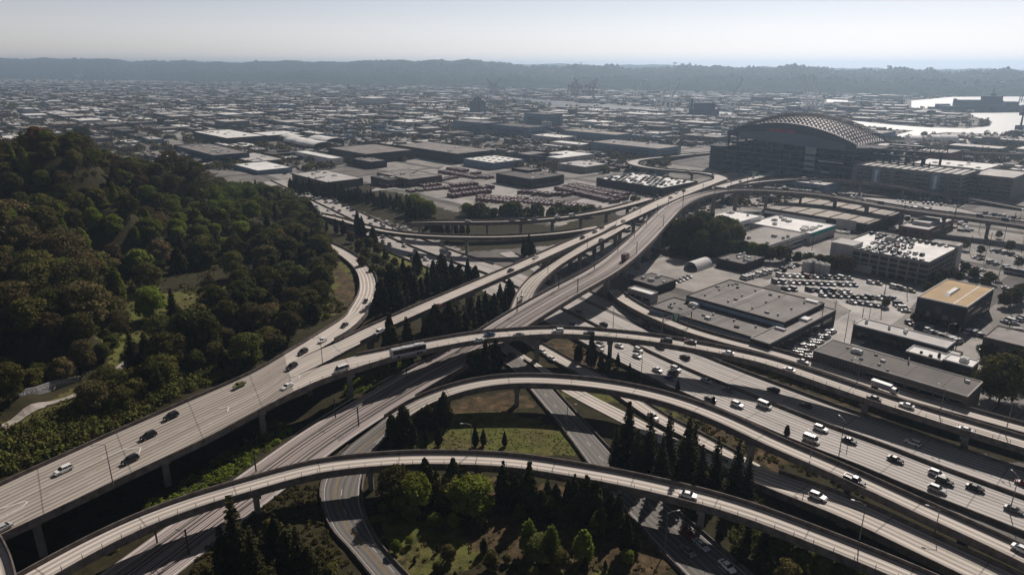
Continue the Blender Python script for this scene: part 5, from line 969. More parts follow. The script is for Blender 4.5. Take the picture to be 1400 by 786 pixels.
# undergrowth: brambles and low bushes nobody could count
def bushes(name, label, polys, n, lf, size, hmin, hmax, seed, q=.32, per=46):
    r1 = np.random.default_rng(seed); out = []
    for poly in polys:
        W2 = [G(*p) for p in poly]; wp = [(p.x, p.y) for p in W2]; xs_ = [p[0] for p in wp]; ys_ = [p[1] for p in wp]; c = 0; m = int(n / len(polys)); tr = 0
        bx = r1.uniform(min(xs_), max(xs_), m * 6); by = r1.uniform(min(ys_), max(ys_), m * 6); k = inpoly(bx, by, wp); bx, by = bx[k][:m], by[k][:m]
        keep = np.ones(len(bx), bool)
        for rk, rc_, rw in ROADC:
            if rk in ('A', 'C', 'E', 'D', 'H', 'J', 'I'): continue
            for i0 in range(0, len(rc_), 1): keep &= np.hypot(bx - rc_[i0, 0], by - rc_[i0, 1]) > rw / 2 + .8
        bx, by = bx[keep], by[keep]; bz = terr(bx, by) if len(bx) else bx
        for x, y, z in zip(bx, by, bz):
            h = r1.uniform(hmin, hmax); d = r1.normal(size=(per, 3)); d /= np.linalg.norm(d, axis=1)[:, None]; d[:, 2] = abs(d[:, 2]); p = d * np.array([h * .9, h * .9, h]) * r1.uniform(.75, 1.1, (per, 1)) + np.array([x, y, z - .1])
            nn = d + r1.normal(size=d.shape) * .5; nn /= np.linalg.norm(nn, axis=1)[:, None]; out.append(leaf_quads(p, nn, q, r1))
    if out: tag(obj(name, quads_mesh(name, np.concatenate(out).astype('f'), LEAF[lf])), label, 'undergrowth', kind='stuff')
lr = random.Random(31); lp = []
while len(lp) < 30:
    x, y = lr.uniform(520, 900), lr.uniform(690, 800)
    if not inpoly([x], [y], [(512, 700), (560, 690), (700, 690), (850, 715), (905, 790), (880, 810), (590, 810), (540, 770)])[0] or any(math.hypot(x - q[0], y - q[1]) < 20 for q in lp): continue
    lp.append((x, y)); k = lr.choice(['conif', 'olive', 'bright', 'olive', 'bright', 'conif']); px_tree(k, x, y - lr.uniform(13, 30), y, {'conif': 'slim dark conifer', 'olive': 'scrubby olive tree', 'dark': 'dull green tree', 'bright': 'leafy green tree'}[k] + ' in the loop', gB)
for x, a, b_, k in ((1020, 712, 752, 'fir'), (1042, 716, 762, 'fir'), (1062, 735, 775, 'dark'), (1090, 752, 786, 'dark'), (1120, 762, 800, 'dark'), (1010, 740, 778, 'conif'), (1150, 772, 806, 'dark'), (1185, 782, 812, 'conif'), (1075, 770, 806, 'olive'), (1045, 770, 800, 'conif'), (1215, 790, 822, 'dark')): px_tree(k, x, a, b_, {'fir': 'dark layered fir', 'dark': 'dull green tree', 'conif': 'slim dark conifer', 'olive': 'scrubby olive tree'}[k] + ' in ramp shade', 'trees under the far end of the lowest ramp')  # dark trees added to blacken sunlit ground that should lie in shadow
bushes('undergrowth', 'dark scrub in the shade below the far end of the lowest ramp', [[(1000, 715), (1060, 720), (1250, 800), (1230, 830), (1040, 830), (1000, 760)]], 420, 'dark', .4, .5, 1.8, 33, .3, 44)  # dark leaves added with them, standing in for the ramp's shadow
bushes('undergrowth', 'dense dark brambles and shrubs along the foot of the hill', [[(-40, 640), (0, 600), (130, 545), (230, 515), (330, 480), (400, 465), (350, 500), (215, 562), (110, 612), (0, 660)]], 620, 'dark', .4, 1.0, 3.2, 21, .4, 60)
bushes('undergrowth', 'olive coloured shrubs mixed among the brambles below the hill', [[(-40, 640), (0, 590), (130, 550), (230, 520), (330, 490), (350, 500), (215, 560), (110, 610), (0, 655)]], 260, 'olive', .4, .8, 2.4, 22, .34, 50)
bushes('undergrowth', 'green hedge strip along the rail corridor', [[(130, 750), (200, 696), (300, 630), (380, 578), (400, 592), (350, 632), (240, 702), (150, 765)], [(470, 520), (540, 498), (575, 500), (520, 535), (475, 545)]], 620, 'bright', .4, .6, 1.7, 23, .28, 46)
bushes('undergrowth', 'olive weeds and shrubs at the lower corner beside the loop road', [[(300, 720), (390, 668), (440, 668), (450, 720), (480, 770), (520, 800), (250, 800)]], 520, 'olive', .4, .25, 1.1, 24, .25, 40)
bushes('undergrowth', 'dry weeds and saplings scattered inside the loop', [[(505, 690), (700, 660), (860, 700), (920, 790), (560, 800), (515, 740)]], 320, 'olive', .4, .2, .9, 25, .2, 30)
bushes('undergrowth', 'rough green tussocks over the grassy infield', [[(540, 600), (600, 565), (770, 600), (800, 625), (560, 618)]], 520, 'bright', .4, .12, .4, 35, .16, 14)
bushes('undergrowth', 'low brown scrub beside the slip lanes and freeway verge', [[(780, 470), (870, 480), (880, 505), (790, 500)], [(930, 560), (1060, 615), (1070, 640), (960, 600)], [(1100, 620), (1200, 665), (1190, 690), (1080, 640)], [(970, 490), (1230, 562), (1215, 575), (1080, 530)], [(870, 600), (1040, 690), (1060, 720), (880, 660)]], 620, 'olive', .4, .3, 1.2, 26, .25, 36)
bushes('undergrowth', 'dark scrub under the viaducts and on the loop ramp bank', [[(470, 335), (600, 385), (580, 405), (520, 385)], [(460, 470), (560, 440), (700, 385), (700, 420), (560, 480)], [(905, 330), (1000, 330), (1010, 352), (910, 352)], [(445, 400), (475, 425), (420, 450), (400, 430)], [(760, 340), (850, 300), (850, 330), (780, 365)]], 620, 'dark', .4, .5, 1.8, 27, .34, 40)  # dark leaves added between the decks stand in for deep shade there
bushes('undergrowth', 'dense understorey filling the gaps of the wooded hill', [HILL], 1500, 'olive', .4, 1.4, 3.6, 41, .45, 64)
bushes('undergrowth', 'bushes covering the steep upper face of the hill', [[(60, 205), (170, 205), (300, 262), (330, 300), (200, 330), (120, 300), (60, 250)]], 900, 'dark', .4, 1.6, 4.0, 43, .48, 64)
bushes('undergrowth', 'rough grass and shrubs around the park clearing', [CLEAR], 260, 'olive', .4, .3, 1.1, 28, .26, 36)

# ------------------------------------------------------------------ buildings
ROOFM = {n: M('roof_' + n, c, rough=.75, scale=.09, var=.38 if n in ('dark', 'grey', 'mid', 'warm', 'deck') else .2, spec=.25) for n, c in dict(grey=(.125, .112, .105), dark=(.07, .06, .054), pale=(.42, .40, .385), white=(.68, .67, .65), tan=(.33, .215, .085), mid=(.2, .18, .168), warm=(.25, .215, .18), deck=(.36, .34, .325)).items()}
WALLM = {n: M('wall_' + n, c, rough=.8, scale=.15, var=.18) for n, c in dict(grey=(.15, .148, .145), dark=(.034, .031, .031), pale=(.38, .37, .36), white=(.6, .6, .6), brick=(.12, .055, .042), blue=(.14, .19, .25), brown=(.10, .082, .07), conc=(.24, .23, .22), teal=(.04, .28, .28), navy=(.05, .06, .09)).items()}
VENT = M('roof_vent_white', (.62, .62, .6), var=.1); STRIP = M('clerestory_blue', (.22, .29, .36), rough=.35, var=.15)
FOOT = []
class Bld:
    """A building on the street grid: front corner pixel at roof height h, a metres towards upper left, b metres away to the right."""
    def __init__(s, name, label, cat, px, py, h, a, b, roof='grey', wall='grey', para=.5, base=0.0, over=.0, trim=None, ask_=False, group=None, rot=0.0):
        s.c = P(px, py, h + base); s.h, s.a, s.b, s.base = h, a, b, base
        ux, uy, vx, vy = UX, UY, VX, VY
        if rot: ux, uy = math.cos(R(-48 + rot)), math.sin(R(-48 + rot)); vx, vy = -uy, ux
        s.e = (ux, uy, vx, vy); s.o = (s.c.x - ux * a, s.c.y - uy * a)          # local origin: left end of the front-left face
        s.ang = math.atan2(uy, ux)
        FOOT.append((s.c.x - ux * a / 2 + vx * b / 2, s.c.y - uy * a / 2 + vy * b / 2, a / 2, b / 2, s.ang))
        s.root = empty(name, (s.c.x - ux * a / 2 + vx * b / 2, s.c.y - uy * a / 2 + vy * b / 2, base), s.ang); s.x0, s.y0 = -a / 2, -b / 2
        if ask_: ask(s.root, label, cat, group)
        else: tag(s.root, label, cat, group)
        m_ = MB(); m_.box((0, 0, h / 2 - .25), (a, b, h + .5), 0, top=False); m_.build('wall', WALLM[wall], s.root)
        m_ = MB(); m_.box((0, 0, h + .05), (a - .5 + over, b - .5 + over, .14)); s.roof = m_.build('roof', ROOFM[roof], s.root)
        if para:
            m_ = MB(); tm = .35
            for cx, cy, dx, dy in ((0, -b / 2 + tm / 2, a + .1, tm), (0, b / 2 - tm / 2, a + .1, tm), (-a / 2 + tm / 2 - .05, 0, tm, b - 2 * tm), (a / 2 - tm / 2 + .05, 0, tm, b - 2 * tm)): m_.box((cx, cy, h + para / 2 - .08), (dx, dy, para + .2))
            m_.build('parapet', WALLM[trim or wall] if (trim or wall) in WALLM else ROOFM[trim], s.root)
    def unit(s, u, v, d=(2, 2, 1.4), mat=None, name='roof_vent'):
        m_ = MB(); x, y = s.x0 + u * s.a, s.y0 + v * s.b; m_.box((x, y, s.h + .12 + d[2] / 2), d, 0, taper=.85)
        if d[2] > 1: m_.box((x, y, s.h + .12 + d[2] + .12), (d[0] * .5, d[1] * .5, .24))
        m_.build(name, mat or VENT, s.roof)
    def units(s, n, mat=None, dm=(1.2, 3), seed=0):
        q = random.Random(seed + int(s.a * 7))
        for _ in range(n): k = q.uniform(*dm); s.unit(q.uniform(.08, .92), q.uniform(.12, .88), (k, k * q.uniform(.7, 1.6), q.uniform(.7, 1.6)), mat)
    def windows(s, face, rows, cols, w=None, hh=1.3, z0=1.4, pitch=3.4, mat=None, inset=.04, u0=.04, u1=.96, frame=False):
        """Rows of openings on the front ('u', towards the viewer's left) or side ('v', right) face; each a part of its own when few."""
        Ln = s.a if face == 'u' else s.b
        for r_ in range(rows):
            z = z0 + r_ * pitch + hh / 2
            if z + hh / 2 > s.h - .3: break
            for c in range(cols):
                f = u0 + (u1 - u0) * (c + .5) / cols; ww = w or Ln * (u1 - u0) / cols * .8; m_ = MB()
                if face == 'u': m_.box((s.x0 + f * Ln, s.y0 - inset, z), (ww, .08, hh))
                else: m_.box((-s.x0 + inset, s.y0 + f * Ln, z), (.08, ww, hh))
                o = m_.build('window', mat or GLASS, s.root)
                if frame:
                    m_ = MB()
                    for q in (-1, 1):
                        if face == 'u': m_.box((s.x0 + f * Ln, s.y0 - inset - .03, z + q * hh / 2), (ww + .2, .14, .14))
                        else: m_.box((-s.x0 + inset + .03, s.y0 + f * Ln, z + q * hh / 2), (.14, ww + .2, .14))
                    m_.build('frame', WALLM['pale'], o)
    def panel(s, name, face, u0, u1, z0, z1, mat, out=.06, parent=None, th=.12):
        m_ = MB(); Ln = s.a if face == 'u' else s.b; f = (u0 + u1) / 2; z = (z0 + z1) / 2
        if face == 'u': m_.box((s.x0 + f * Ln, s.y0 - out, z), ((u1 - u0) * Ln, th, z1 - z0))
        else: m_.box((-s.x0 + out, s.y0 + f * Ln, z), (th, (u1 - u0) * Ln, z1 - z0))
        return m_.build(name, mat, parent or s.root)
# grey warehouse with clerestory strips
b = Bld('warehouse', 'big flat grey warehouse with rows of white roof vents beside the freeway', 'warehouse', 1072, 442, 9, 50, 39, 'grey', 'dark', trim='brown')
for i in range(4):
    for j in range(3): b.unit(.12 + .25 * i, .18 + .32 * j, (.8, .8, .95))
b.panel('clerestory_window', 'u', .0, 1, 6.6, 8.4, STRIP, .1)
m_ = MB(); m_.box((-4, 2, 9.2), (.6, 30, .1)); m_.build('roof_seam', ROOFM['pale'], b.roof); b.unit(.9, .93, (7, 3, .8), ROOFM['white'], 'skylight')
b2 = Bld('warehouse', 'lower grey wing with a blue window strip in front of the big warehouse', 'warehouse', 1036, 464.5, 6, 56, 20, 'grey', 'dark', trim='brown')
for i in range(5): b2.unit(.1 + .19 * i, .62, (.8, .8, .95)); 
b2.unit(.25, .8, (5, 3, 1.6)); b2.unit(.5, .3, (2.6, 2, 1)); b2.panel('clerestory_window', 'u', 0, 1, 3.4, 5.5, STRIP, .1)
b3 = Bld('warehouse', 'narrow dark side wing at the corner of the big grey warehouse', 'warehouse', 1052, 471, 7, 8.5, 62, 'mid', 'dark', trim='pale'); b3.unit(.5, .62, (6, 5, 1), ROOFM['white'], 'skylight'); b3.unit(.4, .3, (5, 1.6, .9)); b3.windows('v', 1, 5, hh=1.6, z0=3)
r_ = random.Random(12)
for bb_ in (b, b2):
    for i in range(5): m_ = MB(); u = r_.uniform(-.42, .42) * bb_.a; m_.box((u, 0, bb_.h + .15), (.35, bb_.b * .9, .07)); m_.build('roof_seam', ROOFM['dark'], bb_.roof)
    for i in range(7): m_ = MB(); x, y = r_.uniform(-.45, .45) * bb_.a, r_.uniform(-.4, .4) * bb_.b; m_.box((x, y, bb_.h + .5), (r_.uniform(.4, 2.2), r_.uniform(.4, 1.2), r_.uniform(.4, .9))); m_.build('duct', WALLM[r_.choice(['pale', 'dark', 'conc'])], bb_.roof)
# long dark warehouse
b = Bld('warehouse', 'long brown walled warehouse with a stained dark roof beside the truck ramp', 'warehouse', 1323, 543, 9, 53, 17, 'dark', 'brown', para=.35, trim='pale')
b.unit(.23, .62, (4.2, 2.2, 1.4)); b.unit(.42, .55, (1.8, 1.2, .8)); b.unit(.93, .75, (1.6, 1.2, .9)); b.unit(.55, .9, (.5, .5, 2))
b.windows('u', 2, 7, hh=2.0, z0=1.6, pitch=3.4, u0=.38, u1=.98, frame=True)
for i in range(8): m_ = MB(); m_.box((r_.uniform(-.46, .46) * b.a, r_.uniform(-.4, .4) * b.b, 9.4), (r_.uniform(.3, 1.6), r_.uniform(.3, 1.2), r_.uniform(.3, .8))); m_.build('duct', WALLM[r_.choice(['pale', 'dark', 'conc'])], b.roof)
for i in range(4): m_ = MB(); m_.box(((i - 1.5) * 12, 0, 9.16), (.3, 15.4, .06)); m_.build('roof_seam', WALLM['brown'], b.roof)
for i in range(18): b.panel('pilaster', 'u', .0 + i * .021, .006 + i * .021, 0, 8.7, WALLM['grey'], .1, th=.3)
# stepped white-trimmed building
b = Bld('shop_building', 'low stepped building with a pale roof and white roof edge', 'building', 1294, 477, 6, 37, 11, 'pale', 'dark', trim='white'); b.units(4, None, (.8, 1.6), 3); b.windows('u', 1, 5, hh=2.4, z0=1)
b = Bld('shop_building', 'small square annex with a white roof and roof pipes', 'building', 1287, 494, 5, 13, 9, 'white', 'dark', trim='white'); b.units(3, WALLM['dark'], (.8, 1.4), 5); b.windows('u', 1, 2, hh=1.6)
b = Bld('shop_building', 'small annex with a white roof and one big square vent', 'building', 1329, 503, 5, 10, 9, 'white', 'dark', trim='white'); b.unit(.6, .5, (3, 3, 1.5)); b.windows('u', 1, 2, hh=1.6)
b = Bld('shop_building', 'narrow link building with a pale roof between the two annexes', 'building', 1308, 490, 4.2, 8, 8, 'pale', 'dark'); b.units(1, None, (.7, 1), 4)
b = Bld('shop_building', 'dark walled building cut by the frame beyond the leafy tree', 'building', 1408, 477, 8, 16, 20, 'mid', 'brown'); b.windows('u', 2, 4)
# tan roof
b = Bld('office_building', 'tan roofed block with dark stained walls and a long white skylight', 'building', 1322, 421, 11.5, 20.5, 42, 'tan', 'dark', trim='white')
m_ = MB(); m_.box((-1.6, -1, 12.1), (2.6, 17, 1.0), 0, taper=.7); m_.build('skylight', ROOFM['white'], b.roof); m_ = MB(); m_.box((4.5, 0, 11.72), (.5, 40, .12)); m_.build('roof_seam', ROOFM['white'], b.roof)
b.windows('v', 3, 9, hh=1.5, z0=1.6, pitch=3.5); b.windows('u', 1, 3, hh=2.6, z0=.4)
r_ = random.Random(4)
for i in range(5): z = r_.uniform(3, 6); u = .06 + i * .17; b.panel('wall_patch', 'u', u, u + r_.uniform(.08, .15), z, z + r_.uniform(1.5, 4), WALLM['grey' if i % 2 else 'brown'], .03)
# rooftop car park
b = Bld('parking_garage', 'multi storey car park with rows of cars on its sunlit white roof', 'parking garage', 1270, 361, 12, 52, 52, 'white', 'dark', para=1.1, trim='conc')
for r2 in range(4):
    z = 1.0 + r2 * 3; b.panel('spandrel', 'u', 0, 1, z + 1.4, z + 2.4, WALLM['conc'], .25); b.panel('spandrel', 'v', 0, 1, z + 1.4, z + 2.4, WALLM['conc'], .25)
for i in range(10): b.panel('column', 'u', i / 10, i / 10 + .018, 0, 12, WALLM['conc'], .3); b.panel('column', 'v', i / 10, i / 10 + .018, 0, 12, WALLM['conc'], .3)
b.panel('stair_tower', 'v', .84, 1, 0, 15, WALLM['pale'], .5, th=2); m_ = MB(); m_.box((b.x0 + 5, b.y0 + 6, 7.3), (13, 14, 15)); m_.build('end_block', WALLM['pale'], b.root); b.unit(.35, .72, (5, 5, 3), WALLM['pale'], 'lift_house')
b.panel('lower_wall', 'u', .0, .45, 0, 4.5, WALLM['pale'], .35)
g4 = 'cars parked on the car park roof'
for j, (v, u0, u1) in enumerate(((.05, .3, .98), (.21, .3, .9), (.31, .35, .9), (.47, .25, .72), (.57, .25, .7), (.73, .2, .66), (.83, .2, .6), (.95, .05, .95))):
    n = int((u1 - u0) * 15)
    for i in range(n):
        if rnd.random() < .12: continue
        u = u0 + (u1 - u0) * i / n; p = b.root.matrix_basis @ Vector((b.x0 + u * b.a, b.y0 + v * b.b, 12.14)); p = Vector((b.root.location.x, b.root.location.y, 0)) + Matrix.Rotation(b.ang, 3, 'Z') @ Vector((b.x0 + u * b.a, b.y0 + v * b.b, 12.14))
        cl = rc(); kd = rnd.choice(['sedan', 'suv', 'suv']); far_car(kd, cl, p, b.ang + math.pi / 2, f'{cl} {"SUV" if kd == "suv" else kd} on the roof deck', g4)
# white curved-front group
b = Bld('office_building', 'white building with a sweeping curved front and grey flat roof', 'building', 1049, 337, 7, 29, 51, 'mid', 'white', trim='white'); b.units(6, None, (1.5, 3), 2); b.panel('ribbon_window', 'v', .05, .98, 1.5, 3.2, GLASS, .08); b.panel('ribbon_window', 'v', .1, .98, 4.4, 5.4, GLASS, .08)
b = Bld('warehouse', 'bright white roofed hall with a teal edge', 'warehouse', 1108, 320, 7, 45, 39, 'white', 'pale', trim='white'); b.panel('teal_fascia', 'v', 0, 1, 4.8, 7.4, WALLM['teal'], .3); b.units(12, None, (2, 4), 6); b.windows('u', 1, 8, hh=1.4)
b = Bld('warehouse', 'white box building in front of the leafy trees', 'warehouse', 1008, 305, 10, 26, 34, 'white', 'white'); b.units(4, None, (1.5, 3), 8); b.windows('v', 1, 4, hh=1.2, z0=6)
b = Bld('warehouse', 'long hall of linked sheds with a white band along its wall', 'warehouse', 1187, 307, 7, 80, 70, 'warm', 'dark', trim='warm')
for i in range(6): m_ = MB(); m_.box((b.x0 + 12 + i * 13, 0, 7.35), (.8, 66, .5)); m_.build('roof_ridge', WALLM['brown'], b.roof)
b.panel('white_band', 'u', .0, .62, 3.4, 5.4, WALLM['white'], .12); b.windows('u', 1, 18, hh=2.0, z0=1, u1=.6); b.panel('entrance_front', 'u', .72, .9, 0, 8.2, WALLM['pale'], .5)
b.panel('rust_band', 'v', 0, 1, 5.2, 7.3, WALLM['brick'], .15)
b = Bld('brick_building', 'low brick building with a stepped pale roof', 'building', 1269, 315, 7, 18, 55, 'pale', 'brick', trim='pale'); m_ = MB(); m_.box((0, -4, 8.4), (11, 22, 2.6)); m_.build('roof_house', ROOFM['pale'], b.roof); b.windows('v', 1, 9, hh=1.6, z0=3.4); b.windows('u', 1, 4, hh=1.6, z0=3.4)
b = Bld('shop_building', 'low dark roofed block beside the rail viaduct piers', 'building', 897, 392, 4.5, 17, 18, 'dark', 'dark', trim='conc'); b.units(6, None, (1, 2), 3)
b = Bld('shop_building', 'white boxy shed at the foot of the rail viaduct', 'shed', 890, 404, 5, 15, 6, 'white', 'pale'); b.windows('u', 1, 3, hh=1.4)
b = Bld('shop_building', 'low dark block with scattered roof units behind the work vans', 'building', 1017, 362, 4.5, 18, 24, 'dark', 'dark'); b.units(9, None, (1.2, 2.4), 9)
# fabric shed
e = empty('fabric_shed', P(944, 369, 0), R(42)); e.scale = (.68, .68, .68); tag(e, 'white arched fabric shed in a dirt yard', 'shed'); m_ = MB(); ring = [[(x, 7 * math.cos(k * math.pi / 14), 7.2 * math.sin(k * math.pi / 14)) for k in range(15)] + [(x, -6.8, 0)] + [(x, 6.7 * math.cos(k * math.pi / 14), 6.9 * math.sin(k * math.pi / 14)) for k in range(14, -1, -1)] for x in (0, 24)]
m_.ring(ring); m_.build('arched_cover', M('white_fabric', (.62, .61, .6)), e); m_ = MB(); m_.face([(23, 6.9 * math.cos(k * math.pi / 14), 7.0 * math.sin(k * math.pi / 14)) for k in range(15)]); m_.build('end_panel', WALLM['pale'], e)
# silo tanks in the truck yard
for i, (x, y) in enumerate(((1102, 372), (1109, 370), (1119, 374), (1127, 376))):
    m_ = MB(); m_.ring([[(2.6 * math.cos(k * math.pi / 8), 2.6 * math.sin(k * math.pi / 8), z) for k in range(16)] for z in (0, 6.5)] + [[(.4 * math.cos(k * math.pi / 8), .4 * math.sin(k * math.pi / 8), 7.6) for k in range(16)]]); o = m_.build('storage_tank', WALLM['pale']); o.location = P(x, y, 0); ask(o, 'pale round storage tank', 'tank', 'storage tanks beside the truck yard')
# far garage with banners
b = Bld('parking_garage', 'large six level garage with tall banners beyond the stadium', 'parking garage', 1317, 241, 22, 96, 50, 'deck', 'grey', para=1.2, trim='grey')
for r2 in range(5):
    b.panel('deck_opening', 'u', .02, .98, 3 + r2 * 3.7, 4.5 + r2 * 3.7, GLASS, .06); b.panel('deck_opening', 'v', .02, .98, 3 + r2 * 3.7, 4.5 + r2 * 3.7, GLASS, .06)
for f in (.0, .19, .36, .55, .72, .86): b.panel('stair_shaft', 'u', f, f + .05, 0, 23, WALLM['grey'], .4)
for f in (.2, .74):
    bn = b.panel('banner', 'u', f, f + .075, 7, 22, M('banner_blue', (.20, .27, .36), var=.1), .9); b.panel('banner_stripe', 'u', f + .025, f + .05, 8, 20, WALLM['white'], 1.0, bn)
for i in range(13): m_ = MB(); m_.box((b.x0 + 4 + i * 7.2, 0, 22.5), (.5, 46, .6)); m_.build('roof_kerb', WALLM['brown'], b.roof)
b = Bld('parking_garage', 'grey garage wing with open decks to the side of the bannered garage', 'parking garage', 1386, 245, 20, 34, 60, 'deck', 'grey', para=1, trim='grey')
for r2 in range(5): b.panel('deck_opening', 'u', .02, .98, 2.6 + r2 * 3.5, 4.1 + r2 * 3.5, GLASS, .06)
b = Bld('warehouse', 'bright white roofed hall behind the bannered garage', 'warehouse', 1345, 233, 15, 70, 60, 'white', 'pale'); b.units(6, None, (2, 5), 4)
b = Bld('brick_building', 'dark red brick block beyond the bright roofed hall', 'building', 1300, 210, 22, 36, 44, 'mid', 'brick'); b.windows('u', 4, 6, hh=1.6, pitch=4.2)
b = Bld('parking_garage', 'open parking deck with dark walls inside the hairpin ramp', 'parking garage', 905, 258, 8, 80, 58, 'white', 'dark', para=.8, trim='dark')
for j in range(6):
    for i in range(15):
        if rnd.random() < .25: continue
        p = Vector((b.root.location.x, b.root.location.y, 0)) + Matrix.Rotation(b.ang, 3, 'Z') @ Vector((b.x0 + 4 + i * 5.0, b.y0 + 4 + j * 9.8, 8.14)); cl = rc(); far_car(rnd.choice(['sedan', 'suv']), cl, p, b.ang + math.pi / 2, f'{cl} car on the hairpin lot', 'cars on the deck inside the hairpin ramp')
def B_(label, px, py, h, a, b, roof, wall, nm='warehouse', cat='warehouse', win=0, un=3, trim=None):
    o = Bld(nm, label, cat, px, py, h, a, b, roof, wall, trim=trim)
    if win: o.windows('u', win, 1, hh=1.5, pitch=3.8, z0=1.8); o.windows('v', win, 1, hh=1.5, pitch=3.8, z0=1.8)
    o.units(un, None, (2, 5), un)
    return o
B_('pale roofed flat building before the conifer belt', 447, 250, 7, 78, 40, 'pale', 'brown', un=8)
B_('long white shed with bright walls at the hill foot', 453, 217.5, 8, 100, 16, 'white', 'white', un=0)
B_('wide dark grey roofed warehouse beyond the white long shed', 500, 211.5, 12, 96, 70, 'mid', 'dark', un=0)
B_('small block with a pale roof in front of the wide grey warehouse', 507, 222, 8, 44, 22, 'mid', 'dark', un=2)
B_('huge long warehouse with a dusty roof behind the bus depot', 625, 211, 12, 140, 60, 'mid', 'dark', un=2)
b = B_('square white roofed shed with skylights beside the bus depot', 674, 223.5, 8, 56, 50, 'white', 'blue', un=0)
for i in range(5):
    for j in range(3): b.unit(.12 + .19 * i, .2 + .3 * j, (4, 3, .6), ROOFM['warm'], 'skylight')
B_('depot maintenance block with purple grey walls', 560, 246, 8, 62, 40, 'mid', 'brown', un=6)
B_('flat depot office with dark walls next to the maintenance block', 531, 247, 7, 34, 26, 'dark', 'brown', un=3)
B_('blue walled shed with a grey roof beyond the depot', 744, 215, 9, 52, 34, 'mid', 'navy', un=1)
B_('white roofed shed with a row of red trucks before it', 764, 217, 9, 50, 66, 'white', 'pale', un=3)
B_('dark low block with a small upper floor beside the depot', 727, 246, 9, 54, 46, 'dark', 'dark', un=3, win=1)
B_('small dark upper block on the low depot neighbour', 722, 234, 11, 26, 20, 'dark', 'dark', un=1)
B_('pale flat office beyond the depot gate', 800, 229, 7, 44, 40, 'pale', 'conc', un=3)
B_('long blue grey office block across the flats', 900, 204, 15, 116, 50, 'mid', 'blue', 'office_building', 'building', win=3)
B_('cream roofed long hall beyond the blue grey block', 842, 185, 12, 120, 40, 'warm', 'blue', win=1)
B_('blue glazed office slab in mid distance', 662, 169, 20, 90, 40, 'mid', 'blue', 'office_building', 'building', win=4)
B_('grey office slab beside the blue glazed slab', 722, 175, 18, 90, 44, 'dark', 'blue', 'office_building', 'building', win=3)
B_('dark tower block in front of the silos', 745, 157, 26, 60, 50, 'dark', 'blue', 'office_building', 'building', win=5)
B_('white cube like hall far across the flats', 511, 135, 22, 110, 60, 'white', 'pale', win=2)
B_('wide hall with a bright ribbed roof above the hill shoulder', 310, 189.5, 12, 150, 60, 'white', 'dark', un=10)
B_('dark car deck below the bright ribbed hall', 292, 213, 12, 140, 44, 'mid', 'navy', win=2, un=12)
B_('low white roofed shed with pale walls beside the hill shoulder', 366, 186, 9, 70, 60, 'white', 'dark')
B_('pale low sheds close above the hill', 352, 234, 6, 70, 40, 'white', 'blue', un=2)
B_('dusty flat roofed yard building above the hill', 345, 222, 6, 90, 40, 'pale', 'brown', un=6)
# arched sheds
for i, (x, y) in enumerate(((425, 192), (442, 196), (458, 190), (412, 187))):
    e = empty('arched_shed', P(x, y + 8, 0), R(-48)); ask(e, 'white barrel roofed shed', 'shed', 'barrel roofed sheds'); m_ = MB(); m_.ring([[(xx, 16 * math.cos(k * math.pi / 12), 4 + 6 * math.sin(k * math.pi / 12)) for k in range(13)] + [(xx, -16, 0), (xx, 16, 0)] for xx in (-60, 0)]); m_.build('wall', WALLM['dark'], e)
    m_ = MB(); m_.ring([[(xx, 16.4 * math.cos(k * math.pi / 12), 4.1 + 6.2 * math.sin(k * math.pi / 12)) for k in range(13)] + [(xx, 16.0 * math.cos(k * math.pi / 12), 4.0 + 5.9 * math.sin(k * math.pi / 12)) for k in range(12, -1, -1)] for xx in (-61, 1)]); m_.build('barrel_roof', ROOFM['white'], e)
# graffiti wall below the park
gp = [(28, 549), (52, 543), (80, 535), (112, 524)]
gw = [G(x, y) for x, y in gp]; m_ = MB(); zb_ = np.polyfit([0, 1, 2, 3], [p.z for p in gw], 1)
for i, p in enumerate(gw): p.z = float(np.polyval(zb_, i))
ng = (gw[-1] - gw[0]).normalized(); ng = Vector((ng.y, -ng.x, 0)) * .25
m_.ring([[p + ng + Vector((0, 0, -2)), p - ng + Vector((0, 0, -2)), p - ng + Vector((0, 0, 2.4)), p + ng + Vector((0, 0, 2.4))] for p in gw])
o = m_.build('retaining_wall', WALLM['conc']); tag(o, 'grey retaining wall covered in pale graffiti below the wooded hill', 'wall')
m_ = MB(); r_ = random.Random(9)
for p, q in zip(gw[:-1], gw[1:]):
    d = (q - p).normalized(); n = Vector((d.y, -d.x, 0)); n = n if n.y < 0 else -n; Ln = (q - p).length; u = .3
    while u < Ln - .5:
        c = p + d * u + n * .27; c.z = p.z + (q.z - p.z) * u / Ln + r_.uniform(.2, .5); wd = r_.uniform(.5, .9); hh = r_.uniform(1.0, 1.5); last = None
        for k in range(7):
            pt = c + d * (wd * r_.uniform(-.5, .5)) + Vector((0, 0, hh * (.1 + .9 * r_.random())))
            if last: m_.bar(last, pt, .09, 4)
            last = pt
        u += wd * 1.15
m_.build('graffiti', M('graffiti_paint', (.5, .52, .55)), o)
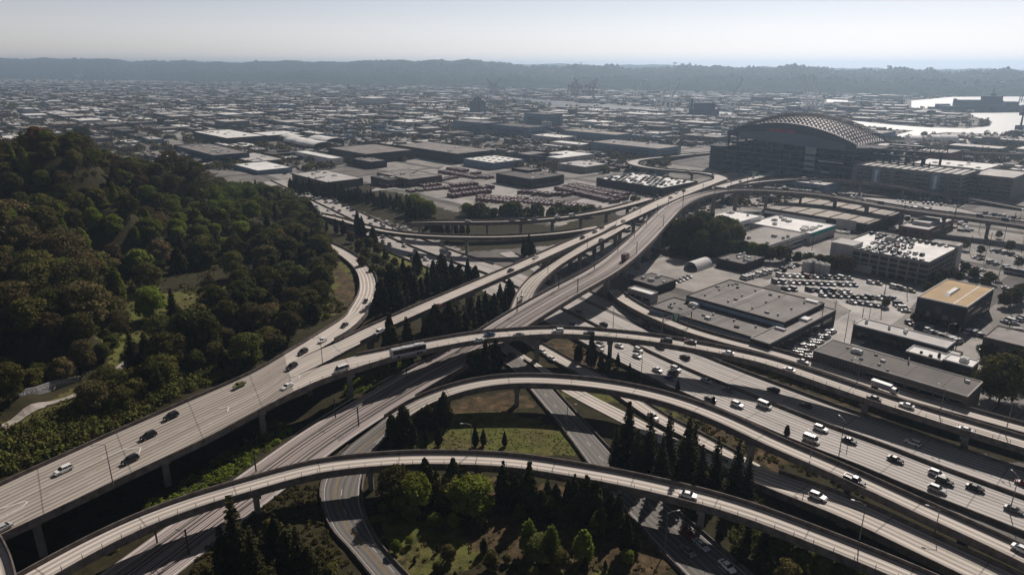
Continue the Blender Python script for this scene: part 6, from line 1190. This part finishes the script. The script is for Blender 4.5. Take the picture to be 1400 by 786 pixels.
# ------------------------------------------------------------------ bus depot
bm_ = MB(); bm_.box((0, 0, 1.65), (12, 2.55, 2.7), 0, 0); bm_.box((0, 0, 3.06), (11.6, 2.3, .14), 0, 1); bm_.box((0, 0, 2.2), (11.0, 2.58, .8), 0, 2); bm_.box((-2.5, 0, 3.25), (2.6, 1.7, .35), 0, 3); bm_.box((3, 0, 3.2), (1.2, 1.2, .25), 0, 3)  # pale boxes on the roof stand in for sparkle along the rows
BUSM = bm_.mesh('depot_bus', [PAINT['maroon'], M('bus_roof_dull', (.085, .035, .038)), GLASS, M('bus_unit_and_sparkle', (.5, .5, .5))])
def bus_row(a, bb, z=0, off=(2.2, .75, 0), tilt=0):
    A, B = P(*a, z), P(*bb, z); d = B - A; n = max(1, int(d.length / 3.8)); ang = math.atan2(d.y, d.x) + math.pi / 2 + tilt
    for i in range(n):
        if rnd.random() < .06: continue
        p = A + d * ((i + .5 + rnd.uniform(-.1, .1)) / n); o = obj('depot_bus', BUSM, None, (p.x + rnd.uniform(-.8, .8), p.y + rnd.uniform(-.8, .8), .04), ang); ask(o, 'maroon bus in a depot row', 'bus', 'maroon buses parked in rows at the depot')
def c1(x, y): return (350 + x / 3.931, 200 + y / 3.93)
def c2(x, y): return (700 + x / 3.931, 200 + y / 3.93)
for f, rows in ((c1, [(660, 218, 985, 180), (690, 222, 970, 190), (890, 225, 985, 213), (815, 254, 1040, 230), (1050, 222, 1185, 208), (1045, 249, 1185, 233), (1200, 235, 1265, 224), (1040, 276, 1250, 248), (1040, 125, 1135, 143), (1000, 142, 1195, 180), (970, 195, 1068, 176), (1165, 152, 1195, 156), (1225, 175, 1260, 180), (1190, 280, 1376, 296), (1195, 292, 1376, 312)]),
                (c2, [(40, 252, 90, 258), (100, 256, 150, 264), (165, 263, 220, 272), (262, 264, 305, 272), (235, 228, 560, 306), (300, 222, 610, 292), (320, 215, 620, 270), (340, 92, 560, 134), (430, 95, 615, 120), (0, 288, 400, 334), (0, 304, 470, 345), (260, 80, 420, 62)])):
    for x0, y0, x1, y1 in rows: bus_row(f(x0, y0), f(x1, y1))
m_ = MB(); LOT = [(505, 262), (530, 248), (600, 232), (610, 226), (640, 222), (690, 240), (720, 240), (760, 248), (850, 258), (850, 282), (700, 290), (640, 280), (600, 272), (560, 268)]
m_.face([P(x, y, .02) for x, y in LOT]); tag(m_.build('parking_lot', M('pale_lot_concrete', (.32, .30, .285), scale=.06, var=.3, coord='World')), kind='structure')
m_ = MB(); m_.face([P(x, y, .018) for x, y in [(1045, 385), (1075, 372), (1180, 378), (1265, 398), (1235, 432), (1180, 470), (1090, 500), (1060, 490), (1110, 455), (1165, 425), (1140, 412)]]); tag(m_.build('parking_lot', M('yard_concrete', (.37, .35, .33), scale=.06, var=.35, coord='World')), kind='structure')
m_ = MB(); m_.face([P(x, y, .016) for x, y in [(1232, 195), (1295, 182), (1370, 185), (1480, 186), (1480, 214), (1340, 208), (1230, 203)]]); tag(m_.build('parking_lot', M('pier_concrete_lot', (.40, .38, .36), scale=.02, var=.2, coord='World')), kind='structure')
m_ = MB(); m_.face([P(x, y, .017) for x, y in [(1110, 268), (1200, 262), (1330, 272), (1420, 288), (1420, 300), (1230, 282), (1130, 268)]]); tag(m_.build('parking_lot', M('street_lot', (.33, .31, .295), scale=.05, var=.3, coord='World')), kind='structure')
def street(pts, w, label):
    X = from_center([(x, y, .012) for x, y in pts], w); o = sheet(X).build('street', ASPH); tag(o, kind='structure'); o['label'] = label; markings(X, o, 2, .5)
street([(1085, 510), (1130, 468), (1180, 430), (1215, 404)], 12, 'street past the long dark warehouse'); street([(1180, 372), (1270, 392), (1330, 440), (1420, 500)], 11, 'street below the rooftop car park'); street([(1420, 380), (1360, 350), (1300, 318)], 12, 'wide street beyond the rooftop car park'); street([(1355, 590), (1385, 560), (1420, 530)], 11, 'street beside the big leafy tree')
street([(1000, 366), (1050, 350), (1090, 340)], 9, 'lane in front of the white curved building'); street([(840, 238), (760, 226), (700, 236)], 10, 'street along the bus depot')
street([(1130, 262), (1250, 270), (1330, 280), (1420, 300)], 12, 'broad avenue before the far garage')
# path in the park, draped on the hill
PA = np.array([[*G(x, y)] for x, y in ((-10, 592), (30, 575), (70, 557), (112, 541), (150, 522), (168, 505), (200, 480), (235, 456), (270, 436), (298, 422), (312, 410), (334, 388), (346, 368), (350, 345), (346, 322))])
PA = resamp(PA, 2.0); PX = with_width(PA, 3.4); PX[:, 2] = terr(PX[:, 0], PX[:, 1]) + .35; PX[:, 5] = terr(PX[:, 3], PX[:, 4]) + .35
tag(sheet(PX).build('path', M('path_gravel', (.30, .265, .235), scale=.5)), kind='structure')
barrier('low timber rail along the park path', PX[8:60, 3:] + [0, 0, 0], .5, .12, M('weathered_timber', (.2, .16, .12)), 'path_rail')
# ------------------------------------------------------------------ stadium
S0 = Vector((250, 806, 0)); UV = Vector((UX, UY, 0)); VV = Vector((VX, VY, 0)); SA = math.atan2(UY, UX)
st = empty('stadium', S0, SA); tag(st, 'dark stadium with a huge arched lattice roof beside the harbour', 'stadium')
SN = M('stadium_steel', (.035, .042, .055), var=.2); SP_ = M('stadium_panel', (.05, .065, .09), rough=.5, var=.12); SP2 = M('stadium_panel_pale', (.10, .13, .17), rough=.5, var=.1); SRF = M('stadium_roof_skin', (.58, .54, .55), rough=.6, var=.2, scale=.2)
LS, DP = 146.0, 70.0
def arc(s, t):
    k = (s - 68) / 79.0; return 38.0 + 17.5 * (1 - k * k) + 7 * math.sin(min(1, t / DP) * math.pi * .8) * (1 - k * k * .8)
n = 40; m_ = MB()
top = [[(LS * i / n, DP * j / 6, arc(LS * i / n, DP * j / 6)) for j in range(7)] for i in range(n + 1)]
for i in range(n):
    for j in range(6): m_.face([top[i][j], top[i + 1][j], top[i + 1][j + 1], top[i][j + 1]])
for i in range(n):
    for j in (0, 6): a, b_ = top[i][j], top[i + 1][j]; m_.face([(a[0], a[1], a[2] - 3), (b_[0], b_[1], b_[2] - 3), b_, a])
rf = m_.build('roof', SRF, st)
# lattice of triangular trusses on the roof
for q in range(12):
    t = 1.5 + q * (DP - 3) / 11; m_ = MB(); nseg = 30; hh = 3.8
    for i in range(nseg):
        s0_, s1_ = LS * i / nseg, LS * (i + 1) / nseg; sm = (s0_ + s1_) / 2; a = Vector((s0_, t, arc(s0_, t))); b_ = Vector((s1_, t, arc(s1_, t))); c = Vector((sm, t + 1.2, arc(sm, t) + hh)); d = Vector((s1_ + (s1_ - s0_) / 2, t + 1.2, arc(min(LS, s1_ + (s1_ - s0_) / 2), t) + hh))
        m_.bar(a, c, .3, 3); m_.bar(c, b_, .3, 3)
        if i < nseg - 1: m_.bar(c, d, .32, 3)
        if q < 11: t2 = t + (DP - 3) / 11; m_.bar(c, (sm, t2, arc(sm, t2)), .26, 3)
    m_.build('roof_truss', M('truss_grey', (.07, .072, .08), rough=.4) if q > 1 else SN, rf)
# arched front with the name sign
m_ = MB()
def low(s): return 40 - 6.5 * math.sin(min(1, s / LS) * math.pi * .55)
for i in range(n):
    a, b_ = LS * i / n, LS * (i + 1) / n; za, zb = arc(a, 0) + 1.2, arc(b_, 0) + 1.2; la, lb = min(low(a), za - .3), min(low(b_), zb - .3)
    m_.face([(a, -1.5, la), (b_, -1.5, lb), (b_, -1.5, zb), (a, -1.5, za)]); m_.face([(a, -1.5, za), (b_, -1.5, zb), (b_, .5, zb), (a, .5, za)]); m_.face([(a, .5, la), (b_, .5, lb), (b_, -1.5, lb), (a, -1.5, la)])
ff = m_.build('arched_front', SP_, st); m_ = MB()
for i in range(4, n - 3):
    a, b_ = LS * i / n, LS * (i + 1) / n; m_.face([(a, -1.62, low(a) + .3), (b_, -1.62, low(b_) + .3), (b_, -1.62, low(b_) + (arc(b_, 0) - low(b_)) * .62), (a, -1.62, low(a) + (arc(a, 0) - low(a)) * .62)])
m_.build('glazed_band', SP2, ff)
m_ = MB()
for i in range(n): a, b_ = Vector((LS * i / n, -1.7, arc(LS * i / n, 0) + 1.3)), Vector((LS * (i + 1) / n, -1.7, arc(LS * (i + 1) / n, 0) + 1.3)); m_.bar(a, b_, .8, 4)
m_.build('front_rim', SN, ff)
tcu = bpy.data.curves.new('sign_lettering', 'FONT'); tcu.body = 'T-MOBILE PARK'; tcu.size = 4.7; tcu.extrude = .25; tcu.align_x = 'CENTER'; tcu.align_y = 'CENTER'
tob = bpy.data.objects.new('tmp_text', tcu); COL.objects.link(tob); dg = bpy.context.evaluated_depsgraph_get(); tme = bpy.data.meshes.new_from_object(tob.evaluated_get(dg)); bpy.data.objects.remove(tob)
tme.materials.clear(); tme.materials.append(M('sign_magenta', (.55, .06, .12), var=.05, rough=.4)); tl = obj('sign_lettering', tme, ff); tl.location = (65, -2.1, 48.9); tl.rotation_euler = (R(90), 0, 0)
# bowl, concourses, columns
m_ = MB(); m_.box((LS / 2, 51, 16), (LS + 2, 76, 32)); m_.build('bowl', M('stadium_dark_wall', (.022, .024, .03), var=.3, scale=.05), st)
for k, z in enumerate((5, 11, 17, 23, 29)):
    m_ = MB(); m_.box((LS / 2, 5, z), (LS + 4, 13, .7)); m_.build('concourse', WALLM['grey'], st)
for i in range(14):
    m_ = MB(); s = 2 + i * (LS - 4) / 13; m_.box((s, -.6, low(s) / 2), (1.5, 1.5, low(s))); m_.build('column', SN, st)
for i in range(13): m_ = MB(); s = 2 + i * (LS - 4) / 13; e_ = s + (LS - 4) / 13; m_.bar((s, -.2, 24), (e_, -.2, low(e_) - 1), .35, 4); m_.bar((e_, -.2, 24), (s, -.2, low(s) - 1), .35, 4); m_.build('brace', SN, st)
m_ = MB(); m_.box((100, -1.2, 22), (11, 1.2, 24)); m_.build('bright_opening', M('opening_light', (.30, .31, .33), rough=.3), st)  # pale colour paints the light seen in an opening
m_ = MB()
for z in (14, 20, 26): m_.box((100, -1.95, z), (11.4, .4, 2.2))
m_.build('opening_bands', SN, st)
m_ = MB(); m_.box((122, -1.3, 21), (26, 1.2, 1.6)); m_.box((118, -1.4, 10), (9, 1.2, 2)); m_.build('light_spot', WALLM['pale'], st)  # pale boxes paint spots of light low on the front
# lower arcade and ramp drum at the left end
m_ = MB(); m_.ring([[(-12 + 12.2 * math.cos(k * math.pi / 12), 8 + 12.2 * math.sin(k * math.pi / 12), z) for k in range(24)] for z in (0, 27)]); m_.build('ramp_drum', M('stadium_dark_wall', (.022, .024, .03)), st)
for q in range(4): m_ = MB(); m_.ring([[(-12 + 13 * math.cos(k * math.pi / 12), 8 + 13 * math.sin(k * math.pi / 12), z) for k in range(24)] for z in (4 + q * 7, 5.6 + q * 7)]); m_.build('ramp_level', SN, st)
for k in range(8): m_ = MB(); a = k * math.pi / 4; m_.bar((-12 + 11 * math.cos(a), 8 + 11 * math.sin(a), 0), (-12 + 11 * math.cos(a), 8 + 11 * math.sin(a), 27), .6, 5); m_.build('ramp_column', SN, st)
# roof runway on the right
for t in (34, 88):
    m_ = MB()
    for z in (29, 34): m_.box((LS + 27, t, z), (56, 3, 1.6))
    for i in range(7): m_.bar((LS + i * 8, t, 29), (LS + i * 8 + 8, t, 34), .5, 4); m_.bar((LS + i * 8 + 8, t, 29), (LS + i * 8 + 8, t, 34), .5, 4)
    rw = m_.build('roof_runway', SN, st)
    for i in range(4): m_ = MB(); m_.box((LS + 6 + i * 15, t, 14.5), (2, 2, 29)); m_.build('runway_column', SN, rw)
for k in range(5):
    for z in (6, 13, 20): m_ = MB(); m_.box((LS + 12 + k * 14, 30, z), (13, 20, .8)); m_.build('side_deck', WALLM['grey'], st)
    m_ = MB(); m_.bar((LS + 6 + k * 14, 20, 0), (LS + 6 + k * 14, 20, 27), .6, 4); m_.bar((LS + 6 + k * 14, 20, 4), (LS + 20 + k * 14, 20, 25), .4, 4); m_.build('side_frame', SN, st)
m_ = MB(); m_.box((LS + 44, 62, 9), (78, 44, 18)); m_.build('side_stand', M('stadium_dark_wall', (.022, .024, .03)), st)
# stadium plaza wall in front
b = Bld('ticket_building', 'blue grey flat roofed building in front of the stadium', 'building', 1128, 254, 9, 40, 36, 'deck', 'blue', para=.5); b.units(8, None, (2, 4), 3); b.windows('u', 2, 6, hh=1.4)
# ------------------------------------------------------------------ harbour: cranes, silos, ships, tents
def crane(x, yb, hpx, boom, flip, mat, desc):
    p = P(x, yb, 0); w = p.y * CP + H * SP; h = hpx / F * w; e = empty('harbour_crane', p, R(30)); ask(e, desc, 'crane', 'cranes along the harbour'); m_ = MB(); s = h * .2
    for sx in (-1, 1):
        for sy in (-1, 1): m_.bar((sx * s, sy * s, 0), (sx * s * .8, sy * s * .8, h * .55), h * 0.0418, 4)
    for z in (.18, .54):
        for sx in (-1, 1): m_.bar((sx * s, -s, h * z), (sx * s, s, h * z), h * 0.0304, 4); m_.bar((-s, sx * s, h * z), (s, sx * s, h * z), h * 0.0304, 4)
    m_.bar((-s, -s, 0), (s, -s, h * .5), h * 0.0228, 4); m_.build('portal_frame', mat, e)
    m_ = MB(); m_.bar((0, 0, h * .5), (flip * boom[0] * h, 0, h * boom[1]), h * 0.0342, 4); m_.bar((0, 0, h * .6), (flip * boom[0] * h, 0, h * boom[1] + h * .03), h * 0.0190, 4); m_.bar((0, 0, h * .55), (-flip * h * .35, 0, h * .56), h * 0.0342, 4); m_.build('boom', mat, e)
    m_ = MB(); m_.bar((0, 0, h * .5), (0, 0, h * .82), h * 0.0304, 4); m_.bar((0, 0, h * .82), (flip * boom[0] * h * .6, 0, h * .5 + (boom[1] - .5) * h * .6), h * 0.0133, 3); m_.build('mast', mat, e)
    m_ = MB(); m_.box((-flip * h * .2, 0, h * .6), (h * .2, h * .12, h * .1)); m_.build('machine_house', mat, e)
CW = M('crane_white', (.75, .76, .77)); CR = M('crane_red', (.2, .11, .10)); CB = M('crane_grey', (.2, .22, .25))
for x, yb, hp, bo, fl, mt, ds in ((903, 152, 26, (.55, 1.45), 1, CW, 'white harbour crane with a raised boom'), (915, 153, 26, (.55, 1.4), 1, CW, 'white harbour crane with a raised boom'), (998, 152, 27, (.7, 1.55), 1, CW, 'pale crane with a long leaning boom'), (1101, 154, 33, (.4, 1.5), -1, CW, 'tall white harbour crane'), (1114, 154, 33, (.4, 1.5), -1, CW, 'tall white harbour crane'), (782, 131, 22, (.5, 1.0), 1, CR, 'red harbour crane'), (790, 132, 22, (.3, 1.1), -1, CR, 'red harbour crane'), (805, 131, 22, (.5, 1.0), 1, CR, 'red harbour crane'), (811, 132, 21, (.3, 1.1), 1, CR, 'red harbour crane'), (677, 128, 18, (.4, 1.1), 1, CB, 'dim grey harbour crane'), (672, 128, 19, (.4, 1.05), -1, CB, 'dim grey harbour crane'), (106, 109, 9, (.6, 1.2), -1, CW, 'tiny white crane on the far flats'), (112, 109, 9, (.6, 1.2), -1, CW, 'tiny white crane on the far flats'), (1398, 140, 16, (.5, 1.1), 1, CB, 'dim grey harbour crane'), (870, 138, 18, (.5, 1.3), 1, CW, 'pale far harbour crane')): crane(x, yb, hp, bo, fl, mt, ds)
for i in range(7):
    x = 644 + i * 3.1; p = P(x, 156 - (i % 2), 0); w = p.y * CP + H * SP; r_ = 1.7 / F * w; h = (22 if 1 < i < 5 else 17) / F * w; m_ = MB(); m_.ring([[(r_ * math.cos(k * math.pi / 6), r_ * math.sin(k * math.pi / 6), z) for k in range(12)] for z in (0, h)]); o = m_.build('grain_silo', M('silo_grey', (.13, .14, .16))); o.location = p; ask(o, 'tall dark grain silo', 'silo', 'grain silos across the flats')
def ship(x, y, Lpx, a, label, hull, sup, deckh=9, cargo_=None, tower=None):
    p = P(x, y, .4); w = p.y * CP + H * SP; L2 = Lpx / F * w; e = empty('ship', p, R(a)); tag(e, label, 'ship'); m_ = MB(); B2 = L2 * .07
    m_.ring([[(s * L2, -B2 * k, -1), (s * L2, B2 * k, -1), (s * L2 * 1.02, B2 * k * 1.15, deckh * q), (s * L2 * 1.02, -B2 * k * 1.15, deckh * q)] for s, k, q in ((-.5, .7, 1.05), (-.42, 1, 1), (.25, 1, 1), (.42, .55, 1.15), (.5, .06, 1.35))]); m_.build('hull', hull, e)
    for (s0_, s1_, z0, z1, k) in sup: m_ = MB(); m_.box(((s0_ + s1_) / 2 * L2, 0, deckh + (z0 + z1) / 2), ((s1_ - s0_) * L2, B2 * 1.7 * k, z1 - z0)); m_.build('superstructure', cargo_ or hull, e)
    if tower: m_ = MB(); m_.bar((tower * L2, 0, deckh), (tower * L2, 0, deckh + 46), 2.2, 5, r2=.7); m_.box((tower * L2, 0, deckh + 30), (10, 8, 6)); m_.build('mast', hull, e)
SHG = M('ship_grey', (.16, .19, .22)); ship(1342, 152.5, 108, -6, 'large grey ship with a tall mast moored in the bay', SHG, ((-.3, .2, 0, 16, 1), (-.02, .2, 16, 26, .7), (.25, .4, 0, 12, .8)), 14, tower=.1)
ship(1292, 151.5, 44, -5, 'flat grey barge moored beside the large ship', SHG, ((-.3, .1, 0, 8, .9), (.2, .28, 0, 22, .5)), 10)
ship(962, 158, 40, -20, 'dark container ship behind the stadium cranes', M('ship_dark', (.04, .05, .07)), ((-.35, .35, 0, 16, 1), (-.46, -.38, 0, 26, .9)), 14, M('containers_dark', (.06, .07, .09)))
ship(1392, 183, 30, 10, 'small dark workboat at the pier end', SHG, ((-.2, .2, 0, 10, .8),), 5, tower=.05)
for x, y, w_, nm in ((1276, 195, 14, 'low white tent on the harbour pier'), (1294, 195, 24, 'large domed white tent on the harbour pier'), (1248, 196, 18, 'flat pale shed on the harbour pier')):
    p = P(x, y, 0); w = p.y * CP + H * SP; L2 = w_ / F * w; e = empty('event_tent', p, R(-10)); tag(e, nm, 'tent'); m_ = MB(); m_.ring([[(s * L2, 16 * math.cos(k * math.pi / 10) * q, 4 + 9 * q * math.sin(k * math.pi / 10)) for k in range(11)] + [(s * L2, -16 * q, 0), (s * L2, 16 * q, 0)] for s, q in ((-.5, .5), (-.42, .9), (.42, .9), (.5, .5))]); m_.build('canopy', ROOFM['white'], e); m_ = MB(); m_.box((L2 * .2, -15, 1.5), (4, .6, 3)); m_.build('doorway', DARKM, e)
B_('long shed roofed pier building by the water', 1205, 183, 14, 130, 60, 'mid', 'blue', win=1)
# elevated road at the harbour edge
X = from_center([(1180, 207, 12), (1260, 206, 12), (1330, 209, 12), (1420, 212, 12)], 14); RD['HV'] = X; viaduct('HV', 'low grey viaduct along the harbour edge', 2, 1.8, FARCON, piers=40)

# ------------------------------------------------------------------ the city's many roofs
DEP = [(380, 242), (500, 224), (640, 217), (700, 232), (760, 238), (862, 236), (862, 312), (600, 322), (380, 264)]
AVE = [(1090, 255), (1200, 250), (1300, 256), (1480, 262), (1480, 345), (1310, 345), (1330, 305), (1200, 283), (1090, 272)]
def blocked(x, y, r):
    if tz(x, y) > 1: return True
    for fx_, fy_, a, b_, an in FOOT:
        dx, dy = x - fx_, y - fy_; c, s = math.cos(an), math.sin(an)
        if abs(dx * c + dy * s) < a + r * .8 and abs(-dx * s + dy * c) < b_ + r * .8: return True
    for k, rc_, rw in ROADC:
        if (np.hypot(rc_[:, 0] - x, rc_[:, 1] - y) < rw / 2 + r * .8).any(): return True
    for k in ('S', 'N', 'T', 'HV'):
        X = RD[k]
        if (np.hypot(X[:, 0] - x, X[:, 1] - y) < 8 + r * .8).any(): return True
    for pl in WORLDW:
        for q in ((0, 0), (r, 0), (-r, 0), (0, r), (0, -r)):
            if inpoly([x + q[0]], [y + q[1]], pl)[0]: return True
    d = Vector((x, y, 0)) - S0; s, t = d.dot(UV), d.dot(VV)
    if -60 < s < 260 and -60 < t < 160: return True
    a, b_ = proj(x, y, 0)
    if (b_ > 322 and a > 880) or any(inpoly([q[0]], [q[1]], DEP)[0] for q in (proj(x, y, 0), proj(x + r * .7, y, 0), proj(x - r * .7, y, 0), proj(x, y - r * .7, 0))) or inpoly([a], [b_], [(915, 200), (1012, 203), (1070, 262), (1000, 275), (915, 262)])[0] or inpoly([a], [b_], LOT)[0] or inpoly([a], [b_], AVE)[0] or inpoly([a], [b_], NAT[1])[0] or inpoly([a], [b_], NAT[2])[0]: return True
    return False
WK = [('pale', 'grey'), ('white', 'pale'), ('mid', 'grey'), ('grey', 'dark'), ('mid', 'brown'), ('pale', 'blue'), ('warm', 'brick'), ('dark', 'dark'), ('white', 'blue'), ('mid', 'blue'), ('grey', 'brown'), ('pale', 'dark')]
RW = {'pale': 'pale roofed', 'white': 'white roofed', 'mid': 'grey roofed', 'grey': 'dark grey roofed', 'warm': 'sandy roofed', 'dark': 'black roofed'}
cr = random.Random(17); made = 0; LOTS = []
def gpt(gu, gv): return gu * UX + gv * VX, gu * UY + gv * VY
for i in range(-70, 70):
    for j in range(-10, 110):
        cx, cy = gpt((i + .5) * BW, (j + .5) * BH)
        if cy < 280 or cy > 7000: continue
        x, y = proj(cx, cy, 0)
        if not -80 < x < 1480 or y < np.interp(x, *zip(*HB)) + .7 or y > 420: continue
        far = cy > 1400; u0, v0, W2, D2 = i * BW + 7, j * BH + 7, BW - 14, BH - 14; k = cr.random(); L3 = []
        if k < .26: L3 = [(0, 1, 0, 1)] if cr.random() < .6 else [(0, .62, 0, 1), (.68, 1, .1, .7)]
        elif k < .45: q = cr.uniform(.3, .7); L3 = [(0, 1, 0, q - .06), (cr.uniform(0, .3), 1, q + .06, 1)]
        elif k < .75:
            q = [0, cr.uniform(.25, .4), cr.uniform(.55, .75), 1]
            for a_ in range(3):
                for b2_ in (0, 1):
                    if cr.random() < .8: L3.append((q[a_] + .03, q[a_ + 1] - .03, b2_ * .52 + .02, b2_ * .52 + cr.uniform(.25, .46)))
        elif k < .9: L3 = [(cr.uniform(0, .5), cr.uniform(.6, 1), cr.uniform(0, .3), cr.uniform(.4, .7))]
        else: L3 = []
        if len(L3) < 2: LOTS.append((cx, cy))
        for p0, p1, q0, q1 in L3:
            a, b_ = max(6, (p1 - p0) * W2 * cr.uniform(.8, 1)), max(6, (q1 - q0) * D2 * cr.uniform(.8, 1)); mx_, my_ = gpt(u0 + (p0 + p1) / 2 * W2, v0 + (q0 + q1) / 2 * D2)
            big = a * b_ > 1500; h = cr.choice([6, 7, 8, 9]) if big else cr.choice([3.5, 4, 4.5, 5, 6, 7])
            if cr.random() < .05: h *= 2.2
            if cr.random() < .3: h *= .7
            WKS = WK + [('pale', 'grey'), ('white', 'pale'), ('pale', 'brown')] * (3 if big else 2)
            LOTS.append((mx_, my_, a, b_, h, *cr.choice(WKS)))
BL = sorted([q for q in LOTS if len(q) > 2], key=lambda q: math.hypot(q[0], q[1])); YARDS = [q for q in LOTS if len(q) == 2]
FW = {k: MB() for k in ROOFM}; FWW = {k: MB() for k in ('grey', 'pale', 'blue', 'dark', 'brown', 'brick')}
for x, y, a, b_, h, rf_, wl in BL:
    d = math.hypot(x, y)
    if d < 1700 and blocked(x, y, min(max(a, b_), 46) / 2): continue
    if any(inpoly([x + q * (a * .4 + 8)], [y - r_ * (b_ + 10)], pl)[0] for pl in WORLDW for q in (-1, 0, 1) for r_ in (0, 1)): continue
    fx_, fy_ = x + UX * a / 2 - VX * b_ / 2, y + UY * a / 2 - VY * b_ / 2; q = proj(fx_, fy_, h)
    if made < 285 and -40 < q[0] < 1440 and not inpoly([q[0]], [q[1]], [(-60, 215), (150, 215), (420, 290), (450, 420), (-60, 500)])[0]:
        size = 'small' if a * b_ < 500 else ('long' if a > 45 else 'mid sized')
        B = Bld('warehouse' if h < 11 else 'office_building', f'{size} {RW[rf_]} {"shed" if h < 11 else "block"}', 'warehouse' if h < 11 else 'building', q[0], q[1], h, a, b_, rf_, wl, para=.6, ask_=True, group='buildings across the industrial flats')
        B.units(cr.randrange(1, 7), None, (1.2, 3.5), made)
        if cr.random() < .4: m_ = MB(); m_.box((cr.uniform(-.2, .2) * a, cr.uniform(-.2, .2) * b_, h + 1.2), (a * cr.uniform(.2, .4), b_ * cr.uniform(.2, .4), 2.4)); m_.build('roof_house', WALLM[wl], B.root)
        if h > 10: B.panel('window_band', 'u', .04, .96, 3, 4.6, GLASS, .06); B.panel('window_band', 'u', .04, .96, 7, 8.6, GLASS, .06); B.panel('window_band', 'v', .04, .96, 7, 8.6, GLASS, .06)
        else:
            n_ = max(1, int(a / 16))
            for w_i in range(n_): B.panel('loading_door', 'u', (w_i + .2) / n_, (w_i + .55) / n_, .2, min(3.4, h - .8), WALLM[cr.choice(['pale', 'dark', 'dark'])], .06)
        made += 1
    else:
        an = R(-48); FW[rf_].box((x, y, h + .1), (a, b_, .2), an); FWW[wl if wl in FWW else 'grey'].box((x, y, h / 2), (a - .1, b_ - .1, h), an, top=False)
        if d < 2600:
            for _ in range(cr.randrange(0, 4)): FW[cr.choice(['white', 'dark', 'mid'])].box((x + cr.uniform(-.3, .3) * min(a, b_), y + cr.uniform(-.3, .3) * min(a, b_), h + .9), (cr.uniform(2, 6), cr.uniform(2, 5), 1.6), an)
print('city buildings', made)
for k, m_ in FW.items(): tag(m_.build('distant_roofs', ROOFM[k]), 'countless small roofs of the far industrial flats fading into haze', 'city', kind='stuff')
for k, m_ in FWW.items(): tag(m_.build('distant_walls', WALLM[k]), 'countless walls of the far industrial buildings fading into haze', 'city', kind='stuff')
# dark clumps of trees across the flats
r1 = np.random.default_rng(5); out = []
for tries in range(8200):
    x, y = cr.uniform(-40, 1440), 110 + 175 * cr.random() ** 1.7; yb = np.interp(x, *zip(*HB))
    if y < yb: continue
    p = P(x, y); gu, gv = p.x * UX + p.y * UY, p.x * VX + p.y * VY
    if cr.random() < .75:
        if cr.random() < .5: gu = round(gu / BW) * BW + cr.choice([-6, 6])
        else: gv = round(gv / BH) * BH + cr.choice([-6, 6])
        p.x, p.y = gpt(gu, gv)
    if any(inpoly([p.x], [p.y], pl)[0] for pl in WORLDW) or (p.y < 1500 and blocked(p.x, p.y, 3)): continue
    n_ = 70 if y > 180 else 26; s = cr.uniform(3, 6) * (1.5 if y < 150 else 1); d = r1.normal(size=(n_, 3)); d /= np.linalg.norm(d, axis=1)[:, None]; d[:, 2] = abs(d[:, 2]) * 1.3
    c = d * s * r1.uniform(.7, 1.1, (n_, 1)) * np.array([1.5 if y < 170 else 1, 1, 1]) + np.array([p.x, p.y, 1.0]); nn = d + r1.normal(size=d.shape) * .4; nn /= np.linalg.norm(nn, axis=1)[:, None]; out.append(leaf_quads(c, nn, s * (.26 if y > 180 else .42), r1))
tag(obj('city_trees', quads_mesh('city_trees', np.concatenate(out).astype('f'), LEAF['olive'])), 'scattered dull street trees over the industrial flats', 'trees', kind='stuff')
# specks of parked vehicles and yard clutter over the flats
SPK = [MB() for _ in range(4)]; r_ = random.Random(2)
for tries in range(5200):
    x, y = r_.uniform(380, 1420), 150 + 170 * r_.random() ** 1.2
    p = P(x, y)
    if blocked(p.x, p.y, 2) or any(inpoly([p.x], [p.y], pl)[0] for pl in WORLDW): continue
    k = r_.randrange(4); SPK[k].box((p.x, p.y, .8), (r_.uniform(4, 7), 2, 1.5), R(-48) + r_.choice([0, R(90)]), taper=.85)
for k, m_ in enumerate(SPK): tag(m_.build('distant_vehicles', PAINT[('white', 'silver', 'black', 'maroon')[k]]), 'countless parked vehicles dotted over the yards of the flats', 'vehicles', kind='stuff')
settle_labels()
from collections import Counter
print(Counter(o.name.split('.')[0] for o in bpy.data.objects if o.parent is None).most_common(14))
